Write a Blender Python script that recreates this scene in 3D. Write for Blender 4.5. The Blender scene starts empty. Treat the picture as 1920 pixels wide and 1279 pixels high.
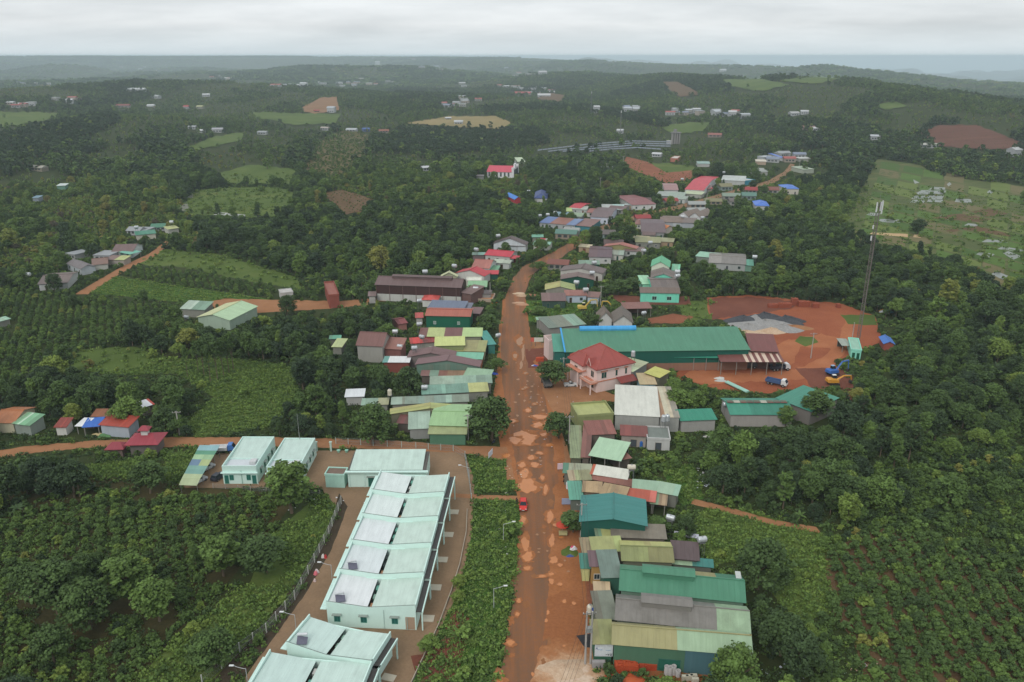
import bpy, bmesh, math, random
import numpy as np
from mathutils import Vector, Matrix
R = math.radians
SC = bpy.context.scene
COL = SC.collection

# ---------------------------------------------------------------- camera, world, sun, exposure
CAM_H, FOC, PITCH, ROLL = 95.0, 1500.0, R(19.62), R(0.0)
cam_d = bpy.data.cameras.new('camera')
cam = bpy.data.objects.new('camera', cam_d)
COL.objects.link(cam)
cam.location = (0, 0, CAM_H)
cam.rotation_euler = (R(90) - PITCH, ROLL, 0)
cam_d.sensor_width = 36.0
cam_d.lens = FOC / 1920 * 36
cam_d.clip_start, cam_d.clip_end = 0.5, 90000
SC.camera = cam

SUN_EL, SUN_AZ = R(42), R(205)
world = bpy.data.worlds.new('World')
SC.world = world
world.use_nodes = True
wn, wl = world.node_tree.nodes, world.node_tree.links
wn.clear()
def wnode(t, **k):
    n = wn.new(t)
    for a, v in k.items(): setattr(n, a, v)
    return n
w_out = wnode('ShaderNodeOutputWorld'); w_bg = wnode('ShaderNodeBackground')
w_bg.inputs['Strength'].default_value = 0.112
sky = wnode('ShaderNodeTexSky', sky_type='NISHITA', sun_disc=False)
sky.sun_elevation, sky.sun_rotation, sky.altitude = SUN_EL, SUN_AZ, 500
tc = wnode('ShaderNodeTexCoord')
sep = wnode('ShaderNodeSeparateXYZ'); wl.new(tc.outputs['Generated'], sep.inputs[0])
# a cloud deck: direction projected on a plane overhead so the layers bunch up towards the horizon
def wmath(op, a, b=None, clamp=False):
    n = wnode('ShaderNodeMath', operation=op); n.use_clamp = clamp
    for i, v in enumerate((a, b)):
        if v is None: continue
        if isinstance(v, (int, float)): n.inputs[i].default_value = v
        else: wl.new(v, n.inputs[i])
    return n.outputs[0]
zc = wmath('ADD', wmath('MAXIMUM', sep.outputs[2], 0.0), 0.15)
cx_ = wmath('DIVIDE', sep.outputs[0], zc); cy_ = wmath('DIVIDE', sep.outputs[1], zc)
cmb = wnode('ShaderNodeCombineXYZ'); wl.new(wmath('MULTIPLY', cx_, 0.8), cmb.inputs[0]); wl.new(cy_, cmb.inputs[1]); cmb.inputs[2].default_value = 4.3
n1 = wnode('ShaderNodeTexNoise'); n1.inputs['Scale'].default_value = 0.9; n1.inputs['Detail'].default_value = 7; n1.inputs['Roughness'].default_value = 0.55
wl.new(cmb.outputs[0], n1.inputs['Vector'])
ramp = wnode('ShaderNodeValToRGB')
ramp.color_ramp.elements[0].position, ramp.color_ramp.elements[0].color = 0.3, (5.5, 5.85, 6.1, 1)
ramp.color_ramp.elements[1].position, ramp.color_ramp.elements[1].color = 0.66, (7.9, 8.2, 8.4, 1)
wl.new(n1.outputs['Fac'], ramp.inputs[0])
# pale haze near the horizon
hz = wmath('SUBTRACT', 1.0, wmath('MULTIPLY', wmath('MAXIMUM', sep.outputs[2], 0.0), 30.0), clamp=True)
mixh = wnode('ShaderNodeMix', data_type='RGBA'); wl.new(wmath('MULTIPLY', hz, 0.75), mixh.inputs[0])
wl.new(ramp.outputs[0], mixh.inputs[6]); mixh.inputs[7].default_value = (5.9, 6.9, 7.45, 1)
zen = wmath('ADD', 1.0, wmath('MULTIPLY', wmath('MAXIMUM', sep.outputs[2], 0.0), 0.35))
vm = wnode('ShaderNodeVectorMath', operation='SCALE'); wl.new(mixh.outputs[2], vm.inputs[0]); wl.new(zen, vm.inputs[3])
mixs = wnode('ShaderNodeMix', data_type='RGBA'); mixs.inputs[0].default_value = 0.93
wl.new(sky.outputs[0], mixs.inputs[6]); wl.new(vm.outputs[0], mixs.inputs[7])
wl.new(mixs.outputs[2], w_bg.inputs['Color']); wl.new(w_bg.outputs[0], w_out.inputs['Surface'])

sun_d = bpy.data.lights.new('sun', 'SUN'); sun_d.energy = 1.5; sun_d.angle = R(25); sun_d.color = (1.0, 0.96, 0.9)
sun = bpy.data.objects.new('sun', sun_d); COL.objects.link(sun)
sun.rotation_euler = (R(90) - SUN_EL, 0, math.pi - SUN_AZ)

SC.view_settings.view_transform = 'Standard'; SC.view_settings.look = 'None'
SC.view_settings.exposure = 0.0; SC.view_settings.gamma = 1.0; SC.view_settings.use_curve_mapping = False
SC.render.engine = 'CYCLES'
SC.cycles.use_denoising = True
SC.cycles.max_bounces = 4; SC.cycles.diffuse_bounces = 3; SC.cycles.glossy_bounces = 2; SC.cycles.volume_bounces = 1
SC.cycles.transmission_bounces = 2; SC.cycles.transparent_max_bounces = 4
SC.cycles.use_light_tree = False
SC.cycles.volume_step_rate = 5

rnd = random.Random(7)
RNG = np.random.default_rng(11)

# ---------------------------------------------------------------- photo pixel <-> place
CP, SP = math.cos(PITCH), math.sin(PITCH)
CR, SR = math.cos(ROLL), math.sin(ROLL)
def ray(px, py):
    a, b = (np.asarray(px, float) - 960) / FOC, (639.5 - np.asarray(py, float)) / FOC
    a, b = a * CR + b * SR, -a * SR + b * CR
    return a, CP + b * SP, -SP + b * CP           # direction (x, y, z)
def project(x, y, z):
    zz = z - CAM_H
    dep = y * CP - zz * SP
    up = y * SP + zz * CP
    dep = np.where(np.abs(dep) < 1e-3, 1e-3, dep)
    a, b = x / dep, up / dep
    a, b = a * CR - b * SR, a * SR + b * CR
    return 960 + a * FOC, 639.5 - b * FOC, dep

def ridge_pts(lst):
    out = []
    for px, py, d in lst:
        py += 8 * FOC / d / 1.2
        dx, dy, dz = ray(px, py); k = d / math.hypot(dx, dy)
        out.append((dx * k, dy * k, min(86, CAM_H + dz * k)))
    return out
RIDGES = [(ridge_pts(l), w) for l, w in [
    ([(1080,158,2600),(1180,142,2700),(1250,133,2500),(1330,140,2200),(1420,146,1950),(1500,140,1850),(1560,143,1700),(1630,157,1500),(1700,171,1380),(1800,193,1230),(1900,222,1110),(1990,250,1050)], 260),
    ([(900,116,6500),(1000,116,6000),(1120,113,5500),(1250,119,5200),(1400,122,5000),(1480,126,4700),(1555,120,4300),(1640,135,4000),(1750,149,3600),(1900,165,3200),(2050,176,3000)], 420),
    ([(-150,104,9500),(150,102,9000),(400,102,9500),(640,105,9000),(760,104,8500),(850,106,8000),(960,108,7500)], 1300),
    ([(430,135,4300),(560,124,4200),(680,123,4000),(800,124,4000),(880,133,4000)], 420),
    ([(-150,168,1800),(-30,166,1900),(130,158,2000),(260,150,2100),(420,152,2100),(540,168,1900)], 300),
    ([(900,152,3100),(1010,135,3000),(1090,134,3000),(1180,144,2800)], 260),
    ([(880,215,1300),(1000,205,1330),(1100,207,1300),(1200,222,1200)], 110),
    ([(-120,285,900),(-40,262,1000),(90,240,1050),(210,216,1230)], 110),
    ([(1000,284,870),(1150,266,930),(1270,262,940)], 90),
    ([(560,248,1080),(640,240,1120),(720,250,1080)], 100),
]]
OCT = [(math.sin(k * 2.1 + 1), math.cos(k * 3.7), 6.28 * rnd.random(), L) for k, L in enumerate((2600, 1700, 1150, 830, 610, 470, 2100, 980))]
def smooth(a, b, x):
    t = np.clip((x - a) / (b - a), 0, 1)
    return t * t * (3 - 2 * t)
def T(x, y):
    """height of the land"""
    x = np.asarray(x, float); y = np.asarray(y, float)
    x, y = np.broadcast_arrays(x, y)
    d = np.hypot(x, y)
    n = np.zeros_like(d)
    for k, (a, b, ph, L) in enumerate(OCT):
        q = math.hypot(a, b); n = n + np.sin((x * a + y * b) / q * 6.283 / L + ph + 1.3 * np.sin((x * b - y * a) / q * 4.1 / L + k)) * (L / 1500) ** 0.8
    amp = smooth(520, 1300, d) * 10 + smooth(1500, 5000, d) * 30 + smooth(5000, 12000, d) * 45
    n = n * 0.3
    z = n * amp - smooth(1500, 5000, d) * 25
    az = np.arctan2(x, np.maximum(y, 1))
    z = z - smooth(5000, 12000, d) * 55
    z = z - smooth(0.1, 0.5, az) * smooth(2600, 9000, d) * 190
    z = z - smooth(0.25, 0.5, az) * smooth(450, 800, d) * (1 - smooth(1000, 1400, d)) * 6
    for pts, w in RIDGES:
        best = np.full(d.shape, 1e9); hz_ = np.zeros_like(d)
        for (x0, y0, z0), (x1, y1, z1) in zip(pts[:-1], pts[1:]):
            ex, ey = x1 - x0, y1 - y0
            t = np.clip(((x - x0) * ex + (y - y0) * ey) / (ex * ex + ey * ey), 0, 1)
            dd = np.hypot(x - x0 - t * ex, y - y0 - t * ey)
            m = dd < best
            best = np.where(m, dd, best); hz_ = np.where(m, z0 + t * (z1 - z0), hz_)
        f = np.exp(-(best / w) ** 2)
        f = np.where(d < 480, 0, f)
        z = z * (1 - f) + f * hz_
    return np.where(d < 430, 0.0, np.minimum(z * smooth(430, 640, d), 90))
def P(px, py, h=0.0):
    """the point at height h above the land that the photo shows at a pixel"""
    dx, dy, dz = (float(v) for v in ray(px, py))
    lo = None
    s = 60.0
    if dz < -1e-6:
        k = (h - CAM_H) / dz
        X, Y = dx * k, dy * k
        if math.hypot(X, Y) < 400: return Vector((X, Y, h))
    ts = np.geomspace(300, 22000, 420) / math.hypot(dx, dy)
    g = CAM_H + dz * ts - (T(dx * ts, dy * ts) + h)
    i = np.argmax(g < 0)
    if g[i] >= 0: i = len(ts) - 1
    if i == 0: i = 1
    a, b = ts[i - 1], ts[i]
    for _ in range(3):
        m = np.linspace(a, b, 40); g = CAM_H + dz * m - (T(dx * m, dy * m) + h)
        i = max(1, int(np.argmax(g < 0))) if (g < 0).any() else 39
        a, b = m[i - 1], m[i]
    return Vector((dx * b, dy * b, CAM_H + dz * b))

# ---------------------------------------------------------------- objects and names
def tag(o, label=None, cat=None, group=None, kind=None):
    if label: o['label'] = label
    if cat: o['category'] = cat
    if group: o['group'] = group
    if kind: o['kind'] = kind
    return o
def empty(name, loc, rz=0.0):
    o = bpy.data.objects.new(name, None); o.location = loc; o.rotation_euler = (0, 0, rz)
    o.empty_display_size = 0.5
    COL.objects.link(o); return o
class MB:
    """collects boxes, bars, tubes and polygons, then links them as one mesh object"""
    def __init__(s): s.v, s.f, s.uv, s.mi = [], [], [], []
    def poly(s, pts, uv=None, mi=0):
        n = len(s.v); s.v += [tuple(p) for p in pts]; s.f.append(tuple(range(n, n + len(pts))))
        s.uv += list(uv) if uv else [(p[0], p[1]) for p in pts]; s.mi.append(mi)
    def hexa(s, b, t, mi=0):
        """b, t: four corners below and above, counter-clockwise from above"""
        q = list(b) + list(t)
        for f in ((3,2,1,0), (4,5,6,7), (0,1,5,4), (1,2,6,5), (2,3,7,6), (3,0,4,7)): s.poly([q[i] for i in f], mi=mi)
    def box(s, x0, x1, y0, y1, z0, z1, mi=0):
        s.hexa([(x0,y0,z0),(x1,y0,z0),(x1,y1,z0),(x0,y1,z0)], [(x0,y0,z1),(x1,y0,z1),(x1,y1,z1),(x0,y1,z1)], mi)
    def bar(s, a, b, w, w2=None, n=4, mi=0, cap=True):
        a, b = Vector(a), Vector(b); d = (b - a)
        if d.length < 1e-6: return
        d.normalize(); r = d.orthogonal().normalized(); q = d.cross(r); w2 = w if w2 is None else w2
        A = [a + (r * math.cos(6.2832 * (i + .5) / n) + q * math.sin(6.2832 * (i + .5) / n)) * w for i in range(n)]
        B = [b + (r * math.cos(6.2832 * (i + .5) / n) + q * math.sin(6.2832 * (i + .5) / n)) * w2 for i in range(n)]
        for i in range(n):
            j = (i + 1) % n; s.poly([A[i], A[j], B[j], B[i]], mi=mi)
        if cap: s.poly(A[::-1], mi=mi); s.poly(B, mi=mi)
    def lathe(s, c, prof, n=12, axis='z', mi=0):
        c = Vector(c); rings = []
        for r, h in prof:
            ring = []
            for i in range(n):
                t = 6.2832 * i / n; a, b = r * math.cos(t), r * math.sin(t)
                ring.append(c + (Vector((a, b, h)) if axis == 'z' else Vector((a, h, b)) if axis == 'y' else Vector((h, a, b))))
            rings.append(ring)
        for k in range(len(rings) - 1):
            for i in range(n):
                j = (i + 1) % n; s.poly([rings[k][i], rings[k][j], rings[k+1][j], rings[k+1][i]], mi=mi)
        s.poly(rings[0][::-1], mi=mi); s.poly(rings[-1], mi=mi)
    def mesh(s, name, mats):
        m = bpy.data.meshes.new(name)
        m.from_pydata(s.v, [], s.f)
        u = m.uv_layers.new(name='UVMap'); u.data.foreach_set('uv', np.array(s.uv, 'f').ravel())
        if not isinstance(mats, (list, tuple)): mats = [mats]
        for x in mats: m.materials.append(x)
        if len(mats) > 1: m.polygons.foreach_set('material_index', s.mi)
        m.update(); return m
    def build(s, name, mats, parent=None, smooth=False):
        if not s.f: return None
        o = bpy.data.objects.new(name, s.mesh(name, mats))
        if smooth: o.data.polygons.foreach_set('use_smooth', [True] * len(o.data.polygons))
        COL.objects.link(o)
        if parent: o.parent = parent
        return o
def copy_thing(root, loc, rz, label=None, scale=None):
    c = root.copy(); COL.objects.link(c); c.location = loc; c.rotation_euler = (0, 0, rz)
    if label: c['label'] = label
    if scale: c.scale = scale
    for ch in root.children:
        d = ch.copy(); COL.objects.link(d); d.parent = c
        for g in ch.children:
            e = g.copy(); COL.objects.link(e); e.parent = d
    return c

# ---------------------------------------------------------------- materials
def lin(c):
    return tuple(((v / 255) / 12.92 if v / 255 <= 0.04045 else ((v / 255 + 0.055) / 1.055) ** 2.4) for v in c)
MATS = {}
def mk(name):
    m = bpy.data.materials.new(name); m.use_nodes = True
    nt = m.node_tree; b = nt.nodes['Principled BSDF']; b.inputs['Specular IOR Level'].default_value = 0.25
    return m, nt, b
def node(nt, t, **k):
    n = nt.nodes.new(t)
    for a, v in k.items(): setattr(n, a, v)
    return n
def noise(nt, vec, scale, detail=4, rough=0.6, sc3=None):
    n = node(nt, 'ShaderNodeTexNoise'); n.inputs['Scale'].default_value = scale; n.inputs['Detail'].default_value = detail; n.inputs['Roughness'].default_value = rough
    if sc3:
        mp = node(nt, 'ShaderNodeMapping'); mp.inputs['Scale'].default_value = sc3; nt.links.new(vec, mp.inputs[0]); vec = mp.outputs[0]
    nt.links.new(vec, n.inputs['Vector']); return n.outputs['Fac']
def rampn(nt, fac, stops):
    r = node(nt, 'ShaderNodeValToRGB'); e = r.color_ramp.elements
    while len(e) < len(stops): e.new(0.5)
    for x, (p, c) in zip(e, stops): x.position = p; x.color = (*c, 1)
    nt.links.new(fac, r.inputs[0]); return r.outputs[0]
def mixc(nt, fac, a, b, blend='MIX'):
    n = node(nt, 'ShaderNodeMix', data_type='RGBA', blend_type=blend)
    for i, v in ((0, fac), (6, a), (7, b)):
        if isinstance(v, (int, float)): n.inputs[i].default_value = v
        elif isinstance(v, tuple): n.inputs[i].default_value = (*v, 1)
        else: nt.links.new(v, n.inputs[i])
    return n.outputs[2]
GAIN = 0.84
def albedo(c, sat=0.97):
    r = lin(c); g = 0.25 * r[0] + 0.6 * r[1] + 0.15 * r[2]
    return tuple(min(0.82, (g + (v - g) * sat) * GAIN) for v in r)
def sheet(c, dirt=0.45):
    """painted or bare corrugated roofing sheet, colour as it looks under the grey sky"""
    key = ('sheet', c, dirt)
    if key in MATS: return MATS[key]
    m, nt, b = mk('roofing_sheet'); a = albedo(c)
    uv = node(nt, 'ShaderNodeUVMap').outputs[0]
    oi = node(nt, 'ShaderNodeObjectInfo')
    st = noise(nt, uv, 1.0, 5, 0.65, (0.9, 0.09, 1)); sp = noise(nt, uv, 0.28, 5, 0.62)
    ru = noise(nt, uv, 0.6, 6, 0.7, (1.6, 0.22, 1))
    dk = tuple(v * 0.55 for v in a); lt = tuple(min(0.84, v * 1.12 + 0.01) for v in a)
    c1 = rampn(nt, st, [(0.3, tuple(v * 0.86 for v in a)), (0.5, a), (0.75, lt)])
    c2 = mixc(nt, rampn(nt, sp, [(0.42, (0, 0, 0)), (0.72, (dirt, dirt, dirt))]), c1, tuple(0.6 * v + 0.4 * w for v, w in zip(dk, (0.09, 0.08, 0.06))))
    c3 = mixc(nt, rampn(nt, ru, [(0.6, (0, 0, 0)), (0.8, (dirt * .8,) * 3)]), c2, (0.12, 0.07, 0.04))
    c3 = mixc(nt, rampn(nt, noise(nt, uv, 0.07, 3, 0.5), [(0.35, (0, 0, 0)), (0.7, (.22 + .3 * dirt,) * 3)]), c3, tuple(v * .72 for v in a))
    nt.links.new(c3, b.inputs['Base Color'])
    b.inputs['Roughness'].default_value = 0.5; b.inputs['Specular IOR Level'].default_value = 0.3
    wv = node(nt, 'ShaderNodeTexWave', bands_direction='X'); wv.inputs['Scale'].default_value = 1.6; nt.links.new(uv, wv.inputs[0])
    bp = node(nt, 'ShaderNodeBump'); bp.inputs['Strength'].default_value = 0.25; bp.inputs['Distance'].default_value = 0.05
    nt.links.new(wv.outputs['Fac'], bp.inputs['Height']); nt.links.new(bp.outputs[0], b.inputs['Normal'])
    MATS[key] = m; return m
def paint(c, dirt=0.3, rough=0.75):
    """painted plaster, concrete, timber or metal with stains"""
    key = ('paint', c, dirt, rough)
    if key in MATS: return MATS[key]
    m, nt, b = mk('stained_paint'); a = albedo(c)
    ob = node(nt, 'ShaderNodeTexCoord').outputs['Object']
    s = noise(nt, ob, 0.8, 5, 0.65, (1, 1, 0.22)); f = noise(nt, ob, 5, 3)
    c1 = mixc(nt, rampn(nt, s, [(0.45, (0, 0, 0)), (0.78, (dirt,) * 3)]), a, tuple(v * 0.42 + 0.015 for v in a))
    c2 = mixc(nt, 0.25, c1, rampn(nt, f, [(0.3, tuple(v * 0.8 for v in a)), (0.7, tuple(min(.85, v * 1.1) for v in a))]))
    nt.links.new(c2, b.inputs['Base Color']); b.inputs['Roughness'].default_value = rough
    MATS[key] = m; return m
def flat(c, rough=0.6, metal=0.0):
    key = ('flat', c, rough, metal)
    if key in MATS: return MATS[key]
    m, nt, b = mk('plain_surface'); a = albedo(c)
    f = noise(nt, node(nt, 'ShaderNodeTexCoord').outputs['Object'], 2.5, 3)
    nt.links.new(rampn(nt, f, [(0.3, tuple(v * 0.85 for v in a)), (0.7, a)]), b.inputs['Base Color'])
    b.inputs['Roughness'].default_value = rough; b.inputs['Metallic'].default_value = metal
    MATS[key] = m; return m
def earth(name, stops, scale=0.15, rough=0.95, stops2=None, scale2=2.0, sc3=None):
    """soil, grass or gravel: two layers of noise between natural colours"""
    m, nt, b = mk(name)
    ob = node(nt, 'ShaderNodeTexCoord').outputs['Object']
    c = rampn(nt, noise(nt, ob, scale, 8, 0.68, sc3), stops)
    if stops2: c = mixc(nt, 0.45, c, rampn(nt, noise(nt, ob, scale2, 6, 0.7), stops2))
    nt.links.new(c, b.inputs['Base Color']); b.inputs['Roughness'].default_value = rough
    b.inputs['Specular IOR Level'].default_value = 0.1
    bp = node(nt, 'ShaderNodeBump'); bp.inputs['Strength'].default_value = 0.5; bp.inputs['Distance'].default_value = 0.12
    nt.links.new(noise(nt, ob, 1.3, 8, 0.7), bp.inputs['Height']); nt.links.new(bp.outputs[0], b.inputs['Normal'])
    return m
def E(name, a, b, c=None, scale=0.15, **k):
    """earth() from colours as they look in the photo"""
    a, b = albedo(a), albedo(b); c = albedo(c) if c else tuple((u + v) / 2 for u, v in zip(a, b))
    return earth(name, [(0.3, a), (0.5, c), (0.7, b)], scale, stops2=[(0.3, a), (0.7, b)], **k)
M_GROUND = E('undergrowth', (40, 52, 26), (72, 74, 40), (52, 66, 32), 0.05)
M_GRASS = E('meadow_grass', (58, 80, 34), (112, 120, 62), (78, 102, 42), 0.03)
M_WEEDS = E('rank_weeds', (52, 84, 32), (84, 112, 44), (64, 98, 36), 0.2)
M_FIELD = E('pale_crop', (88, 106, 58), (134, 140, 84), (112, 124, 70), 0.02)
M_SOIL = E('brown_soil', (84, 64, 44), (120, 98, 70), (100, 78, 54), 0.12)
M_RED = E('red_earth', (116, 68, 50), (160, 106, 78), (138, 84, 60), 0.07)
M_DEEPRED = E('deep_red_earth', (96, 58, 48), (134, 84, 66), (114, 68, 54), 0.06)
M_ORANGE = E('orange_red_earth', (126, 66, 44), (172, 104, 70), (150, 84, 56), 0.06)
M_TRACK = E('orange_track', (142, 98, 66), (172, 126, 90), (156, 110, 76), 0.2)
M_YARD = E('yard_paving', (122, 100, 78), (158, 130, 102), (142, 116, 90), 0.12)
M_PADDY = E('paddy', (56, 78, 36), (120, 112, 76), (76, 94, 46), 0.035, sc3=(1, 2.5, 1))
M_MUDDY = E('puddle_mud', (196, 128, 76), (214, 148, 92), None, 0.3)
M_SAND = E('pale_sand', (172, 140, 112), (212, 188, 162), (192, 164, 136), 0.25)
M_DITCH = E('dark_verge', (58, 50, 42), (84, 72, 58), (70, 62, 48), 0.4)
# ---------------------------------------------------------------- the land, sky haze, roads, fields, water
def polar_ground():
    az = np.concatenate([np.linspace(-180, -44, 24, endpoint=False), np.linspace(-44, 44, 340), np.linspace(44, 180, 25)[1:-1]])
    az = np.radians(az)
    rr = np.concatenate([[5, 30, 60], np.geomspace(80, 21000, 540)])
    A, D = np.meshgrid(az, rr)
    X, Y = D * np.sin(A), D * np.cos(A)
    Z = T(X, Y)
    na, nr = len(az), len(rr)
    V = np.stack([X, Y, Z], -1).reshape(-1, 3)
    i = np.arange(nr - 1)[:, None] * na + np.arange(na)[None, :]
    j = np.arange(nr - 1)[:, None] * na + (np.arange(na)[None, :] + 1) % na
    F = np.stack([i, i + na, j + na, j], -1).reshape(-1, 4)[:, ::-1]
    m = bpy.data.meshes.new('ground')
    V = np.vstack([V, [[0, 0, 0]]]); c = len(V) - 1
    faces = F.tolist() + [(k, (k + 1) % na, c)[::-1] for k in range(na)]
    m.from_pydata(V.tolist(), [], faces)
    m.polygons.foreach_set('use_smooth', [True] * len(m.polygons))
    m.materials.append(M_GROUND)
    o = bpy.data.objects.new('ground', m); COL.objects.link(o); o['kind'] = 'structure'
    return o
# normals of the sheet must face up
ground = polar_ground()
bmg = bmesh.new(); bmg.from_mesh(ground.data)
if sum(f.normal.z for f in list(bmg.faces)[:500]) < 0:
    bmesh.ops.reverse_faces(bmg, faces=bmg.faces[:]); bmg.to_mesh(ground.data)
bmg.free()

# box of air
def haze_box():
    mb = MB(); mb.box(-34000, 34000, -2500, 34000, -420, 104)
    m = bpy.data.materials.new('air'); m.use_nodes = True; nt = m.node_tree; nt.nodes.clear()
    o = node(nt, 'ShaderNodeOutputMaterial'); v = node(nt, 'ShaderNodeVolumePrincipled')
    v.inputs['Density'].default_value = 1.2e-4; v.inputs['Color'].default_value = (0.78, 0.92, 1.0, 1); v.inputs['Anisotropy'].default_value = 0.2
    nt.links.new(v.outputs[0], o.inputs['Volume'])
    m.cycles.homogeneous_volume = True
    b = mb.build('haze', m); b['kind'] = 'stuff'
haze_box()

# land use map: photo pixel polygons -> class grid
GS = 2
GW, GH = 1920 // GS + 200, 1279 // GS + 60      # margin: 100 cells left and right, 60 below
def raster(poly, val, grid):
    p = np.asarray(poly, float); xs = (p[:, 0] / GS) + 100; ys = p[:, 1] / GS
    y0, y1 = int(max(0, ys.min())), int(min(GH - 1, ys.max() + 1))
    n = len(xs)
    for y in range(y0, y1 + 1):
        yc = y + 0.5; hit = []
        for i in range(n):
            j = (i + 1) % n
            if (ys[i] <= yc) != (ys[j] <= yc): hit.append(xs[i] + (yc - ys[i]) / (ys[j] - ys[i]) * (xs[j] - xs[i]))
        hit.sort()
        for a, b in zip(hit[::2], hit[1::2]):
            a, b = max(0, int(a + .5)), min(GW, int(b + .5))
            if b > a: grid[y, a:b] = val
USE = np.zeros((GH, GW), np.uint8)
CLEAR = np.zeros((GH, GW), np.float32)          # depth of the building or road that must stay in view there
CLS = dict(mix=0, forest=1, coffee=2, grass=3, bare=4, rubber=5, weeds=6, crop=7, rows=8, orchard=9, scrub=10, thin=11)
def lookup(grid, px, py, default):
    i = np.floor(np.asarray(py) / GS).astype(int); j = np.floor(np.asarray(px) / GS).astype(int) + 100
    ok = (i >= 0) & (i < GH) & (j >= 0) & (j < GW)
    return np.where(ok, grid[np.clip(i, 0, GH - 1), np.clip(j, 0, GW - 1)], default)
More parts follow.
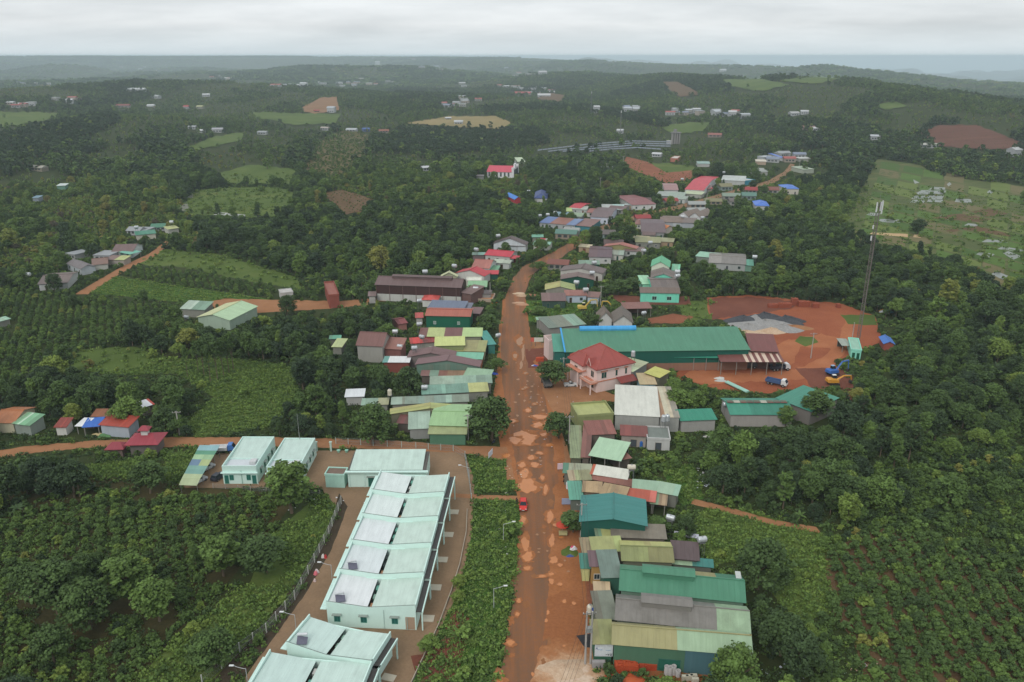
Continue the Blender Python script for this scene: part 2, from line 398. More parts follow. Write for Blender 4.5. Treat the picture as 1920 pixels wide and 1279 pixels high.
USE_POLYS = [
 ('forest', [(-200,700),(0,690),(140,640),(330,650),(480,640),(640,600),(700,640),(760,820),(640,830),(300,815),(100,825),(-200,850)]),
 ('coffee', [(-200,545),(0,545),(150,552),(340,572),(330,615),(190,650),(120,695),(30,735),(-200,790)]),
 ('forest', [(330,420),(520,410),(700,390),(900,400),(930,470),(860,500),(700,510),(620,500),(560,520),(420,470)]),
 ('coffee', [(205,515),(300,495),(560,535),(560,562),(520,565)]),
 ('forest', [(480,585),(700,575),(760,610),(720,650),(640,690),(560,680),(480,640)]),
 ('coffee', [(-200,860),(330,905),(560,930),(500,1010),(420,1100),(330,1190),(240,1300),(-200,1340)]),
 ('forest', [(-60,840),(90,835),(330,900),(250,925),(60,960),(-60,1000)]),
 ('orchard', [(20,1075),(110,1060),(260,1070),(330,1130),(300,1190),(170,1190),(40,1150)]),
 ('orchard', [(350,1040),(440,1000),(500,1030),(470,1085),(390,1110)]),
 ('forest', [(1290,830),(1400,790),(1540,760),(1660,700),(1800,640),(2100,620),(2100,850),(1750,820),(1800,900),(1640,960),(1560,985),(1440,970),(1300,900)]),
 ('orchard', [(1640,880),(1760,830),(1920,850),(2100,880),(2100,1060),(1920,1050),(1800,985),(1600,1000)]),
 ('forest', [(1270,480),(1330,430),(1480,420),(1700,465),(1860,520),(2000,560),(2000,640),(1700,610),(1600,570),(1420,555),(1300,545)]),
 ('forest', [(1390,1000),(1470,990),(1480,1110),(1500,1200),(1560,1279),(1420,1300),(1400,1150)]),
 ('rows', [(1545,1035),(1650,990),(1760,1010),(1940,1075),(2100,1120),(2100,1340),(1640,1340),(1600,1200),(1560,1150)]),
 ('forest', [(1330,220),(1560,230),(1900,290),(2000,300),(2000,345),(1760,330),(1640,300),(1500,270)]),
 ('rubber', [(-100,285),(90,238),(215,212),(225,228),(110,290),(40,300),(-100,310)]),
 ('rubber', [(720,290),(745,245),(850,240),(1000,245),(1030,270),(960,280),(830,292)]),
 ('rubber', [(900,205),(1010,200),(1110,203),(1190,215),(1260,235),(1240,240),(1100,212),(1000,208),(920,213)]),
 ('rubber', [(1480,345),(1640,340),(1710,360),(1690,372),(1560,362)]),
 ('grass', [(600,925),(645,945),(600,1020),(560,1085),(395,1290),(230,1290),(330,1195),(470,1090),(510,1005)]),
 ('grass', [(130,690),(150,655),(250,650),(320,672),(430,672),(560,690),(560,745),(510,800),(370,822),(350,795),(400,745),(330,700),(210,705)]),
 ('grass', [(135,875),(250,860),(255,890),(180,905)]), ('grass', [(310,850),(380,840),(345,910),(310,900)]),
 ('grass', [(240,495),(310,468),(420,478),(555,520),(565,545),(330,500)]),
 ('crop', [(150,548),(205,517),(520,563),(520,578),(440,572),(330,566)]),
 ('grass', [(335,402),(352,372),(370,357),(440,352),(520,351),(565,366),(530,410),(450,408),(385,405)]),
 ('grass', [(400,330),(470,310),(560,318),(560,345),(420,345)]),
 ('bare', [(598,365),(640,356),(705,375),(690,395),(650,403)]),
 ('thin', [(565,330),(600,265),(640,244),(695,255),(682,300),(640,328)]),
 ('grass', [(350,278),(400,258),(458,249),(452,264),(372,283)]),
 ('grass', [(-60,215),(0,210),(110,214),(112,222),(0,240),(-60,240)]),
 ('bare', [(760,232),(850,219),(930,219),(958,232),(950,243),(870,240)]),
 ('bare', [(560,208),(600,185),(632,183),(636,208),(590,215)]),
 ('grass', [(470,212),(640,215),(630,232),(560,236),(480,222)]),
 ('grass', [(1600,455),(1580,420),(1645,300),(1725,310),(1760,332),(1935,352),(1935,560),(1840,515),(1740,482),(1690,468)]),
 ('grass', [(1350,150),(1420,148),(1480,160),(1430,172),(1360,163)]), ('grass', [(1460,152),(1540,144),(1585,150),(1530,158)]),
 ('bare', [(1235,155),(1270,155),(1318,178),(1275,183)]), ('bare', [(1722,250),(1760,236),(1830,236),(1900,262),(1935,278),(1850,282),(1760,275)]),
 ('grass', [(1640,200),(1680,192),(1700,200),(1660,207)]),
 ('bare', [(1005,187),(1030,176),(1060,180),(1052,192)]),
 ('bare', [(1165,310),(1175,295),(1215,305),(1250,325),(1300,320),(1310,335),(1250,345)]), ('grass', [(1195,325),(1220,305),(1300,312),(1305,320),(1250,330)]),
 ('grass', [(1240,240),(1290,230),(1335,232),(1320,248),(1260,252)]),
 ('bare', [(1262,705),(1290,685),(1480,690),(1420,640),(1370,605),(1330,592),(1325,558),(1400,553),(1580,570),(1640,592),(1655,640),(1600,662),(1565,680),(1605,728),(1530,725),(1440,738),(1340,730)]),
 ('bare', [(1215,597),(1262,588),(1300,594),(1290,606),(1215,606)]), ('bare', [(1140,552),(1200,556),(1292,556),(1296,572),(1170,572)]),
 ('grass', [(1270,565),(1340,565),(1340,600),(1280,600)]),
 ('grass', [(1325,950),(1400,955),(1545,1000),(1560,1150),(1490,1170),(1400,1050),(1330,1060),(1290,1000)]),
 ('weeds', [(868,862),(935,850),(965,870),(970,920),(880,925)]),
 ('weeds', [(885,935),(972,938),(978,1000),(968,1080),(945,1190),(920,1300),(750,1300),(800,1230),(850,1120),(880,1020)]),
 ('weeds', [(980,565),(1045,560),(1110,570),(1100,590),(1010,605),(985,600)]),
 ('weeds', [(1240,880),(1300,870),(1320,935),(1280,950)]),
 ('bare', [(560,845),(870,845),(890,900),(885,1000),(860,1110),(800,1230),(760,1300),(440,1300),(560,1120),(640,960),(600,915),(340,915),(400,850)]),
 ('bare', [(1030,930),(1095,930),(1120,1100),(1100,1160),(1120,1300),(1000,1300),(1030,1100)]),
 ('bare', [(975,600),(1000,640),(1090,650),(1100,720),(1180,750),(1080,760),(1050,800),(1070,860),(1060,900),(950,900),(930,760),(935,600)]),
 ('bare', [(350,575),(420,560),(640,565),(690,560),(690,572),(600,580),(470,588)]),
]
for c, p in USE_POLYS:
    raster(p, CLS[c], USE)
    if c in ('grass', 'crop', 'bare', 'weeds', 'thin'):
        mx, my = sum(q[0] for q in p) / len(p), sum(q[1] for q in p) / len(p); e = .8 if my < 560 else .93
        raster([(mx + (x - mx) * e, my + (y - my) * e + (2 if my < 560 else 0)) for x, y in p], 9e4, CLEAR)
    elif c in ('forest', 'coffee', 'orchard', 'rubber', 'rows'): raster(p, 0, CLEAR)

def drape(name, poly, mat, lift, cell=None, wobble=0.0):
    """a sheet on the land inside a photo polygon"""
    n = []
    k = len(poly)
    for i in range(k):
        (x0, y0), (x1, y1) = poly[i], poly[(i + 1) % k]
        s = max(1, int(math.hypot(x1 - x0, y1 - y0) / 8))
        for t in range(s):
            f = t / s; n.append((x0 + (x1 - x0) * f + (rnd.uniform(-wobble, wobble) if t else 0), y0 + (y1 - y0) * f + (rnd.uniform(-wobble, wobble) * .6 if t else 0)))
    W = [P(a, b) for a, b in n]
    far = max(math.hypot(w.x, w.y) for w in W)
    bm = bmesh.new()
    vs = [bm.verts.new((w.x, w.y, 0)) for w in W]
    f = bm.faces.new(vs)
    bmesh.ops.triangulate(bm, faces=[f])
    if far > 430:
        for _ in range(7):
            es = [e for e in bm.edges if e.calc_length() > max(9, 0.012 * far)]
            if not es or len(bm.verts) > 6000: break
            bmesh.ops.subdivide_edges(bm, edges=es, cuts=1)
            bmesh.ops.triangulate(bm, faces=[q for q in bm.faces if len(q.verts) > 3])
    xy = np.array([v.co[:2] for v in bm.verts]); z = T(xy[:, 0], xy[:, 1]); d = np.hypot(xy[:, 0], xy[:, 1])
    zz = z + lift + np.where(d > 430, 0.12 + 0.0012 * (d - 430), 0)
    for v, q in zip(bm.verts, zz): v.co.z = q
    bm.normal_update()
    if sum(q.normal.z for q in bm.faces) < 0: bmesh.ops.reverse_faces(bm, faces=bm.faces[:])
    m = bpy.data.meshes.new(name); bm.to_mesh(m); bm.free(); m.materials.append(mat)
    o = bpy.data.objects.new(name, m); COL.objects.link(o); o['kind'] = 'structure'
    return o
def by_class(c): return [p for k, p in USE_POLYS if k == c]
lift_n = 0.004
def lay(name, poly, mat, wob=1.5):
    global lift_n
    lift_n += 0.0005
    return drape(name, poly, mat, lift_n, wobble=wob)
for p in by_class('grass'): lay('grass_field', p, M_GRASS, 3.0 if p[0][1] < 600 else 2)
for p in by_class('weeds'): lay('grass_verge', p, M_WEEDS)
for p in by_class('crop'): lay('crop_field', p, M_WEEDS)
for p in by_class('thin'): lay('planted_hillside', p, E('thin_plot', (92, 78, 52), (110, 104, 62), (96, 86, 54), 0.03), 3)
for p in by_class('rows'): lay('coffee_field', p, M_SOIL)
lay('coffee_field', by_class('coffee')[2], E('coffee_soil', (44, 46, 26), (92, 78, 48), (62, 62, 34), 0.08))
B = by_class('bare')
lay('ploughed_field', B[0], M_SOIL, 2.5)
lay('dry_field', B[1], E('straw_field', (120, 112, 72), (160, 140, 100), (140, 126, 84), 0.01), 2); lay('cleared_hillside', B[2], E('cut_slope', (120, 88, 62), (156, 120, 88), (136, 104, 74), .03), 2)
lay('cleared_hillside', B[3], M_SOIL, .5); lay('red_hillside', B[4], E('ploughed_red', (88, 60, 50), (120, 82, 66), (104, 70, 58), 0.02, sc3=(1, 6, 1)), 2); lay('bare_field', B[5], M_SOIL, .5)
lay('red_bank', B[6], M_RED, 1); lay('works_yard', B[7], M_ORANGE, 2); lay('back_yard', B[8], M_RED); lay('school_yard', B[9], M_DEEPRED)
lay('compound_yard', B[10], M_YARD, 0); lay('roadside_apron', B[11], M_RED, 2); lay('roadside_apron', B[12], M_TRACK, 2); lay('farm_yard', B[13], M_TRACK, 1)
# grass island inside the compound
lay('dark_verge', [(636,925),(652,950),(622,1030),(575,1110),(500,1215),(430,1300),(385,1290),(480,1190),(560,1085),(612,1000)], M_DITCH, 1)

def strip_px(rows):
    """rows of (left x, right x, y) down the picture -> polygon"""
    return [(l, y) for l, r, y in rows] + [(r, y) for l, r, y in rows[::-1]]
ROADS = []
def road(name, left, right, mat, wob=1.6, clear=True):
    poly = left + right[::-1]
    raster(poly, CLS['bare'], USE)
    if clear: raster(poly, 9e4, CLEAR)
    ROADS.append(poly)
    return lay(name, poly, mat, wob)
# main road: worn asphalt under red mud
def road_mat():
    m, nt, b = mk('muddy_asphalt')
    ob = node(nt, 'ShaderNodeTexCoord').outputs['Object']
    big = noise(nt, ob, 0.06, 6, 0.62); streak = noise(nt, ob, 1.0, 4, 0.6, (0.42, 0.018, 1)); fine = noise(nt, ob, 1.6, 6, 0.75)
    c = rampn(nt, streak, [(0.36, albedo((108, 80, 58))), (0.5, albedo((136, 88, 54))), (0.64, albedo((168, 100, 50)))])
    c = mixc(nt, rampn(nt, big, [(0.42, (0, 0, 0)), (0.62, (.4,) * 3)]), c, albedo((104, 84, 68)))
    c = mixc(nt, 0.4, c, rampn(nt, fine, [(0.3, albedo((98, 70, 48))), (0.55, albedo((140, 94, 60))), (0.75, albedo((170, 114, 70)))]))
    nt.links.new(c, b.inputs['Base Color']); nt.links.new(rampn(nt, fine, [(.35, (.5,) * 3), (.6, (.95,) * 3)]), b.inputs['Roughness'])
    bp = node(nt, 'ShaderNodeBump'); bp.inputs['Strength'].default_value = 0.6; bp.inputs['Distance'].default_value = 0.1
    nt.links.new(fine, bp.inputs['Height']); nt.links.new(bp.outputs[0], b.inputs['Normal'])
    return m
M_ROAD = road_mat()
M_ROADFAR = E('dry_road', (122, 94, 70), (158, 124, 94), (140, 108, 80), 0.1)
ROAD_MUD = E('roadside_mud', (136, 86, 54), (182, 122, 78), (158, 100, 60), 0.12)
road('verge_track', [(945,1300),(975,1120),(982,1000),(962,880),(938,840),(925,740),(935,640),(942,560)], [(1120,1300),(1105,1160),(1092,1000),(1062,880),(1052,800),(1000,700),(995,640),(985,560)], ROAD_MUD)
road('main_road', [(932,1300),(950,1200),(966,1100),(974,1000),(976,930),(968,870),(956,815),(946,760),(940,700),(940,640),(944,590),(950,550),(962,520),(980,500),(1015,484),(1050,465),(1085,444),(1115,428)],
     [(1012,1300),(1022,1200),(1030,1100),(1034,1000),(1040,930),(1040,870),(1034,815),(1024,760),(1010,700),(998,640),(986,590),(984,550),(996,520),(1010,505),(1045,487),(1075,468),(1105,450),(1135,433)], M_ROAD)
road('main_road', [(1110,430),(1160,414),(1215,398),(1270,386),(1330,370),(1390,353),(1440,340),(1470,323),(1482,308)], [(1130,434),(1176,419),(1228,404),(1278,392),(1337,375),(1397,358),(1450,345),(1480,326),(1490,310)], M_ROADFAR, .4, False)
raster([(1240,392),(1330,368),(1440,338),(1478,308),(1494,310),(1480,332),(1400,360),(1260,402)], 9e4, CLEAR)
road('dirt_road', [(-60,852),(60,836),(180,826),(330,820),(480,820),(620,822),(760,828),(870,836),(950,838)], [(-60,868),(60,850),(180,838),(330,838),(480,838),(620,840),(760,844),(870,850),(960,868)], M_TRACK)
road('dirt_road', [(140,552),(190,522),(240,494),(280,476),(312,452)], [(165,552),(205,525),(255,497),(295,478),(320,454)], M_TRACK, .5)
road('dirt_road', [(470,580),(540,572),(620,566),(700,560),(760,556)], [(470,588),(540,580),(620,572),(700,566),(760,562)], M_TRACK, .5)
road('dirt_road', [(1300,935),(1380,955),(1450,975),(1530,988)], [(1295,945),(1375,964),(1445,984),(1540,1000)], M_TRACK, .5)
road('footpath', [(845,925),(900,928),(970,930)], [(845,932),(900,936),(972,940)], M_TRACK, .5)
M_ORANGE2 = E('packed_orange', (150, 88, 58), (186, 122, 84), (168, 104, 68), 0.12)
lay('vehicle_track', [(1270,712),(1300,694),(1400,700),(1490,694),(1540,672),(1570,640),(1585,600),(1600,604),(1592,650),(1560,690),(1500,712),(1400,716),(1330,722)], M_ORANGE2, 3)
lay('vehicle_track', [(1470,690),(1440,655),(1470,640),(1540,625),(1590,640),(1570,655),(1500,650),(1490,680)], M_ORANGE2, 3)
lay('grass_patch', [(1490,640),(1500,630),(1525,632),(1535,642),(1510,650)], M_GRASS, 2)
lay('grass_patch', [(1575,590),(1640,590),(1645,610),(1590,608)], M_GRASS, 2)
def spread_sand():
    m, nt, b = mk('spread_sand'); ob = node(nt, 'ShaderNodeTexCoord').outputs['Object']; c = P(1075, 1268)
    mp = node(nt, 'ShaderNodeMapping'); mp.inputs['Location'].default_value = (-c.x / 13, -c.y / 11, 0); mp.inputs['Scale'].default_value = (1 / 13, 1 / 11, 0.01); nt.links.new(ob, mp.inputs[0])
    ln = node(nt, 'ShaderNodeVectorMath', operation='LENGTH'); nt.links.new(mp.outputs[0], ln.inputs[0])
    ad = node(nt, 'ShaderNodeMath', operation='MULTIPLY_ADD'); nt.links.new(noise(nt, ob, 0.35, 7, 0.68), ad.inputs[0]); ad.inputs[1].default_value = 1.1; nt.links.new(ln.outputs['Value'], ad.inputs[2])
    hf = node(nt, 'ShaderNodeMath', operation='MULTIPLY'); nt.links.new(ad.outputs[0], hf.inputs[0]); hf.inputs[1].default_value = .6
    col = rampn(nt, hf.outputs[0], [(0.42, albedo((218, 194, 170))), (0.54, albedo((196, 156, 120))), (0.68, albedo((172, 116, 74))), (0.84, albedo((156, 98, 58)))])
    nt.links.new(mixc(nt, .55, col, rampn(nt, noise(nt, ob, 1.6, 6, .7), [(.3, (.55, .5, .46)), (.65, (1, 1, 1))]), 'MULTIPLY'), b.inputs['Base Color']); b.inputs['Roughness'].default_value = .95; return m
M_SPREAD = spread_sand()
lay('sand_patch', [(1028,1120),(1060,1108),(1100,1130),(1120,1200),(1140,1245),(1200,1252),(1330,1258),(1330,1300),(990,1300),(1018,1200)], M_SPREAD, 3)
lay('coal_patch', [(1080,1192),(1110,1188),(1128,1195),(1120,1216),(1096,1214)], flat((42, 42, 46)), 1)
lay('red_bank', [(985,655),(1040,650),(1060,670),(1030,690),(990,690)], M_DEEPRED)
for p in ([(770,1230),(800,1225),(850,1180),(880,1150),(878,1200),(850,1279),(790,1290)], [(835,1180),(850,1140),(870,1150),(860,1190)]): lay('garden_bed', p, M_DEEPRED, 2)
lay('red_bank', [(1490,690),(1560,690),(1600,700),(1600,745),(1540,745)], M_DEEPRED, 2)
lay('red_bank', [(1335,600),(1325,560),(1400,556),(1500,566),(1480,580),(1400,590)], M_DEEPRED, 3)
lay('bare_earth', [(1350,1130),(1360,1110),(1380,1115),(1375,1150)], M_SOIL, 1)
lay('gravel_terrace', [(975,330),(1000,328),(1070,333),(1062,342),(1000,345),(975,338)], E('terrace_gravel', (96, 96, 92), (122, 120, 114)), .3)

# mud and broken tarmac that fray the edges of the road
M_MUD2 = E('wet_mud', (134, 90, 58), (160, 110, 74), (146, 98, 62), 0.3)
for k in range(42):
    py = 640 + 640 * (k + rnd.random()) / 42
    L = np.interp(py, [640, 700, 760, 815, 870, 930, 1000, 1100, 1200, 1300], [940, 940, 946, 956, 968, 976, 974, 966, 950, 932]); Rr = np.interp(py, [640, 700, 760, 815, 870, 930, 1000, 1100, 1200, 1300], [998, 1010, 1024, 1034, 1040, 1040, 1034, 1030, 1022, 1012])
    sz = rnd.uniform(3, 9) * (py / 1000) ** .6; e = rnd.random()
    cx = (Rr if e < .5 else L if e < .7 else rnd.uniform(L + 12, Rr - 8)) + rnd.gauss(0, 5)
    t0 = rnd.random() * 6; lay('mud_patch', [(cx + sz * math.cos(a) * rnd.uniform(.55, 1.2), py + sz * rnd.uniform(.8, 1.0) * (1.6 if e < .7 else .8) * math.sin(a) * rnd.uniform(.6, 1.1)) for a in (6.2832 * i / 20 for i in range(20))], [M_MUD2, M_ROAD, ROAD_MUD, M_MUD2][k % 4], 0)
# puddles of orange mud water
def water_mat(c, rough=0.12, spec=.2):
    m, nt, b = mk('muddy_water'); a = albedo(c)
    ob = node(nt, 'ShaderNodeTexCoord').outputs['Object']
    nt.links.new(rampn(nt, noise(nt, ob, 0.5, 4), [(0.3, tuple(v * .93 for v in a)), (0.7, a)]), b.inputs['Base Color'])
    b.inputs['Roughness'].default_value = rough; b.inputs['Specular IOR Level'].default_value = spec
    return m
M_PUD = water_mat((198, 126, 68), 0.12, .45); M_POND = water_mat((150, 150, 138), 0.08); M_PALEPUD = water_mat((166, 124, 90), 0.45)
M_PADWATER = water_mat((120, 126, 118), 0.3)
def blob(cx, cy, rx, ry, n=26, ph=None):
    ph = rnd.random() * 6.28
    return [(cx + rx * math.cos(t) * (1 + .22 * math.sin(3 * t + ph) + .14 * math.sin(7 * t + 2 * ph) + rnd.uniform(-.2, .2)), cy + ry * math.sin(t) * (1 + .2 * math.sin(2 * t + ph * 2) + rnd.uniform(-.16, .16))) for t in (6.2832 * i / n for i in range(n))]
def puddle(px, py, rx, ry, m=None, name='puddle'):
    if rx > 3.4: lay('wet_mud', blob(px + rnd.uniform(-1, 1), py, rx * 1.45 + 1, ry * 1.4 + 1), ROAD_MUD, 0)
    o = lay(name, blob(px, py, rx, ry), m or M_PUD, 0)
    return o
for px, py, rx, ry in [(989,910,17,12),(984,888,8,9),(979,872,7,5),(1003,872,8,4),(996,858,6,4),(985,822,20,12),(966,826,10,6),(1008,797,9,5),(1020,815,6,3),(950,855,6,4),(1025,793,5,3),
        (1017,896,4,4),(1023,918,4,8),(981,975,5,6),(1031,970,6,11),(985,1021,7,14),(1035,1014,5,11),(990,1044,9,9),(1038,1050,7,8),(989,1066,6,4),(1033,1077,5,3),(1034,1091,4,6),(1016,1081,7,2.5),
        (1050,1060,5,3),(1050,1096,5,2.5),(973,1127,4,4),(1027,1149,3,5),(970,1152,4,4),(1024,1164,3,4),(1058,1128,4,3),(1076,1132,4,3),(935,1273,9,10),(999,1265,3,4),(957,1206,7,5),(1058,1212,3,2.5),
        (981,660,3,16),(975,640,6,8),(977,685,3,8),(966,668,4,5),(990,770,5,3),(1012,782,12,4),(1030,835,7,3),(1012,850,6,2.5),(962,790,5,3),(1041,985,4,3),(1052,1008,4,2)]:
    puddle(px, py, rx, ry, M_PALEPUD if py < 700 else None)
for px, py in [(986,727),(975,740),(995,735),(982,752),(966,755),(1001,725),(990,715),(1010,740),(972,712),(1002,758),(1020,770),(968,780),(1005,1003),(1022,1000),(1010,1030),(1028,1034),(1000,845),(1012,865),(985,700),(978,730),(1015,915),(1008,1036),(1060,1052),(1068,1072)]:
    puddle(px + rnd.uniform(-3, 3), py, rnd.uniform(2, 4), rnd.uniform(1.0, 2.0), M_PALEPUD)
# paddies
lay('paddy_field', [(1600,455),(1580,420),(1645,300),(1725,310),(1760,332),(1935,352),(1935,560),(1840,515),(1740,482),(1690,468)], M_PADDY, 1)
PLOT = [E('rice_plot', (70, 98, 42), (98, 122, 58), None, .05), E('rice_plot', (88, 108, 50), (116, 126, 68), None, .05), E('fallow_plot', (96, 96, 60), (124, 112, 80), None, .05), E('rice_plot', (62, 88, 40), (84, 108, 50), None, .05)]
BND = [(1650,302),(1935,354),(1935,556),(1604,452)]
def bil(s, t):
    a, b, c, d = BND; return ((a[0]*(1-s)+b[0]*s)*(1-t)+(d[0]*(1-s)+c[0]*s)*t, (a[1]*(1-s)+b[1]*s)*(1-t)+(d[1]*(1-s)+c[1]*s)*t)
for i in range(7):
    for j in range(11):
        o_ = .07 * math.sin(i * 1.7 + j); s0, s1, t0, t1 = (i + .06 + o_) / 7, (i + .94 + o_) / 7, (j + .08) / 11, (j + .9) / 11
        if rnd.random() < .93: lay('paddy_plot', [bil(max(.01, s0), t0 + rnd.uniform(-.01, .01)), bil(min(.99, s1), t0), bil(min(.99, s1), t1), bil(max(.01, s0), t1 + rnd.uniform(-.01, .01))], rnd.choice(PLOT), .3)
for q in ([(1712,366),(1728,358),(1774,359),(1770,366)], [(1708,374),(1716,368),(1770,368),(1766,375)], [(1706,381),(1712,376),(1735,376),(1732,382)], [(1738,380),(1740,375),(1768,376),(1766,381)],
          [(1790,380),(1793,374),(1820,375),(1822,382)], [(1647,418),(1650,412),(1685,413),(1688,419)], [(1624,404),(1632,400),(1652,402),(1642,407)], [(1740,357),(1750,352),(1772,353),(1772,357)],
          [(1775,347),(1780,343),(1784,347),(1778,351)], [(1715,346),(1712,338),(1724,344)], [(1880,476),(1890,472),(1915,482),(1900,488)], [(1870,468),(1880,463),(1920,470),(1915,474)], [(1830,478),(1838,473),(1865,478),(1855,484)],
          [(1858,514),(1870,510),(1890,518),(1880,525)], [(1807,424),(1815,420),(1835,422),(1830,427)], [(1840,455),(1850,450),(1880,452),(1890,456)], [(1850,362),(1855,358),(1862,362),(1856,366)], [(1758,410),(1765,405),(1790,411),(1780,414)]):
    lay('flooded_paddy', q, M_PADWATER, .5)
for q in ([(1630,440),(1635,437),(1702,440),(1702,446)], [(1712,446),(1714,441),(1726,442),(1726,447)]): lay('bare_bank', q, E('ochre_bank', (176, 146, 108), (200, 170, 130)), .4)
for q in ([(1800,430),(1830,425),(1900,440),(1890,445)], [(1740,410),(1800,402),(1860,412),(1840,418)], [(1770,432),(1790,428),(1800,434),(1780,438)], [(1820,398),(1860,392),(1890,402),(1850,408)]): lay('muddy_paddy', q, M_SOIL, 1)
# pond on the left
for q in ([(332,397),(340,388),(350,380),(354,390),(350,397)], [(346,372),(352,368),(362,364),(362,372)], [(338,362),(346,357),(350,362),(340,367)], [(312,366),(318,360),(326,362),(320,366)]): lay('pond', q, M_POND, .3)
for q in ([(400,404),(410,399),(460,404),(458,410),(430,407)],): lay('pond', q, M_POND, .5)
# ---------------------------------------------------------------- buildings
FOOT, LANDMARKS = [], []      # world footprints of buildings; picture places with names
WHITE, MINT, MINTROOF, PALEROOF = (214,220,218), (168,222,202), (196,216,204), (206,214,220)
TEAL, TEALB, DKTEAL, TEALW = (78,136,108), (62,130,122), (30,92,80), (92,150,128)
OLIVE, YELLOW, PALEGRN, GRYGRN = (160,154,108), (186,186,126), (158,184,150), (150,172,154)
FIBRO, BROWN, DKBROWN, RUST = (132,128,122), (116,84,78), (84,66,64), (136,82,66)
RED, TILE, PINKTILE, CREAM, TAN = (190,52,64), (158,82,72), (176,110,100), (216,216,202), (172,146,110)
SLATE, BLUE, NAVY, GREYW, CONC = (112,122,140), (60,130,205), (64,80,130), (176,178,174), (150,148,140)
BRICKO, GREYBRN, PINK, STAIN, PALEW = (182,96,56), (112,102,92), (232,196,184), (206,204,194), (196,200,196)
def axes(A, B, D, he):
    a, b, d = P(*A, he), P(*B, he), P(*D, he)
    u = b - a; u.z = 0; lu = u.length; u.normalize(); v = Vector((-u.y, u.x, 0)); lv = (d - a).dot(v)
    return a, u, v, lu, max(1.2, lv)
def note(o, lu, lv, h, lm, guard=True):
    """remember where a building stands: for the trees round it and for labels"""
    mw = Matrix.Translation(o.location) @ Matrix.Rotation(o.rotation_euler.z, 4, 'Z')
    cs = [mw @ Vector(p) for p in ((0,0,0), (lu,0,0), (lu,lv,0), (0,lv,0))]
    q = mw.to_3x3()
    ux, vx = q @ Vector((1,0,0)), q @ Vector((0,1,0))
    FOOT.append(((cs[0].x, cs[0].y), (ux.x, ux.y), (vx.x, vx.y), lu, lv))
    pts = []
    for c in cs:
        for z in (0.8, h):
            x, y, dd = project(c.x, c.y, c.z + z); pts.append((float(x), float(y), float(dd)))
    if guard:
        hull = convex([p[:2] for p in pts]); raster(hull, min(p[2] for p in pts) + .5, CLEAR)
    if lm:
        x, y, dd = project(*((cs[0] + cs[2]) / 2)); LANDMARKS.append((float(x), float(y), float(dd), lm))
def convex(ps):
    ps = sorted(set(ps))
    def half(it):
        h = []
        for p in it:
            while len(h) > 1 and (h[-1][0]-h[-2][0])*(p[1]-h[-2][1]) - (h[-1][1]-h[-2][1])*(p[0]-h[-2][0]) <= 0: h.pop()
            h.append(p)
        return h[:-1]
    return half(ps) + half(ps[::-1])
def roof_slope(par, e0, e1, r1, r0, segs, rib=True, dirt=.35, th=.07, name='roof_panel'):
    """one slope as sheets side by side; every seg is a part of its own colour"""
    e0, e1, r1, r0 = map(Vector, (e0, e1, r1, r0))
    n = (e1 - e0).cross(r0 - e0).normalized()
    if n.z < 0: n = -n
    L = (e1 - e0).length; S = ((r0 - e0).length + (r1 - e1).length) / 2
    f0 = 0.0
    if isinstance(segs, tuple): segs = [(1.0, segs)]
    out = []
    for k, (f1, c) in enumerate(segs):
        mb = MB(); j = .012 * (k % 2)
        w = (f1 - f0) * L; prof = []
        if rib:
            m = max(1, round(w / 0.95)); s = w / m
            for i in range(m): prof += [(i * s, .0), (i * s + .03, .022), (i * s + .08, .022), (i * s + .11, .0)]
            prof.append((w, 0))
        else: prof = [(0, 0), (w, 0)]
        def pt(sx, t, h):
            q = f0 + sx / L; a, b = e0.lerp(e1, q), r0.lerp(r1, q)
            return a.lerp(b, t) + n * (h + j)
        for (s0, h0), (s1, h1) in zip(prof[:-1], prof[1:]):
            mb.poly([pt(s0, 0, h0), pt(s1, 0, h1), pt(s1, 1, h1), pt(s0, 1, h0)], [(f0*L+s0, 0), (f0*L+s1, 0), (f0*L+s1, S), (f0*L+s0, S)])
        a, b, c_, d = pt(0, 0, 0), pt(w, 0, 0), pt(w, 1, 0), pt(0, 1, 0); t = n * th
        mb.poly([a - t, d - t, c_ - t, b - t]); mb.poly([a - t, b - t, b, a]); mb.poly([b - t, c_ - t, c_, b]); mb.poly([c_ - t, d - t, d, c_]); mb.poly([d - t, a - t, a, d])
        o = mb.build(name, sheet(c, dirt), par); out.append(o); f0 = f1
    return out
def opening(par, x, y, z, w, h, nx, ny, kind='window', frame=(225,225,220), pane=(52,62,64), hood=False):
    """window or door on a wall: (x, y, z) middle of its foot on the wall, (nx, ny) outward"""
    N = Vector((nx, ny, 0)); S = Vector((-ny, nx, 0)); c = Vector((x, y, z)); U = Vector((0, 0, 1))
    def bx(s0, s1, z0, z1, d0, d1):
        b = [c + S * s0 + N * d1 + U * z0, c + S * s1 + N * d1 + U * z0, c + S * s1 + N * d0 + U * z0, c + S * s0 + N * d0 + U * z0]
        return b, [p + U * (z1 - z0) for p in b]
    f = MB(); t = .09
    for s0, s1, z0, z1 in ((-w/2, w/2, 0, t), (-w/2, w/2, h - t, h), (-w/2, -w/2 + t, t, h - t), (w/2 - t, w/2, t, h - t)): f.hexa(*bx(s0, s1, z0, z1, -.04, .07))
    if kind == 'window' and w > .9: f.hexa(*bx(-.03, .03, t, h - t, -.04, .06))
    fo = f.build(kind, flat(frame, .5), par)
    p = MB(); p.hexa(*bx(-w/2 + t, w/2 - t, t, h - t, -.05, .03)); p.build('pane' if kind == 'window' else 'door_leaf', flat(pane, .25), fo)
    if hood:
        q = MB(); q.hexa(*bx(-w/2 - .25, w/2 + .25, h + .25, h + .36, -.05, .6)); q.build('window_hood', paint((150,160,152), .5), par)
    return fo
SEED = [0]
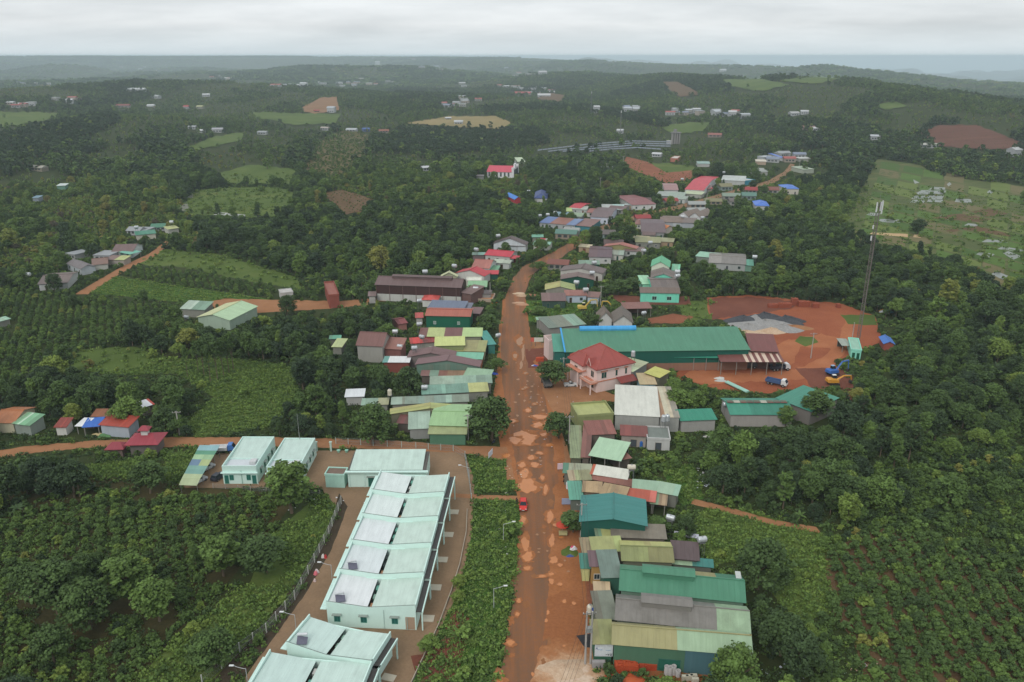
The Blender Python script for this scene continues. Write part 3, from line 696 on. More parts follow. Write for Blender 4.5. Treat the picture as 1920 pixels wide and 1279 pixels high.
def aged(segs, rr):
    out = []; f0 = 0.0
    for f1, c in ([(1.0, segs)] if isinstance(segs, tuple) else segs):
        n = 1 if f1 - f0 < .3 else rr.choice([2, 3, 3]); cuts = sorted(rr.uniform(.15, .85) for _ in range(n - 1)) + [1.0]
        for q in cuts:
            k = rr.choice([.92, 1.0, 1.0, 1.07]); r = rr.choice([0, 0, 0, .18]); out.append((f0 + (f1 - f0) * q, tuple(int(min(232, v * k) * (1 - r) + w * r) for v, w in zip(c, (128, 92, 74)))))
        f0 = f1
    return out
def building(name, label, A, B, D, he, roof, rise, segs, wall, cat=None, group=None, over=.35, segs2=None, wins='auto', gable=None, open_=False, dirt=.35, lm=None, base=None, plinth=None, lvmin=None, guard=True):
    a, u, v, lu, lv = axes(A, B, D, he + (rise if roof == 'gu' else rise if roof == 'shed' else 0) * 0)
    if roof in ('gu',):           # D is the ridge seen at height he + rise
        d = P(*D, he + rise); lv = max(2.0, 2 * (d - a).dot(v))
    elif roof == 'shed' and rise:
        d = P(*D, he + rise); lv = max(1.5, (d - a).dot(v))
    if lvmin: lv = max(lv, lvmin)
    g = float(T(a.x + (u.x*lu + v.x*lv)/2, a.y + (u.y*lu + v.y*lv)/2)) if base is None else base
    far = math.hypot(a.x, a.y)
    o = empty(name, (a.x, a.y, g), math.atan2(u.y, u.x))
    SEED[0] += 1; rr = random.Random(SEED[0])
    rib = far < 330
    if dirt >= .3 and far < 420 and roof != 'hip':        # sheets of different age side by side
        segs = aged(segs, rr); segs2 = aged(segs2, rr) if segs2 else None
    segs2 = segs2 or segs
    h = he; ov = over
    W = MB(); i = .12
    x0, x1, y0, y1 = i, lu - i, i, lv - i
    zb = -1.2
    def quad(p, q, r, s): W.poly([p, q, r, s])
    top = {}
    if roof == 'gu': zf = zk = h; zr = h + rise
    elif roof == 'shed': zf = h; zk = h + rise
    else: zf = zk = h
    drop = .06
    if not open_:
        if roof == 'gu':
            ym = lv / 2
            W.poly([(x0,y0,zb),(x1,y0,zb),(x1,y0,h-drop),(x0,y0,h-drop)]); W.poly([(x1,y1,zb),(x0,y1,zb),(x0,y1,h-drop),(x1,y1,h-drop)])
            W.poly([(x1,y0,zb),(x1,y1,zb),(x1,y1,h-drop),(x1,ym,zr-drop),(x1,y0,h-drop)]); W.poly([(x0,y1,zb),(x0,y0,zb),(x0,y0,h-drop),(x0,ym,zr-drop),(x0,y1,h-drop)])
        elif roof == 'gv':
            xm = lu / 2
            W.poly([(x0,y0,zb),(x1,y0,zb),(x1,y0,h-drop),(xm,y0,h+rise-drop),(x0,y0,h-drop)]); W.poly([(x1,y1,zb),(x0,y1,zb),(x0,y1,h-drop),(xm,y1,h+rise-drop),(x1,y1,h-drop)])
            W.poly([(x1,y0,zb),(x1,y1,zb),(x1,y1,h-drop),(x1,y0,h-drop)]); W.poly([(x0,y1,zb),(x0,y0,zb),(x0,y0,h-drop),(x0,y1,h-drop)])
        else:
            W.poly([(x0,y0,zb),(x1,y0,zb),(x1,y0,zf-drop),(x0,y0,zf-drop)]); W.poly([(x1,y1,zb),(x0,y1,zb),(x0,y1,zk-drop),(x1,y1,zk-drop)])
            W.poly([(x1,y0,zb),(x1,y1,zb),(x1,y1,zk-drop),(x1,y0,zf-drop)]); W.poly([(x0,y1,zb),(x0,y0,zb),(x0,y0,zf-drop),(x0,y1,zk-drop)])
            if roof in ('flat', 'shed'): W.poly([(x0,y0,zf-.08),(x1,y0,zf-.08),(x1,y1,zk-.08),(x0,y1,zk-.08)])
        W.build('wall', paint(wall, .35), o)
        if plinth:
            p = MB(); p.box(x0-.04, x1+.04, y0-.04, y1+.04, -1.0, plinth[0]); p.build('lower_wall', paint(plinth[1], .5), o)
    else:
        nx_ = max(2, round(lu / 4.5) + 1)
        for k in range(nx_):
            for yy, zz in ((y0, zf), (y1, zk)):
                p = MB(); xx = x0 + (x1 - x0) * k / (nx_ - 1); p.box(xx-.09, xx+.09, yy-.09, yy+.09, -.6, zz-.08); p.build('post', flat((150,146,138)), o)
        w2 = MB(); w2.box(x0, x1, y1-.12, y1-.02 , -.8, zk-.1); w2.build('rear_wall', paint(wall, .5), o)
    if roof == 'gu':
        k = rise / (lv / 2); zo = h - ov * k
        roof_slope(o, (-ov,-ov,zo), (lu+ov,-ov,zo), (lu+ov,lv/2,h+rise), (-ov,lv/2,h+rise), segs, rib, dirt)
        roof_slope(o, (lu+ov,lv+ov,zo), (-ov,lv+ov,zo), (-ov,lv/2,h+rise), (lu+ov,lv/2,h+rise), [(1 - f, c) for f, c in ([(0.0, None)] + segs2)[::-1] if c] if False else flip(segs2), rib, dirt)
        if far < 420:
            m = MB(); m.bar((-ov, lv/2, h+rise+.06), (lu+ov, lv/2, h+rise+.06), .13, n=6); m.build('ridge_cap', sheet(segs[0][1] if isinstance(segs, list) else segs, .2), o)
    elif roof == 'gv':
        k = rise / (lu / 2); zo = h - ov * k; xm = lu / 2
        roof_slope(o, (-ov,lv+ov,zo), (-ov,-ov,zo), (xm,-ov,h+rise), (xm,lv+ov,h+rise), segs, rib, dirt)
        roof_slope(o, (lu+ov,-ov,zo), (lu+ov,lv+ov,zo), (xm,lv+ov,h+rise), (xm,-ov,h+rise), segs2, rib, dirt)
        if far < 420:
            m = MB(); m.bar((xm, -ov, h+rise+.06), (xm, lv+ov, h+rise+.06), .13, n=6); m.build('ridge_cap', sheet(segs[0][1] if isinstance(segs, list) else segs, .2), o)
    elif roof == 'shed':
        k = rise / lv
        roof_slope(o, (-ov,-ov,h-ov*k), (lu+ov,-ov,h-ov*k), (lu+ov,lv+ov,h+rise+ov*k), (-ov,lv+ov,h+rise+ov*k), segs, rib, dirt)
    elif roof == 'hip':
        t = min(lu, lv) / 2; zo = h - ov * rise / t
        c = segs[0][1] if isinstance(segs, list) else segs
        if lu >= lv: r0, r1 = Vector((t, lv/2, h+rise)), Vector((lu-t, lv/2, h+rise))
        else: r0, r1 = Vector((lu/2, t, h+rise)), Vector((lu/2, lv-t, h+rise))
        q = [Vector((-ov,-ov,zo)), Vector((lu+ov,-ov,zo)), Vector((lu+ov,lv+ov,zo)), Vector((-ov,lv+ov,zo))]
        faces = [(q[0],q[1],r1,r0), (q[1],q[2],r1), (q[2],q[3],r0,r1), (q[3],q[0],r0)] if lu >= lv else [(q[0],q[1],r0), (q[1],q[2],r1,r0), (q[2],q[3],r1), (q[3],q[0],r0,r1)]
        m = MB()
        for f in faces:
            m.poly(f, [((p - f[0]).length if k else 0, k) for k, p in enumerate(f)])
        m.poly([p - Vector((0,0,.1)) for p in q[::-1]])
        for k in range(4): m.poly([q[k] - Vector((0,0,.1)), q[(k+1)%4] - Vector((0,0,.1)), q[(k+1)%4], q[k]])
        m.build('roof', sheet(c, dirt), o)
        m = MB()
        for aa, bb in ((q[0],r0), (q[1],r1 if lu >= lv else r0), (q[2],r1), (q[3],r0 if lu >= lv else r1), (r0,r1)): m.bar(aa + Vector((0,0,.03)), bb + Vector((0,0,.05)), .1, n=5)
        m.build('ridge_cap', sheet(c, .2), o)
    elif roof == 'flat':
        m = MB(); m.box(.3, lu-.3, .3, lv-.3, h-.05, h+.02); m.build('roof_slab', sheet(segs if isinstance(segs, tuple) else segs[0][1], dirt), o)
        m = MB(); ph = rise or .5
        for aa in ((0,lu,0,.22), (0,lu,lv-.22,lv), (0,.22,.22,lv-.22), (lu-.22,lu,.22,lv-.22)): m.box(*aa, h-.3, h+ph)
        m.build('parapet', paint(wall, .35), o)
    if wins == 'auto' and not open_ and he > 2.3 and far < 620:
        n = max(1, int(lu / 4.2)); dk = rr.randrange(n)
        for k in range(n):
            xx = lu * (k + .5) / n
            if k == dk and lu > 4: opening(o, xx, y0, 0.05, 1.0 if n > 1 else 1.6, 2.1, 0, -1, 'door', (120,110,96), rr.choice([(70,52,42), (40,84,78), (84,90,96), (120,70,50)]))
            else: opening(o, xx, y0, 1.0, 1.2, 1.25, 0, -1, 'window', rr.choice([(225,225,220), (120,140,130), (90,70,56)]))
    elif isinstance(wins, list):
        for wd in wins: opening(o, *wd[0], **wd[1])
    tag(o, label, cat or name.replace('_', ' '), group)
    note(o, lu, lv, he + max(rise, 0), lm, guard)
    o_info[o.name] = (lu, lv)
    return o
o_info = {}
def flip(segs):
    if isinstance(segs, tuple): return segs
    fs = [0.0] + [f for f, _ in segs]; out = []
    for k in range(len(segs) - 1, -1, -1): out.append((1 - fs[k], segs[k][1]))
    return out
def Z(ox, oy, s=4.0): return lambda X, Y: (ox + X / s, oy + Y / s)
def monitor(o, x0, x1, yc, wd, z, hgt, c, wallc=None):
    """raised ridge ventilator on a hall roof"""
    m = MB(); m.box(x0, x1, yc-wd/2+.15, yc+wd/2-.15, z-.6, z+hgt); p = m.build('vent_wall', paint(wallc or c, .4), o)
    e = .2
    for s in (-1, 1):
        a, b = (x0-e, yc+s*(wd/2+.15), z+hgt-.05), (x1+e, yc+s*(wd/2+.15), z+hgt-.05); c0, c1 = (x0-e, yc, z+hgt+.4), (x1+e, yc, z+hgt+.4)
        if s < 0: roof_slope(o, a, b, c1, c0, c, True, .3, name='vent_roof')
        else: roof_slope(o, b, a, c0, c1, c, True, .3, name='vent_roof')

# ---- right foreground: the green corrugated halls
q = Z(960, 959)
A_, B_ = q(762,982), q(1792,1066)
def hall(label, A, B, D, he, rise, segs, wall, lm, segs2=None, **k): return building('corrugated_hall', label, A, B, D, he, 'gu', rise, segs, wall, 'hall', 'corrugated halls side by side', segs2=segs2, lm=lm, **k)
h1 = hall('nearest corrugated hall, green walled, roof half olive and half pale green', q(762,982), q(1792,1066), q(775,850), 5.0, 1.5, [(.47, OLIVE), (1, PALEGRN)], (84,124,98), 'nearest green walled hall', wins=None, dirt=.25)
lu, lv = o_info[h1.name]
for k, (f, w, hh, c) in enumerate([(.42, 3.6, 2.4, (46,110,92)), (.6, 1.0, 2.6, (40,84,86)), (.69, 2.0, 2.6, (40,84,86))]): opening(h1, lu * f, .12, .02 if not k else .3, w, hh, 0, -1, 'door' if not k else 'window', (60,110,100) if not k else (100,140,150), c)
m = MB(); m.box(.53*lu, .80*lu, .02, .1, -.5, 4.6); m.build('blue_wall_sheet', sheet((84,124,132), .3), h1)
h2 = hall('middle corrugated hall with stained grey roof, pale green at its right end', q(785,800), q(1778,900), q(800,652), 5.0, 1.6, [(.755, FIBRO), (1, PALEGRN)], (120,130,118), 'grey roofed middle hall', wins=None, dirt=.75)
lu, lv = o_info[h2.name]; monitor(h2, lu*.19, lu*.57, lv/2, 2.4, 6.6, .7, (128,124,118))
h3 = hall('back corrugated hall with clean teal green roof and long ridge vent', q(815,580), q(1742,672), q(820,432), 5.0, 1.6, TEAL, (120,150,130), 'teal roofed back hall', wins=None, dirt=.12, segs2=[(.4, TEAL), (.6, PALEGRN), (.78, OLIVE), (1, TEAL)])
lu, lv = o_info[h3.name]; monitor(h3, lu*.18, lu*.6, lv/2, 2.4, 6.6, .7, TEAL)
m = MB(); m.box(lu*.955, lu*1.0, lv*.52, lv*1.0, 5.75, 5.95); m.build('end_flashing', paint((200,205,200), .4), h3)
building('lean_to', 'olive lean-to in front of the nearest hall carrying a white signboard', q(615,985), q(757,985), q(645,818), 4.0, 'shed', .5, [(1, (150,152,100))], (62,112,88), 'shed', wins=None, dirt=.6, lm='olive lean-to')
building('lean_to', 'grey green lean-to in front of the grey roofed hall', q(645,805), q(783,800), q(675,602), 4.0, 'shed', .5, (128,134,118), (110,120,104), 'shed', wins=None, dirt=.7)
building('shop_shed', 'small tan roofed shed between the lean-tos and the ochre shop', q(625,632), q(728,636), q(632,532), 3.0, 'shed', .3, (200,176,140), (120,100,80), 'shed', wins=None)
building('shop', 'grey green roofed shop with white eave beside the teal hall', q(682,490), q(818,487), q(705,294), 4.2, 'shed', .6, [(1, (128,148,136))], (60,110,92), 'shop', wins=None, dirt=.6)
building('shop', 'narrow shop with purple brown roof and ochre front wall', q(592,405), q(690,405), q(597,300), 4.2, 'shed', .4, (112,88,92), (186,146,84), 'shop', lm='ochre shop')
building('kiosk', 'narrow teal roofed kiosk with pale yellow end by the power pole', q(525,420), q(588,420), q(527,320), 3.2, 'shed', .4, (70,136,120), (206,206,140), 'kiosk', wins=None)
building('shop', 'tan roofed low shop left of the yellow green roof', q(540,320), q(612,318), q(545,202), 3.0, 'shed', .3, [(1, (164,150,118))], (130,110,90), 'shop', wins=None)
building('shop', 'yellow green roofed shop with cream gutter next to the yellow roof', q(612,298), q(828,290), q(625,196), 3.6, 'shed', .5, (164,174,112), (140,130,110), 'shop', wins=None, dirt=.5)
building('workshop', 'workshop with yellow rear slope and olive front slope behind the teal hall', q(832,360), q(1206,374), q(832,256), 4.2, 'gu', 1.0, (138,144,94), (120,120,100), 'workshop', segs2=(188,188,118), wins=None, dirt=.4, lm='yellow sloped workshop')
building('workshop_wing', 'dark brown roofed wing at the right of the yellow sloped workshop', q(1206,345), q(1396,362), q(1112,214), 3.6, 'shed', .5, (96,80,80), (110,100,96), 'shed', wins=None)
building('shed', 'low patchwork shed with cream and teal sheets behind the teal hall', q(1206,385), q(1500,412), q(1210,345), 2.8, 'shed', .3, [(.5, PALEGRN), (1, TEALB)], (120,120,110), 'shed', wins=None)
building('shed', 'long grey fibre cement roof behind the workshop', q(755,186), q(1150,200), q(760,92), 3.4, 'shed', .6, (132,124,110), (120,110,100), 'shed', wins=None, dirt=.7)
building('shed', 'small yellowish lean-to in front of the grey fibre cement roof', q(640,190), q(738,188), q(645,118), 3.2, 'shed', .4, [(.4, (120,150,120)), (1, (164,164,104))], (90,110,90), 'shed', wins=None)
q = Z(900, 840)
building('storehouse', 'tall storehouse with smooth blue teal roof and dark teal wall', q(755,545), q(1245,578), q(765,360), 5.2, 'gv', 1.1, (62,130,124), DKTEAL, 'storehouse', dirt=.06, wins=None, lm='blue teal storehouse')
building('lean_to', 'pale teal lean-to left of the tan roofed cluster', q(680,382), q(768,382), q(736,252), 3.0, 'shed', .4, (96,158,136), (110,120,110), 'shed', wins=None)
building('house', 'house with tan corrugated roof behind the blue teal storehouse', q(775,322), q(905,330), q(790,252), 3.4, 'shed', .5, TAN, (140,120,100), wins=None, dirt=.5)
building('house', 'house with tan patchwork roof beside the rust striped roof', q(905,345), q(1078,378), q(915,262), 3.5, 'shed', .5, [(.35, (176,150,112)), (1, (160,138,104))], (140,120,100), wins=None, dirt=.5, lm='tan patchwork roof')
building('shed', 'rust red ribbed roof shed with pale battens', q(1088,372), q(1305,400), q(1100,302), 3.2, 'shed', .5, [(.8, (168,84,64)), (1, (190,104,90))], (110,90,80), 'shed', wins=None, open_=True)
building('house', 'grey green gabled house left part of the pair at the lane end', q(1150,302), q(1335,318), q(1180,242), 3.4, 'shed', .6, (150,178,152), (140,140,130), wins=None, dirt=.25)
building('house', 'grey green gabled house right part of the pair at the lane end', q(1335,325), q(1475,352), q(1352,256), 3.4, 'shed', .6, [(.75, (158,184,158)), (1, (150,184,160))], (130,130,120), wins=None, dirt=.25, lm='grey green houses at the lane end')
building('shed', 'small brown and green patch roof below the grey green pair', q(1285,412), q(1390,425), q(1312,342), 2.8, 'shed', .3, [(.5, (140,164,130)), (1, (164,140,110))], (90,80,70), 'shed', wins=None, open_=True)
building('house', 'long house with cream roof edged in red', q(835,190), q(1098,230), q(857,128), 3.5, 'shed', .5, [(.08, (190,100,70)), (1, CREAM)], (150,140,130), wins=None, dirt=.25, lm='cream roof edged in red')
building('house', 'long house with dull red brown roof below the cream one', q(842,228), q(1130,282), q(852,190), 3.0, 'shed', .4, (140,92,80), (140,120,110), wins=None)
building('shop', 'grey olive roofed shop at the roadside left of the cream roof', q(630,182), q(828,192), q(662,118), 3.4, 'shed', .5, [(.2, (86,130,108)), (1, (160,164,138))], (120,120,110), 'shop', wins=None, dirt=.5)
building('shop', 'shop with two small olive roof patches below the grey olive roof', q(678,238), q(830,232), q(690,172), 3.2, 'shed', .4, [(.3, (180,164,134)), (1, (164,170,126))], (86,140,116), 'shop', wins=None, dirt=.5)
q = Z(960, 560)
building('open_shed', 'pale mint roofed open shed at the bend of the row', q(585,1172), q(810,1213), q(588,1030), 4.0, 'shed', .5, (172,204,170), (90,84,74), 'shed', open_=True, wins=None, dirt=.15, lm='pale mint open shed')
building('house', 'house with wide red brown roof above the pale mint shed', q(578,1018), q(775,1010), q(572,918), 3.8, 'shed', .5, (140,86,76), (120,110,100), wins=None, lm='wide red brown roof')
building('house', 'narrow strip roof in red brown between olive and pale mint', q(525,1185), q(578,1188), q(518,948), 3.5, 'shed', .4, (132,86,76), (110,100,90), wins=None)
building('shop', 'long olive roofed shop along the roadside with cream patches', q(445,1190), q(522,1192), q(442,952), 3.3, 'shed', .3, (146,158,118), (110,110,90), 'shop', wins=None, dirt=.7)
building('shed', 'brown roof shed right of the pale mint open shed', q(800,1208), q(888,1192), q(795,1058), 3.0, 'shed', .4, (140,92,82), (100,90,80), 'shed', wins=None)
building('house', 'house with dark red roof left of the water tank tower', q(820,1020), q(1010,1030), q(828,950), 3.4, 'shed', .5, (132,72,66), (170,160,150), lm='dark red roof')
building('tank_house', 'small flat roofed white block carrying water tanks', q(1012,1050), q(1190,1058), q(1010,960), 3.2, 'flat', .3, (120,128,120), (200,200,196), 'house', lm='water tank block')
building('shop', 'olive flat roofed shop with white parapet at the roadside', q(492,888), q(765,868), q(466,792), 4.2, 'flat', .5, (174,178,112), (150,156,104), 'shop', wins=None, dirt=.3, lm='olive flat roof')
building('storehouse', 'large storehouse with cream white roof and stained grey wall', q(772,868), q(1108,886), q(668,640), 4.6, 'shed', .4, (214,214,202), (168,168,162), 'storehouse', wins=None, dirt=.16, lm='large cream roofed storehouse', over=.15)
building('storehouse_wing', 'rusty and cream patchwork wing beside the cream storehouse', q(1108,888), q(1258,892), q(980,655), 4.3, 'shed', .3, [(.3, (170,130,96)), (.7, (206,198,170)), (1, (176,176,160))], (166,166,160), 'storehouse', wins=None, dirt=.6, over=.1)
building('shed', 'tan roofed annex behind the pink villa with yellow end roof', q(965,640), q(1080,640), q(905,560), 3.6, 'shed', .4, (206,186,142), (150,190,200), 'shed', wins=None)
building('shed', 'yellow green small roof behind the tan annex', q(1105,590), q(1180,545), q(1035,535), 4.2, 'shed', .3, (196,194,104), (120,116,96), 'shed', wins=None)
building('shed', 'pale green roofed annex with graffiti grey wall behind the villa', q(905,545), q(1015,478), q(835,395), 4.6, 'shed', .3, (196,208,170), (150,152,146), 'shed', wins=None)

# ---- long teal hall and its yard
lh = building('long_hall', 'long teal roofed hall with bright blue ridge vent behind the villa', q(405,398), (1405,655), q(385,228), 7.0, 'shed', 2.6, TEAL, (24,92,78), 'hall', wins=None, dirt=.1, lm='long teal hall', plinth=(2.6, (150,110,90)))
lu, lv = o_info[lh.name]
m = MB(); m.bar((lu*.10, lv-.6, 9.8), (lu*.42, lv-.6, 9.8), .95, n=10); m.build('ridge_vent', sheet((66,166,226), .05), lh)
m = MB(); m.box(-.3, .1, -.4, lv+.3, 6.9, 7.05); 
m = MB(); m.hexa([(-.6,-.5,6.95),(-.1,-.5,6.95),(-.1,lv+.4,9.65),(-.6,lv+.4,9.65)], [(-.6,-.5,7.25),(-.1,-.5,7.25),(-.1,lv+.4,9.95),(-.6,lv+.4,9.95)]); m.build('blue_verge_trim', flat((66,166,226)), lh)
building('side_bay', 'small teal roofed bay with blue trim at the left end of the long hall', q(318,395), q(402,395), q(305,266), 6.5, 'shed', 1.2, (78,152,128), (40,110,100), 'shed', wins=None, dirt=.08)
building('house', 'narrow pink house with arched window behind the teal side bay', q(275,325), q(375,315), q(285,282), 6.5, 'flat', .6, (200,180,170), (230,206,200), 'house', wins=None)
q = Z(1280, 560)
building('loading_bay', 'maroon roofed end bay between the teal hall and the gravel piles', q(512,388), q(714,396), q(462,262), 6.2, 'shed', 2.0, [(1, (122,72,68))], (110,80,72), 'shed', wins=None, dirt=.25)
building('porch', 'maroon porch roof with cream stripes over parked trucks', q(290,470), q(755,472), q(272,400), 4.6, 'shed', .9, [(.4,(122,74,68)),(.45,(214,190,170)),(.5,(122,74,68)),(.55,(214,190,170)),(.6,(122,74,68)),(.65,(214,190,170)),(.7,(122,74,68)),(.76,(214,190,170)),(.83,(122,74,68)),(.87,(214,190,170)),(.93,(122,74,68)),(.96,(214,190,170)),(1,(122,74,68))], (90,80,74), 'porch', open_=True, wins=None, dirt=.2, guard=True, lm='striped maroon porch')
building('porch', 'narrow teal porch roof along the front of the long hall', (1254,669), q(278,441), (1252,659), 4.6, 'shed', .5, (60,154,128), (150,146,138), 'porch', open_=True, wins=None, dirt=.06)
# works sheds
ws = building('works_shed', 'teal works shed with a band of rusty patched sheets across its roof', q(362,865), q(830,867), q(336,772), 3.8, 'gu', 1.3, [(.35, (62,142,118)), (1, (54,128,106))], (170,164,158), 'works', wins=None, dirt=.1, segs2=(64,138,116), lm='teal works shed')
lu, lv = o_info[ws.name]; m = MB(); 
for k in range(9):
    m = MB(); x = lu * (.0 + .11 * k); m.box(x, x + lu*.1, lv/2-.9, lv/2+.6, 5.15 + .015*(k%2), 5.22 + .015*(k%2)); m.build('patch_sheet', sheet([(120,72,60),(200,186,170),(132,80,66),(110,70,60)][k % 4], .6), ws)
building('works_shed', 'tall teal works shed standing at an angle behind the patched one', q(705,745), q(962,842), q(850,632), 4.4, 'shed', .5, (64,138,116), (130,124,118), 'works', wins=None, dirt=.08, lm='angled teal works shed')
building('works_shed', 'low teal roofed block left of the works sheds with grey wall', q(-10,912), q(250,902), q(-5,835), 3.6, 'shed', .8, (48,136,110), (168,166,160), 'works', wins=None, dirt=.06)
hut = building('hut', 'tiny mint hut with two green doors beside the mast', q(1262,382), q(1345,390), q(1265,296), 3.2, 'flat', .25, (150,196,172), (150,230,206), 'hut', wins=None, lm='tiny mint hut')
lu, lv = o_info[hut.name]
for f in (.3, .72): opening(hut, lu*f, .12, .05, .9, 2.1, 0, -1, 'door', (40,110,84), (34,96,74))
building('canopy', 'grey sheet canopy left of the tiny mint hut', q(1200,350), q(1258,352), q(1212,302), 2.6, 'shed', .2, (150,158,146), (90,90,84), 'canopy', open_=True, wins=None)
building('tarp_hut', 'red earth hut under a blue tarpaulin at the wood edge', q(1512,335), q(1590,340), q(1520,288), 2.6, 'gv', .8, (66,118,196), (160,84,70), 'hut', wins=None, dirt=.1)

# ---- behind the long hall, right of the road
q = Z(960, 320)
for k, (a, b, d, w) in enumerate([(q(652,1112), q(752,1112), q(560,1062), 'left'), (q(762,1135), q(905,1138), q(668,1060), 'right')]):
    building('gabled_house', f'white gabled house with grey brown roof, {w} one of the twins behind the long hall', a, b, d, 3.4, 'gv', 2.6, GREYBRN, (214,214,210), 'house', 'twin gabled houses', wins=None, lm=f'{w} twin gable')
building('open_shed', 'brown roofed open machine shed above the white water tank', q(845,1035), q(1045,1030), q(842,990), 3.6, 'shed', .6, (136,92,82), (120,90,80), 'shed', open_=True, wins=None)
building('shed', 'green grey long shed with broken cream roof beside the hall', q(280,1180), q(550,1150), q(320,1090), 4.0, 'shed', .5, [(.65, (126,140,124)), (1, (130,160,140))], (150,146,140), 'shed', wins=None)
building('shed', 'low pale green strip roof by the road before the long hall', q(190,1118), q(312,1112), q(190,1100), 3.5, 'shed', .3, (150,186,158), (150,150,142), 'shed', wins=None)
building('house', 'light blue fronted house with red brown roof by the parked excavators', q(402,935), q(560,935), q(400,897), 3.2, 'shed', .7, (150,100,88), (190,202,216), lm='light blue house')
building('house', 'brown roofed house with dark front left of the light blue house', q(228,975), q(402,975), q(202,918), 3.2, 'shed', .8, (124,96,92), (60,84,76))
building('house', 'small brown roofed wing right of the light blue house', q(565,945), q(648,950), q(565,907), 3.0, 'shed', .6, (124,92,84), (190,200,210), wins=None)
building('house', 'low gabled house with yellow green roof near the road', q(252,890), q(470,893), q(262,850), 3.4, 'gv', 1.4, (176,172,104), (150,146,134), segs2=(168,180,110), lm='yellow green gable', wins=None)
building('house', 'dark green walled house with brown gabled roof', q(368,812), q(615,818), q(372,780), 4.0, 'gv', 1.4, (124,104,98), (26,84,66), lm='dark green gabled house')
building('house', 'house with broad brown roof over a white stained gable', q(362,748), q(678,772), q(375,712), 3.6, 'gv', 1.8, (112,96,92), (200,196,188), lm='broad brown gable')
building('shed', 'green sheet shed behind the broad brown gable', q(505,700), q(655,702), q(507,672), 3.4, 'shed', .5, (120,160,138), (30,92,74), 'shed', wins=None)
building('house', 'house with dark purple brown roof among trees', q(578,645), q(745,650), q(640,588), 3.4, 'gu', 1.2, (100,78,84), (196,196,192), lm='purple brown roof')
building('house', 'long house with red brown gable roof and olive front', q(690,565), q(930,585), q(700,548), 3.6, 'gv', 1.5, (164,102,90), (150,144,96), lm='red brown gable with olive front')
building('house', 'house with mossy olive roof near the purple brown one', q(928,535), q(1112,540), q(935,495), 3.4, 'shed', .8, (150,150,106), (140,140,130))
building('house', 'large brown hip roofed house at the far bend', q(972,460), q(1150,465), q(1040,390), 3.6, 'gu', 1.6, (104,84,86), (160,160,160), lm='large brown roof at the far bend')
building('house', 'small house with bright orange roof beside the large brown roof', q(1155,432), q(1205,425), q(1142,388), 3.4, 'gv', 1.3, (200,124,70), (200,190,180), wins=None)
building('house', 'long brown roofed house beyond the orange one', q(1115,382), q(1270,390), q(1122,346), 3.2, 'gu', 1.0, (122,102,88), (196,200,204), wins=None)
building('house', 'long grey walled house with blue and rust roof patches', q(205,388), q(470,410), q(285,345), 3.4, 'shed', .8, [(.3, (96,120,170)), (.75, (150,100,84)), (1, (112,132,170))], (176,180,180), lm='grey house with blue and rust patches')
building('house', 'rust roofed house with teal front at the far road', q(470,410), q(590,420), q(450,350), 3.2, 'shed', .7, (132,96,88), (60,130,140), wins=None)
building('house', 'far red roofed house behind the grey one', q(430,275), q(512,282), q(402,240), 3.2, 'gu', 1.0, (190,50,62), (200,170,150), wins=None)
building('house', 'small yellow green roof beside the far red one', q(392,305), q(450,305), q(396,278), 3.0, 'shed', .6, (176,196,120), (150,150,130), wins=None)
building('house', 'far grey green roofs between the red and the white houses', q(320,335), q(520,345), q(340,308), 3.0, 'shed', .6, [(.5, (120,150,160)), (1, (140,160,130))], (150,150,150), wins=None)
building('house', 'navy hip roofed house on the wooded slope', q(168,205), q(262,206), q(150,158), 3.2, 'hip', 2.4, (62,80,132), (216,216,214), wins=None, lm='navy hip roof')
building('house', 'small bright blue roofed hut with red wall', q(22,215), q(72,212), q(20,178), 3.4, 'gv', 1.6, (64,130,214), (190,60,70), 'hut', wins=None)
building('house', 'white and pale blue house with dark roof at the far bend', q(588,345), q(735,352), q(580,292), 4.2, 'gu', 1.2, (112,92,92), (206,212,226))
building('house', 'pale grey roofs long house right of the white and blue one', q(680,290), q(845,292), q(725,252), 3.0, 'shed', .8, [(.5, (186,190,186)), (1, (176,204,196))], (170,170,166), wins=None)
building('house', 'white fronted house under a long dark red roof', q(905,258), q(1080,250), q(895,208), 3.6, 'gu', 1.0, (140,84,84), (216,216,212), lm='dark red roof with white front')
q = Z(1200, 280, 6)
building('house', 'white house with steep bright red roof on the far road', q(505,450), q(712,462), q(560,335), 4.2, 'gu', 2.2, (196,58,72), (220,222,220), lm='steep bright red roof')
building('house', 'red hip porch house right of the steep red roof', q(702,440), q(815,440), q(712,400), 3.0, 'shed', .8, (196,62,72), (160,140,130), wins=None)
building('house', 'pinkish roofed house left of the steep red roof', q(275,455), q(430,458), q(300,398), 3.4, 'gu', 1.3, (160,120,116), (206,206,204), wins=None)
building('house', 'grey roofed low house under the pinkish roof', q(185,520), q(490,535), q(205,470), 3.0, 'shed', .9, [(.4, (156,164,156)), (1, (150,166,150))], (150,150,146), wins=None)
building('house', 'cream porch roofs below the steep red roof', q(490,495), q(690,510), q(480,460), 2.8, 'shed', .6, (186,196,160), (170,170,160), wins=None)
building('long_house', 'long low white house across the far clearing', q(918,345), q(1180,358), q(930,290), 3.6, 'shed', .5, (190,196,190), (190,192,188), 'house', wins=None)
building('house', 'teal fronted annex of the long low white house', q(1180,358), q(1300,350), q(1180,300), 3.2, 'flat', .4, (196,200,196), (60,140,160), wins=None)
for k, (a, b, d, w) in enumerate([(q(432,742), q(545,758), q(500,690), 'left'), (q(550,755), q(682,770), q(600,690), 'right')]):
    building('gabled_house', f'far white gabled house with brown roof, {w} of the far twin gables', a, b, d, 3.4, 'gv', 2.6, (128,112,100), (216,216,216), 'house', 'far twin gabled houses', wins=None)
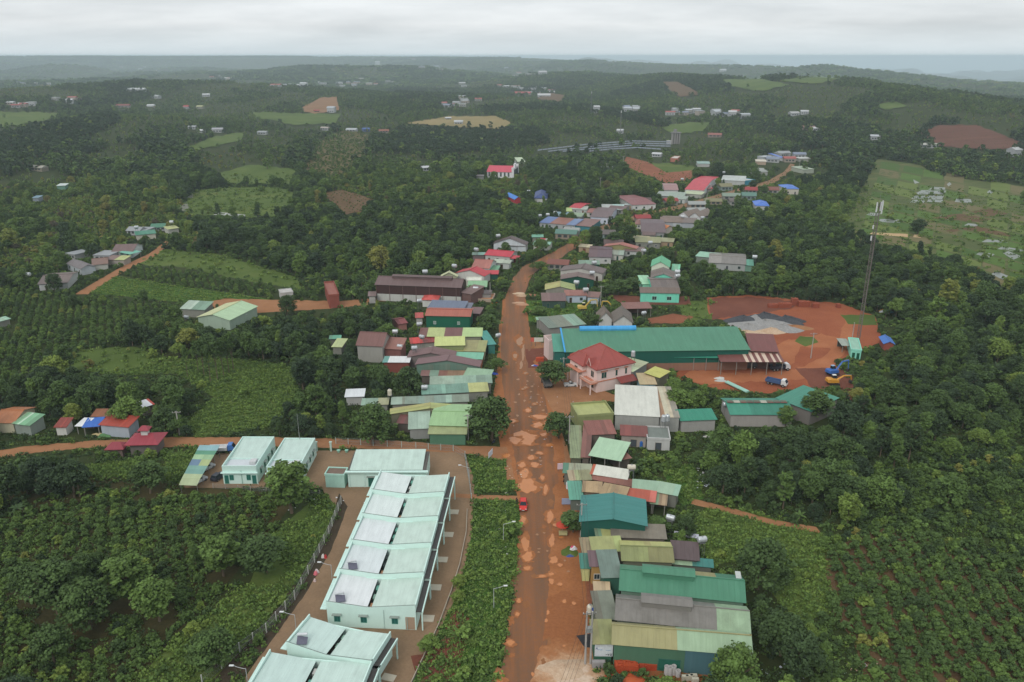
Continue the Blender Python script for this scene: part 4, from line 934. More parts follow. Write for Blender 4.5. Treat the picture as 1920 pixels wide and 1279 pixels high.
building('house', 'house with long brown roof below the far twin gables', q(230,815), q(640,830), q(245,760), 3.2, 'shed', 1.0, [(.6, (128,106,94)), (1, (120,106,98))], (176,180,186), wins=None)
building('house', 'lone house with bright blue hip roof in the trees', q(1300,630), q(1452,635), q(1290,582), 3.4, 'hip', 1.6, (84,128,214), (206,206,206), lm='bright blue hip roof')
building('house', 'cream house with blue roof cap on the far bend', q(1632,440), q(1790,445), q(1650,400), 4.4, 'hip', 1.2, (84,128,206), (206,200,186))
building('house', 'white fronted roadside house in the far clearing', q(1280,250), q(1440,255), q(1300,210), 3.4, 'shed', .6, (150,154,146), (176,176,170), wins=None)
building('house', 'pale roofed far house at the top of the road', q(1790,105), q(1920,105), q(1800,85), 3.0, 'shed', .5, (190,190,184), (160,160,150), wins=None)
building('house', 'far pale green roofed house right of the road top', q(1840,230), q(1960,225), q(1850,185), 3.4, 'shed', .8, (170,184,160), (170,176,160), wins=None)
building('house', 'far house with pale green roof in a clearing', q(650,160), q(785,162), q(680,135), 3.0, 'gu', 1.0, (140,170,160), (180,180,176), wins=None)
building('house', 'far small brick house beside the grass field', q(340,105), q(420,105), q(340,75), 3.2, 'flat', .3, (200,190,180), (186,120,100), wins=None)
building('house', 'far small cream block above the roadside house', q(1305,135), q(1420,140), q(1320,112), 3.0, 'shed', .4, (206,196,176), (180,160,140), wins=None)
building('hut', 'far hut with blue roof near the road top', q(1600,100), q(1640,100), q(1640,40), 3.0, 'shed', .5, (86,124,206), (206,206,206), wins=None)
FILL = [
 ((1128, 476),(1168, 478),(1132, 468),(150,166,150),'grey green roof by the far road bend'),
 ((1170, 470),(1205, 472),(1172, 462),(116,92,88),'dark brown roof right of the grey green bend roof'),
 ((1180, 448),(1215, 450),(1183, 441),(168,160,120),'mossy shed roof above the bend'),
 ((1062, 520),(1100, 522),(1066, 512),(120,110,106),'grey roof behind the broad brown gable'),
 ((1100, 398),(1130, 400),(1103, 391),(150,96,86),'rusty roof above the rust and teal house'),
 ((1072, 392),(1100, 393),(1074, 386),(176,182,170),'pale roof between red and grey houses'),
 ((1140, 392),(1170, 394),(1142, 385),(112,86,84),'brown roof right of the white and blue house'),
 ((1170, 384),(1196, 386),(1172, 377),(170,180,176),'pale roof beside the dark red roof'),
 ((1190, 420),(1222, 422),(1194, 412),(140,96,84),'reddish roof by the orange roofed house'),
 ((1255, 372),(1285, 374),(1257, 366),(150,164,150),'grey green roof by the cream porch roofs'),
 ((1300, 352),(1330, 354),(1302, 346),(130,110,104),'brown shed below the steep red roof'),
 ((1228, 452),(1262, 454),(1232, 445),(150,150,112),'olive shed beside the mossy olive roof'),
 ((1000, 458),(1030, 460),(1003, 452),(130,170,150),'teal grey shed right of the dark brown gable'),
 ((925, 492),(955, 494),(928, 486),(180,190,170),'pale porch roof below the long crimson roof'),
 ((1205, 440),(1228, 441),(1207, 434),(110,88,84),'dark shed roof before the large brown roof'),
 ((1085, 462),(1106, 464),(1087, 457),(190,180,150),'cream shed at the outside of the bend'),
]
for k, (a, b, d, c, lab) in enumerate(FILL): building("house", lab, a, b, d, 2.9, "shed" if k % 2 else "gu", .6 if k % 2 else 1.0, c, [STAIN, PALEW, CONC, (176,150,120)][k % 4], wins="auto")
# mint school
q = Z(960, 320)
mint = (124,226,196)
s1 = building('school', 'mint walled school block with grey brown roof, nearest wing', q(965,912), q(1258,918), q(972,876), 4.2, 'shed', 1.2, (118,106,98), mint, 'school', 'mint school blocks', wins=None, lm='mint school')
lu, lv = o_info[s1.name]
for f, k in ((.36, 'window'), (.74, 'window')): opening(s1, lu*f, .12, 1.0, 1.9, 1.6, 0, -1, k, (200,230,220), (40,70,66))
building('school', 'mint school block with small gable in its grey brown roof, middle wing', q(1055,880), q(1252,882), q(1055,815), 4.6, 'gu', 1.4, (116,104,98), mint, 'school', 'mint school blocks', wins=None)
building('school', 'mint gabled school block below the green roofed gable', q(1045,800), q(1225,808), q(1042,750), 4.8, 'gv', 1.8, (116,106,98), mint, 'school', 'mint school blocks', wins=None)
building('school', 'cream gabled school hall with bright green roof', q(1045,715), q(1180,722), q(1050,668), 6.2, 'gv', 2.2, (96,178,132), (224,226,206), 'school', 'mint school blocks', wins=None, dirt=.08, lm='green roofed school gable')
building('school', 'low mint wing with pale green roof left of the school', q(978,850), q(1048,850), q(980,786), 3.4, 'shed', .6, (156,206,166), (150,220,190), 'school', 'mint school blocks', wins=None)
building('annex', 'small white annex with mint roof right of the school gable', q(1200,745), q(1252,748), q(1195,700), 3.2, 'shed', .5, (130,206,166), (220,224,220), 'annex', wins=None)
building('house', 'grey shed roofs on the wooded slope right of the school', (1330,492), (1398,496), (1325,478), 3.4, 'gu', 1.0, (140,134,128), (176,178,176), lm='grey shed roofs in the wood')
building('shed', 'green ended shed right of the grey shed roofs', (1396,497), (1412,498), (1394,486), 3.0, 'shed', .5, (96,166,140), (120,160,140), 'shed', wins=None)
building('shed', 'mint strip roof behind the grey shed roofs', (1305,480), (1342,484), (1308,471), 3.2, 'shed', .5, (160,204,178), (150,160,150), 'shed', wins=None)
# ---- left of the road, from the corner shop up
q = Z(480, 560)
building('shop', 'pale green roofed corner shop at the road junction', q(1305,945), q(1575,952), q(1318,842), 4.2, 'gu', .9, (156,192,138), (130,160,130), 'shop', wins=None, dirt=.15, lm='pale green corner shop')
building('shop_porch', 'yellow green porch over the green front of the corner shop', q(1298,1010), q(1572,1012), q(1305,955), 3.3, 'shed', .6, (172,182,128), (84,128,102), 'porch', wins=None, dirt=.5)
building('house', 'grey green roofed house left of the corner shop', q(1150,975), q(1300,968), q(1172,852), 3.2, 'shed', .8, (158,180,162), (150,152,148), wins=None, dirt=.3)
building('shed', 'rusty low roof at the left end behind the corner shop', q(1062,930), q(1150,935), q(1045,870), 2.8, 'shed', .4, [(.5, (132,78,74)), (1, (120,86,78))], (120,110,100), 'shed', wins=None, dirt=.6)
building('row_house', 'long yellow and green ridged roof just behind the corner shop', q(1010,862), q(1600,838), q(985,828), 3.6, 'gv', 1.3, [(1, (178,180,112))], (150,146,120), 'house', wins=None, dirt=.45, segs2=[(1, (186,194,122))], lm='long yellow ridged roof')
building('row_house', 'long grey green roof with cream end behind the yellow ridged one', q(1020,790), q(1590,768), q(1030,742), 3.4, 'shed', .5, [(.35, (150,168,152)), (.7, (136,158,144)), (1, (150,176,158))], (150,146,136), 'house', wins=None, dirt=.5)
building('shed', 'small pale shed at the left end of the grey green roof', q(795,795), q(985,790), q(803,752), 2.8, 'shed', .4, [(.6, (150,178,156)), (1, (178,186,146))], (150,150,140), 'shed', wins=None)
building('row_house', 'wide teal grey roof reaching the road', q(1250,715), q(1740,690), q(1285,652), 3.6, 'shed', .6, [(.3, (120,160,142)), (.7, (128,168,148)), (1, (176,178,116))], (140,140,130), 'house', wins=None, dirt=.5, lm='wide teal grey roof')
building('row_house', 'faded grey green roof behind the wide teal grey one', q(1310,640), q(1765,628), q(1350,585), 3.8, 'shed', .6, [(.4, (150,170,150)), (1, (140,166,146))], (140,140,130), 'house', wins=None, dirt=.55)
building('shop', 'square pale green awning roof at the roadside', q(1562,575), q(1748,590), q(1578,520), 4.0, 'shed', .5, (146,178,146), (90,110,100), 'shop', wins=None, dirt=.25, lm='square pale green awning')
building('shed', 'low patchwork roof of rust and tan sheets under the brown hall', q(1240,575), q(1560,578), q(1245,540), 3.0, 'shed', .4, [(.2, (124,90,84)), (.4, (120,160,140)), (.6, (140,96,84)), (1, (160,128,100))], (120,110,100), 'shed', wins=None, dirt=.6)
bh = building('brown_hall', 'long low hall with brown ridged roof over a green sheet wall', q(1200,490), q(1672,507), q(1185,448), 4.6, 'gv', 1.7, (124,94,94), (112,140,126), 'hall', wins=None, dirt=.2, lm='brown ridged hall')
lu, lv = o_info[bh.name]
for k in range(11):
    m = MB(); x = lu * (k + .1) / 11; m.box(x, x + lu/11*.9, .03, .1, .2, 4.2 + .8 * (1 - abs((k + .5) / 5.5 - 1))); m.build('wall_sheet', sheet((112 + 6 * (k % 3), 142, 126), .4), bh)
building('house', 'brown roofed house directly behind the brown ridged hall', q(1140,435), q(1485,440), q(1155,390), 4.2, 'gv', 1.5, (122,92,90), (130,120,116), wins=None)
building('shed', 'white roofed shed with rust red and teal walls', q(955,475), q(1145,476), q(955,434), 3.8, 'shed', .2, [(.2, (110,160,150)), (1, (222,222,220))], (142,76,64), 'shed', wins=None, dirt=.1, lm='white roofed rust walled shed')
building('shop', 'teal roofed shop by the round roadside tree', q(1490,447), q(1692,452), q(1500,402), 3.6, 'shed', .4, (122,184,154), (170,110,80), 'shop', wins=None, dirt=.15, lm='teal roofed shop')
building('house', 'tall house with bright yellow green roof', q(1345,352), q(1562,347), q(1370,288), 4.8, 'shed', .5, (198,206,128), (150,160,110), wins=None, dirt=.12, lm='bright yellow green roof')
building('house', 'olive roofed front part by the road beside the yellow green house', q(1562,392), q(1712,395), q(1582,312), 3.6, 'shed', .5, (160,162,104), (150,140,110), wins=None, dirt=.4)
building('shed', 'low olive and blue strip shed below the yellow green house', q(1300,388), q(1555,392), q(1345,362), 2.8, 'shed', .4, [(.25, (170,180,160)), (1, (178,178,112))], (120,130,120), 'shed', wins=None)
building('shed', 'small red roofed sheds left of the yellow green house', q(1165,335), q(1345,322), q(1175,295), 3.0, 'shed', .5, [(.5, (196,64,58)), (1, (150,62,60))], (170,166,158), 'shed', wins=None)
building('house', 'wide house with rust, yellow, brown and pale green roof strips', q(1225,282), q(1690,282), q(1258,220), 3.8, 'shed', .6, [(.13, (120,78,72)), (.4, (180,190,124)), (.68, (118,76,72)), (1, (182,206,140))], (150,150,130), wins=None, dirt=.25, lm='four coloured strip roof')
building('shop', 'teal painted shop front facing the road', q(1740,345), q(1795,340), q(1748,240), 3.6, 'shed', .3, (70,150,138), (60,130,120), 'shop', wins=None)
gh = building('house', 'grey concrete house with steep brown roof', q(755,345), q(948,354), q(738,246), 6.0, 'gu', 2.8, (126,90,84), (166,164,156), lm='grey concrete house', wins=None, dirt=.15)
building('house_wing', 'reddish roofed wing right of the grey concrete house', q(950,370), q(1085,378), q(985,290), 4.4, 'shed', 1.6, (150,104,92), (140,90,84), 'house', wins=None, dirt=.15)
building('shed', 'yellow green lean-to at the left of the grey concrete house', q(572,360), q(640,362), q(620,300), 2.8, 'shed', .5, (182,192,136), (150,150,140), 'shed', wins=None)
building('shed', 'tiny teal roof among the trees left of the concrete house', q(553,300), q(630,298), q(556,278), 2.6, 'shed', .4, (96,160,132), (120,120,110), 'shed', wins=None)
building('shed', 'bright white roofed shed alone in the trees', q(672,735), q(805,730), q(665,682), 2.8, 'shed', .3, (226,230,232), (190,190,186), 'shed', wins=None, dirt=.03, lm='white shed in the trees')
q = Z(640, 320)
g10 = building('green_hall', 'tall dark green walled hall with red tile roof and two white windows', q(632,1085), q(965,1092), q(638,1036), 5.4, 'gu', 1.0, (172,98,80), (22,104,78), 'hall', wins=None, dirt=.12, lm='dark green hall with red tiles')
lu, lv = o_info[g10.name]
for f in (.2, .74): opening(g10, lu*f, .12, 2.0, 1.0, 1.2, 0, -1, 'window', (220,226,220), (150,170,160))
building('house', 'house with blue grey roof behind the dark green hall', q(650,1030), q(915,1040), q(663,970), 4.2, 'shed', .6, (108,118,138), (160,160,160), wins=None, dirt=.1, lm='blue grey roof')
building('shed', 'small blue grey shed right of the blue grey roof', q(915,1035), q(962,1037), q(912,990), 3.4, 'shed', .4, (112,124,146), (130,120,120), 'shed', wins=None)
building('shed', 'brown roofed small shed right of the red tiles', q(962,1068), q(1035,1072), q(968,1022), 3.2, 'shed', .4, (116,88,88), (90,70,60), 'shed', wins=None)
building('house', 'small house with red hipped roof behind the blue grey roof', q(605,965), q(720,968), q(610,935), 3.2, 'hip', 1.0, (200,84,76), (216,216,210), wins=None)
building('shed', 'small red roofed shed left of the dark green hall', q(560,1102), q(610,1100), q(556,1068), 2.8, 'shed', .6, (190,84,78), (190,186,180), 'shed', wins=None)
building('shed', 'maroon roofed shed left of the red shed by the trees', q(430,1150), q(492,1140), q(445,1108), 2.8, 'gu', .8, (130,66,66), (176,120,110), 'shed', wins=None)
bw = building('warehouse', 'very long warehouse with arched brown roof and ridge vent', q(255,852), q(895,876), q(290,790), 7.0, 'gu', 2.0, (112,90,88), (74,50,48), 'warehouse', wins=None, dirt=.12, plinth=(3.0, (196,196,190)), lm='long brown warehouse')
lu, lv = o_info[bw.name]; monitor(bw, lu*.17, lu*.87, lv/2, 3.0, 8.9, .7, (106,86,84))
for k in range(7):
    m = MB(); x = lu * (k + .05) / 6.4; m.box(x-.12, x+.12, -.02, .1, -.5, 6.7); m.build('wall_post', flat((110,84,80)), bw)
building('lean_to', 'brown lean-to at the right end of the long warehouse', q(895,912), q(972,926), q(925,842), 4.6, 'shed', 1.0, (120,98,94), (120,90,84), 'shed', wins=None)
building('shed', 'small grey block at the left end of the warehouse', q(205,940), q(255,938), q(205,908), 3.2, 'shed', .3, (130,110,108), (190,188,182), 'shed', wins=None)
q = Z(800, 440, 8)
building('house', 'red roofed house with black stained white gable', q(440,570), q(860,620), q(470,510), 3.6, 'gv', 2.0, (186,56,64), (210,208,202), wins=None, dirt=.12, lm='stained white gable with red roof')
building('porch', 'red porch roof at the right of the stained gable', q(870,588), q(1065,590), q(885,535), 3.0, 'shed', .5, (190,58,66), (30,84,70), 'porch', wins=None, dirt=.08)
building('house', 'pink tile roofed house with white left gable', q(680,490), q(935,505), q(640,362), 3.8, 'gu', 2.2, PINKTILE, (208,212,208), wins=None, lm='pink tile roof')
building('house', 'pale walled house with long crimson roof', q(875,300), q(1250,332), q(895,218), 3.6, 'gu', 1.4, (182,52,68), (198,196,190), lm='long crimson roof')
building('porch', 'small crimson porch roof by the road right of the crimson roof', q(1255,352), q(1345,362), q(1270,308), 3.0, 'shed', .5, (196,58,70), (120,40,40), 'porch', open_=True, wins=None)
building('house', 'big white gabled house with dark brown roof on the left of the bend', q(1000,130), q(1490,150), q(1040,90), 3.8, 'gv', 3.0, (88,76,76), (210,216,220), wins=None, lm='white gable with dark brown roof')
building('porch', 'long dark grey porch roof in front of the big white gable', q(1210,165), q(1500,172), q(1190,115), 3.0, 'shed', .5, (120,108,104), (110,100,96), 'porch', open_=True, wins=None)
building('house', 'little house with red and green roof above the big white gable', q(1650,105), q(1775,112), q(1650,50), 3.2, 'shed', .8, [(.2, (140,166,150)), (.8, (190,52,66)), (1, (150,170,150))], (180,180,176), wins=None)
building('shed', 'teal strip roof above the little red and green one', q(1585,35), q(1745,35), q(1590,0), 3.0, 'shed', .5, (120,176,150), (140,140,130), 'shed', wins=None)
building('shop', 'mint green awning roof in front of the cream flat roof', q(620,782), q(895,782), q(640,692), 3.2, 'shed', .4, (136,180,136), (30,84,68), 'shop', open_=True, wins=None, dirt=.05, lm='mint green awning')
building('house', 'cream flat roofed house right of the warehouse', q(590,692), q(820,692), q(590,642), 3.6, 'flat', .3, (226,226,210), (220,220,206), wins=None)
building('shed', 'yellow gable shed behind the warehouse', q(215,625), q(455,625), q(235,600), 3.2, 'gv', 1.8, (196,200,156), (180,180,150), 'shed', wins=None)
building('shed', 'teal roof shed behind the pink tile roof', q(690,300), q(870,300), q(695,268), 3.0, 'shed', .5, (140,178,164), (130,110,110), 'shed', wins=None)
building('shed', 'low green roof right of the pink tile roof', q(940,525), q(1060,530), q(975,462), 2.8, 'shed', .4, (96,164,126), (140,140,130), 'shed', wins=None)
cw = building('walled_court', 'walled court of orange earth by the road', q(695,975), q(985,985), q(700,885), .9, 'flat', .5, (196,132,78), (190,170,150), 'court', wins=None, dirt=.3)
building('shed', 'dark flat roof with white tank beyond the orange court', q(770,882), q(960,885), q(775,832), 2.8, 'shed', .3, (96,92,92), (150,150,146), 'shed', wins=None)
# far left houses
q = Z(0, 320, 3)
building('house', 'white house with brown roof and mint porch by the left dirt road', q(628,458), q(745,455), q(608,415), 3.2, 'gu', 2.2, (116,92,88), (212,222,220), lm='white house on the left dirt road')
building('porch', 'teal porch roof at the right of that white house', q(730,470), q(790,455), q(735,442), 3.0, 'shed', .4, (110,180,156), (150,210,190), 'porch', open_=True, wins=None)
building('house', 'low brown and yellow roofed house below the white one', q(590,500), q(695,502), q(590,476), 2.8, 'shed', .5, [(.5, (126,96,88)), (1, (176,184,116))], (170,160,150), wins=None)
building('house', 'small house with white edged brown roof', q(520,530), q(605,522), q(560,492), 2.8, 'gu', 1.4, (128,100,88), (190,190,180), wins=None)
building('house', 'grey brown roofed house left of the white edged one', q(375,520), q(455,552), q(400,492), 3.2, 'gu', 1.4, (118,110,110), (190,196,200), lm='grey brown roofed house')
building('house', 'lowest of the left hillside houses with long brown roof', q(215,638), q(380,628), q(235,590), 3.0, 'gu', 1.4, (118,102,96), (190,192,190), lm='lowest left hillside house')
building('shed', 'far teal shed roofs at the bend of the left dirt road', q(765,362), q(875,352), q(780,340), 3.0, 'shed', .7, (60,130,104), (200,196,180), 'shed', wins=None)
building('shed', 'pale yellow roof at the top of the left dirt road', q(945,330), q(1005,322), q(950,312), 2.8, 'shed', .5, (186,190,130), (190,190,180), 'shed', wins=None)
building('farm_shed', 'big shed with yellowish and green roof halves among the orchards', q(1110,822), q(1290,840), q(1228,742), 4.0, 'gv', 1.6, (196,200,150), (170,190,170), 'shed', segs2=(176,204,164), wins=None, dirt=.15, lm='big orchard shed')
building('house', 'grey green two part roof left of the big orchard shed', q(1015,775), q(1150,782), q(1085,732), 3.4, 'shed', 1.2, [(.45, (166,184,166)), (1, (120,150,128))], (140,140,130), wins=None, lm='grey green two part roof')
building('shed', 'small white roof right of the big orchard shed', q(1290,838), q(1385,806), q(1320,815), 3.0, 'shed', .4, (200,208,206), (70,120,90), 'shed', wins=None)
building('pavilion', 'white flat roofed pavilion beside the farm track', q(1578,690), q(1650,682), q(1582,668), 2.8, 'flat', .2, (226,228,226), (190,190,186), 'pavilion', wins=None)
bk = building('unfinished_house', 'roofless brick house under construction beside the farm track', q(1848,705), q(1908,700), q(1850,628), 5.2, 'flat', .5, (150,80,60), (150,80,66), 'house', wins=None)
building('hut', 'pale green roof at the left edge of the coffee slope', q(-12,850), q(55,832), q(0,828), 2.6, 'shed', .3, (160,204,176), (140,140,130), 'hut', wins=None)
building('hut', 'far hut with pale roof on the left hillside', q(318,85), q(366,84), q(320,72), 3.0, 'shed', .5, (196,206,200), (110,150,130), 'hut', wins=None)
building('hut', 'far blue grey hut on the left hillside', q(180,152), q(214,152), q(184,140), 3.0, 'shed', .5, (130,160,176), (150,160,170), 'hut', wins=None)
# lower left
q = Z(0, 640)
building('house', 'orange brown roofed house cut by the left picture edge', q(-60,606), q(98,608), q(-40,512), 3.2, 'gu', 1.4, (176,112,70), (206,200,170), wins=None, lm='orange brown roofed house')
building('house', 'house with striped pale green roof at the left edge', q(100,612), q(222,628), q(150,528), 3.2, 'shed', .8, [(.3, (130,178,136)), (.4, (190,216,190)), (1, (120,170,130))], (150,160,150), wins=None)
building('hut', 'small rust roofed hut with white front by the orange road', q(412,640), q(492,640), q(442,576), 2.6, 'shed', .8, (150,66,54), (216,214,206), 'hut', wins=None, lm='small rust roofed hut')
building('awning', 'white cloth awning on poles by the orange road', q(572,632), q(632,634), q(588,575), 2.6, 'shed', .3, (226,228,228), (120,90,80), 'awning', open_=True, wins=None, dirt=.03)
building('awning', 'blue tarpaulin awning next to the white one', q(624,642), q(738,634), q(665,578), 2.6, 'shed', .3, (62,112,196), (120,80,70), 'awning', open_=True, wins=None, dirt=.06)
building('house', 'red roofed shack with pale blue grey wall behind the bright tree', q(748,622), q(960,640), q(795,545), 3.4, 'shed', .8, (170,72,56), (176,186,196), wins=None, lm='red roofed shack')
building('house', 'half hidden white and red roof in the trees above the shack', q(1078,492), q(1150,470), q(1090,440), 3.0, 'shed', .4, [(.8, (216,220,222)), (1, (170,70,56))], (120,110,100), wins=None)
building('house', 'brown earth roof behind the blue awning', q(690,560), q(800,560), q(720,510), 2.8, 'shed', .6, (140,92,66), (120,80,60), wins=None)
q = Z(640, 320)
# ---- church on the terrace and far landmarks
q = Z(880, 280, 6)
ch = building('church', 'white church with bright red roof standing on a terrace', q(198,250), q(480,256), q(235,180), 5.0, 'gu', 3.6, (200,72,90), (228,228,228), 'church', wins=None, dirt=.02, lm='church')
lu, lv = o_info[ch.name]
for k in range(6): opening(ch, lu * (k + .6) / 6.5, .12, 1.0, 1.6, 3.6, 0, -1, 'window', (220,220,220), (70,80,76))
m = MB(); m.box(lu-.2, lu+1.6, -.8, 1.0, -1, 8.6); m.box(lu-.2, lu+1.6, lv-1.2, lv+.8, -1, 8.6); m.box(lu-.2, lu+1.2, lv*.35, lv*.65, -1, 10.5); m.box(lu-.2, lu+1.0, -.5, lv+.5, 6.6, 7.6); m.build('facade', flat((230,230,230)), ch)
m = MB(); m.box(lu+1.25, lu+1.4, 1.4, lv-1.6, .2, 6.2); m.build('facade_glass', flat((92,98,104), .2), ch)
m = MB(); m.box(lu+.4, lu+.7, lv/2-.15, lv/2+.15, 10.5, 13); m.box(lu+.4, lu+.7, lv/2-.8, lv/2+.8, 11.8, 12.1); m.build('cross', flat((236,236,236)), ch)
building('shed', 'little pale green shed above the church', q(545,128), q(628,128), q(556,102), 3.0, 'shed', .6, (190,206,170), (150,160,140), 'shed', wins=None)
building('house', 'grey roofed house left of the church', q(80,300), q(160,300), q(85,285), 2.8, 'shed', .5, (128,124,124), (150,150,146), wins=None)
building('shed', 'grey shed between the power poles above the road', q(1480,195), q(1580,205), q(1490,172), 3.0, 'shed', .5, (160,172,168), (150,150,146), 'shed', wins=None)
# ---- the red pagoda on the left
def pagoda():
    p = P(278, 845); o = empty('pagoda', p, .05)
    m = MB(); m.box(-3.2, 3.2, -2.6, 2.6, -1, 3.4); m.build('wall', paint((120,112,108), .4), o)
    def hip(x, y, w, d, z, h, ov):
        m = MB(); q = [Vector((x-w-ov,y-d-ov,z)), Vector((x+w+ov,y-d-ov,z)), Vector((x+w+ov,y+d+ov,z)), Vector((x-w-ov,y+d+ov,z))]; r0, r1 = Vector((x-w*.55,y,z+h)), Vector((x+w*.55,y,z+h))
        for f in ((q[0],q[1],r1,r0), (q[1],q[2],r1), (q[2],q[3],r0,r1), (q[3],q[0],r0)): m.poly(f)
        m.poly([v - Vector((0,0,.12)) for v in q[::-1]])
        for k in range(4): m.poly([q[k] - Vector((0,0,.12)), q[(k+1)%4] - Vector((0,0,.12)), q[(k+1)%4], q[k]])
        return m
    hip(0,0,3.2,2.6,3.4,1.6,1.0).build('roof', sheet((160,62,74), .15), o)
    m = MB(); m.box(-.8,.8,-.7,.7,4.6,6.2); m.build('lantern', flat((220,220,216)), o)
    hip(0,0,.9,.8,6.2,.9,.5).build('upper_roof', sheet((160,62,74), .15), o)
    hip(-6.5,-2.2,1.8,1.4,2.6,1.2,.6).build('side_roof', sheet((150,62,72), .15), o)
    m = MB(); m.box(-8.1,-4.9,-3.4,-1.0,-1,2.6); m.build('side_wall', paint((130,110,104), .4), o)
    tag(o, 'small pagoda with tiered dark red roofs beside the orange dirt road', 'pagoda'); note(o, 3, 3, 6, 'red pagoda')
pagoda()
# ---- the pink villa
def villa():
    A, B, Dd = (1119, 693), (1188, 679), (1085, 663)      # eave corners: near, right end, left
    he = 7.7
    a, b, d = P(*A, he), P(*B, he), P(*Dd, he)
    u = b - a; lu = u.length; u.normalize(); v = Vector((-u.y, u.x, 0)); lv = max(9.0, (d - a).dot(v)); lu = max(lu, 10.5)
    o = empty('villa', (a.x, a.y, 0), math.atan2(u.y, u.x))
    pk = paint((238,212,204), .2); tr = flat((214,140,110))
    m = MB(); m.box(.4, lu-.4, .4, lv-.4, -1, he-.1); m.build('wall', pk, o)
    m = MB(); m.box(-1.0, .42, lv*.45, lv-.6, -1, he-.6); m.build('wing_wall', pk, o)
    def hip(x0, x1, y0, y1, z, h, ov, nm):
        m = MB(); q = [Vector((x0-ov,y0-ov,z)), Vector((x1+ov,y0-ov,z)), Vector((x1+ov,y1+ov,z)), Vector((x0-ov,y1+ov,z))]
        t = min(x1-x0, y1-y0) * .42; w = (x1-x0) - (y1-y0)
        r0, r1 = (Vector((x0+t,(y0+y1)/2,z+h)), Vector((x1-t,(y0+y1)/2,z+h))) if w >= 0 else (Vector(((x0+x1)/2,y0+t,z+h)), Vector(((x0+x1)/2,y1-t,z+h)))
        fs = [(q[0],q[1],r1,r0), (q[1],q[2],r1), (q[2],q[3],r0,r1), (q[3],q[0],r0)] if w >= 0 else [(q[0],q[1],r0), (q[1],q[2],r1,r0), (q[2],q[3],r1), (q[3],q[0],r0,r1)]
        for f in fs: m.poly(f)
        m.poly([p - Vector((0,0,.18)) for p in q[::-1]])
        for k in range(4): m.poly([q[k] - Vector((0,0,.18)), q[(k+1)%4] - Vector((0,0,.18)), q[(k+1)%4], q[k]])
        m.build(nm, sheet((160,76,68), .25), o)
        c = MB()
        for aa, bb in ((q[0],r0),(q[1],r1 if w >= 0 else r0),(q[2],r1),(q[3],r0 if w >= 0 else r1),(r0,r1)): c.bar(aa+Vector((0,0,.03)), bb+Vector((0,0,.05)), .14, n=5)
        c.build('ridge_tiles', sheet((172,86,74), .1), o)
    hip(0, lu, 0, lv, he, 4.6, .5, 'roof'); hip(-1.1, 3.5, lv*.42, lv-.3, he-.6, 2.6, .45, 'wing_roof')
    m = MB(); m.poly([(-.3, lv*.35, he+.3), (-.3, lv*.35-2.2, he+.3), (-.3, lv*.35-1.1, he+2.3)]); m.poly([(2.2, lv*.35-1.1, he+2.3), (-.3, lv*.35-1.1, he+2.3), (-.3, lv*.35-2.2, he+.3), (1.4, lv*.35-2.2, he+.6)]); m.poly([(-.3, lv*.35, he+.3), (-.3, lv*.35-1.1, he+2.3), (2.2, lv*.35-1.1, he+2.3), (1.4, lv*.35, he+.6)]); m.build('dormer_roof', sheet((160,76,68), .25), o)
    m = MB(); m.bar((-.38, lv*.35, he+.25), (-.38, lv*.35-1.1, he+2.35), .1); m.bar((-.38, lv*.35-2.2, he+.25), (-.38, lv*.35-1.1, he+2.35), .1); m.build('dormer_trim', flat((226,196,186)), o)
    m = MB(); m.box(-.2, lu, -.2, .42, he-.75, he-.5); m.box(.1, .42, .42, lv, he-.75, he-.5); m.build('cornice', pk, o)
    m = MB(); m.box(.2, lu-.4, .25, .42, 3.3, 3.6); m.box(-2.3, .3, -.3, lv*.42, 3.25, 3.55); m.box(-2.5, .2, lv*.42, lv-.4, 5.0, 5.25); m.build('balcony_slab', tr, o)
    m = MB()
    for x0, x1, y0, y1 in ((-2.3,-2.15,-.3,lv*.42), (-2.3,.4,-.3,-.15)): m.box(x0, x1, y0, y1, 4.25, 4.4)
    for k in range(14): m.box(-2.28, -2.16, -.25+k*lv*.03, -.13+k*lv*.03, 3.55, 4.3)
    for k in range(7): m.box(-2.25+k*.38, -2.13+k*.38, -.28, -.17, 3.55, 4.3)
    m.build('balustrade', flat((238,200,184)), o)
    m = MB()
    for x, y in ((-2.1,-.1), (-2.1, lv*.38), (-2.2, lv*.5), (-2.2, lv*.9)): m.bar((x,y,-.5), (x,y,3.3 if y < lv*.45 else 5.1), .2, n=8)
    m.build('column', pk, o)
    for f, w in ((.22, 1.9), (.56, .9), (.82, .9)):
        opening(o, lu*f, .4, 4.2, w, 2.0, 0, -1, 'window', (240,214,204), (48,84,76)); q = MB(); q.box(lu*f-w/2-.2, lu*f+w/2+.2, .1, .42, 6.35, 6.65); q.build('window_hood', tr, o)
    for y, z in ((lv*.2, 4.2), (lv*.2, .8)): opening(o, .4, y, z, 1.7, 2.1, -1, 0, 'window', (240,214,204), (48,72,66))
    opening(o, -1.0, lv*.7, 3.9, 1.8, 2.0, -1, 0, 'window', (240,214,204), (52,80,74))
    m = MB(); m.hexa([(lu*.55,-2.4,2.6),(lu+.2,-2.4,2.6),(lu+.2,.3,3.6),(lu*.55,.3,3.6)], [(lu*.55,-2.4,2.75),(lu+.2,-2.4,2.75),(lu+.2,.3,3.75),(lu*.55,.3,3.75)]); m.build('porch_roof', sheet((146,70,64), .3), o)
    tag(o, 'two storey pink villa with steep red hipped roof and balconies', 'villa'); note(o, lu, lv, he+3, 'pink villa')
villa()
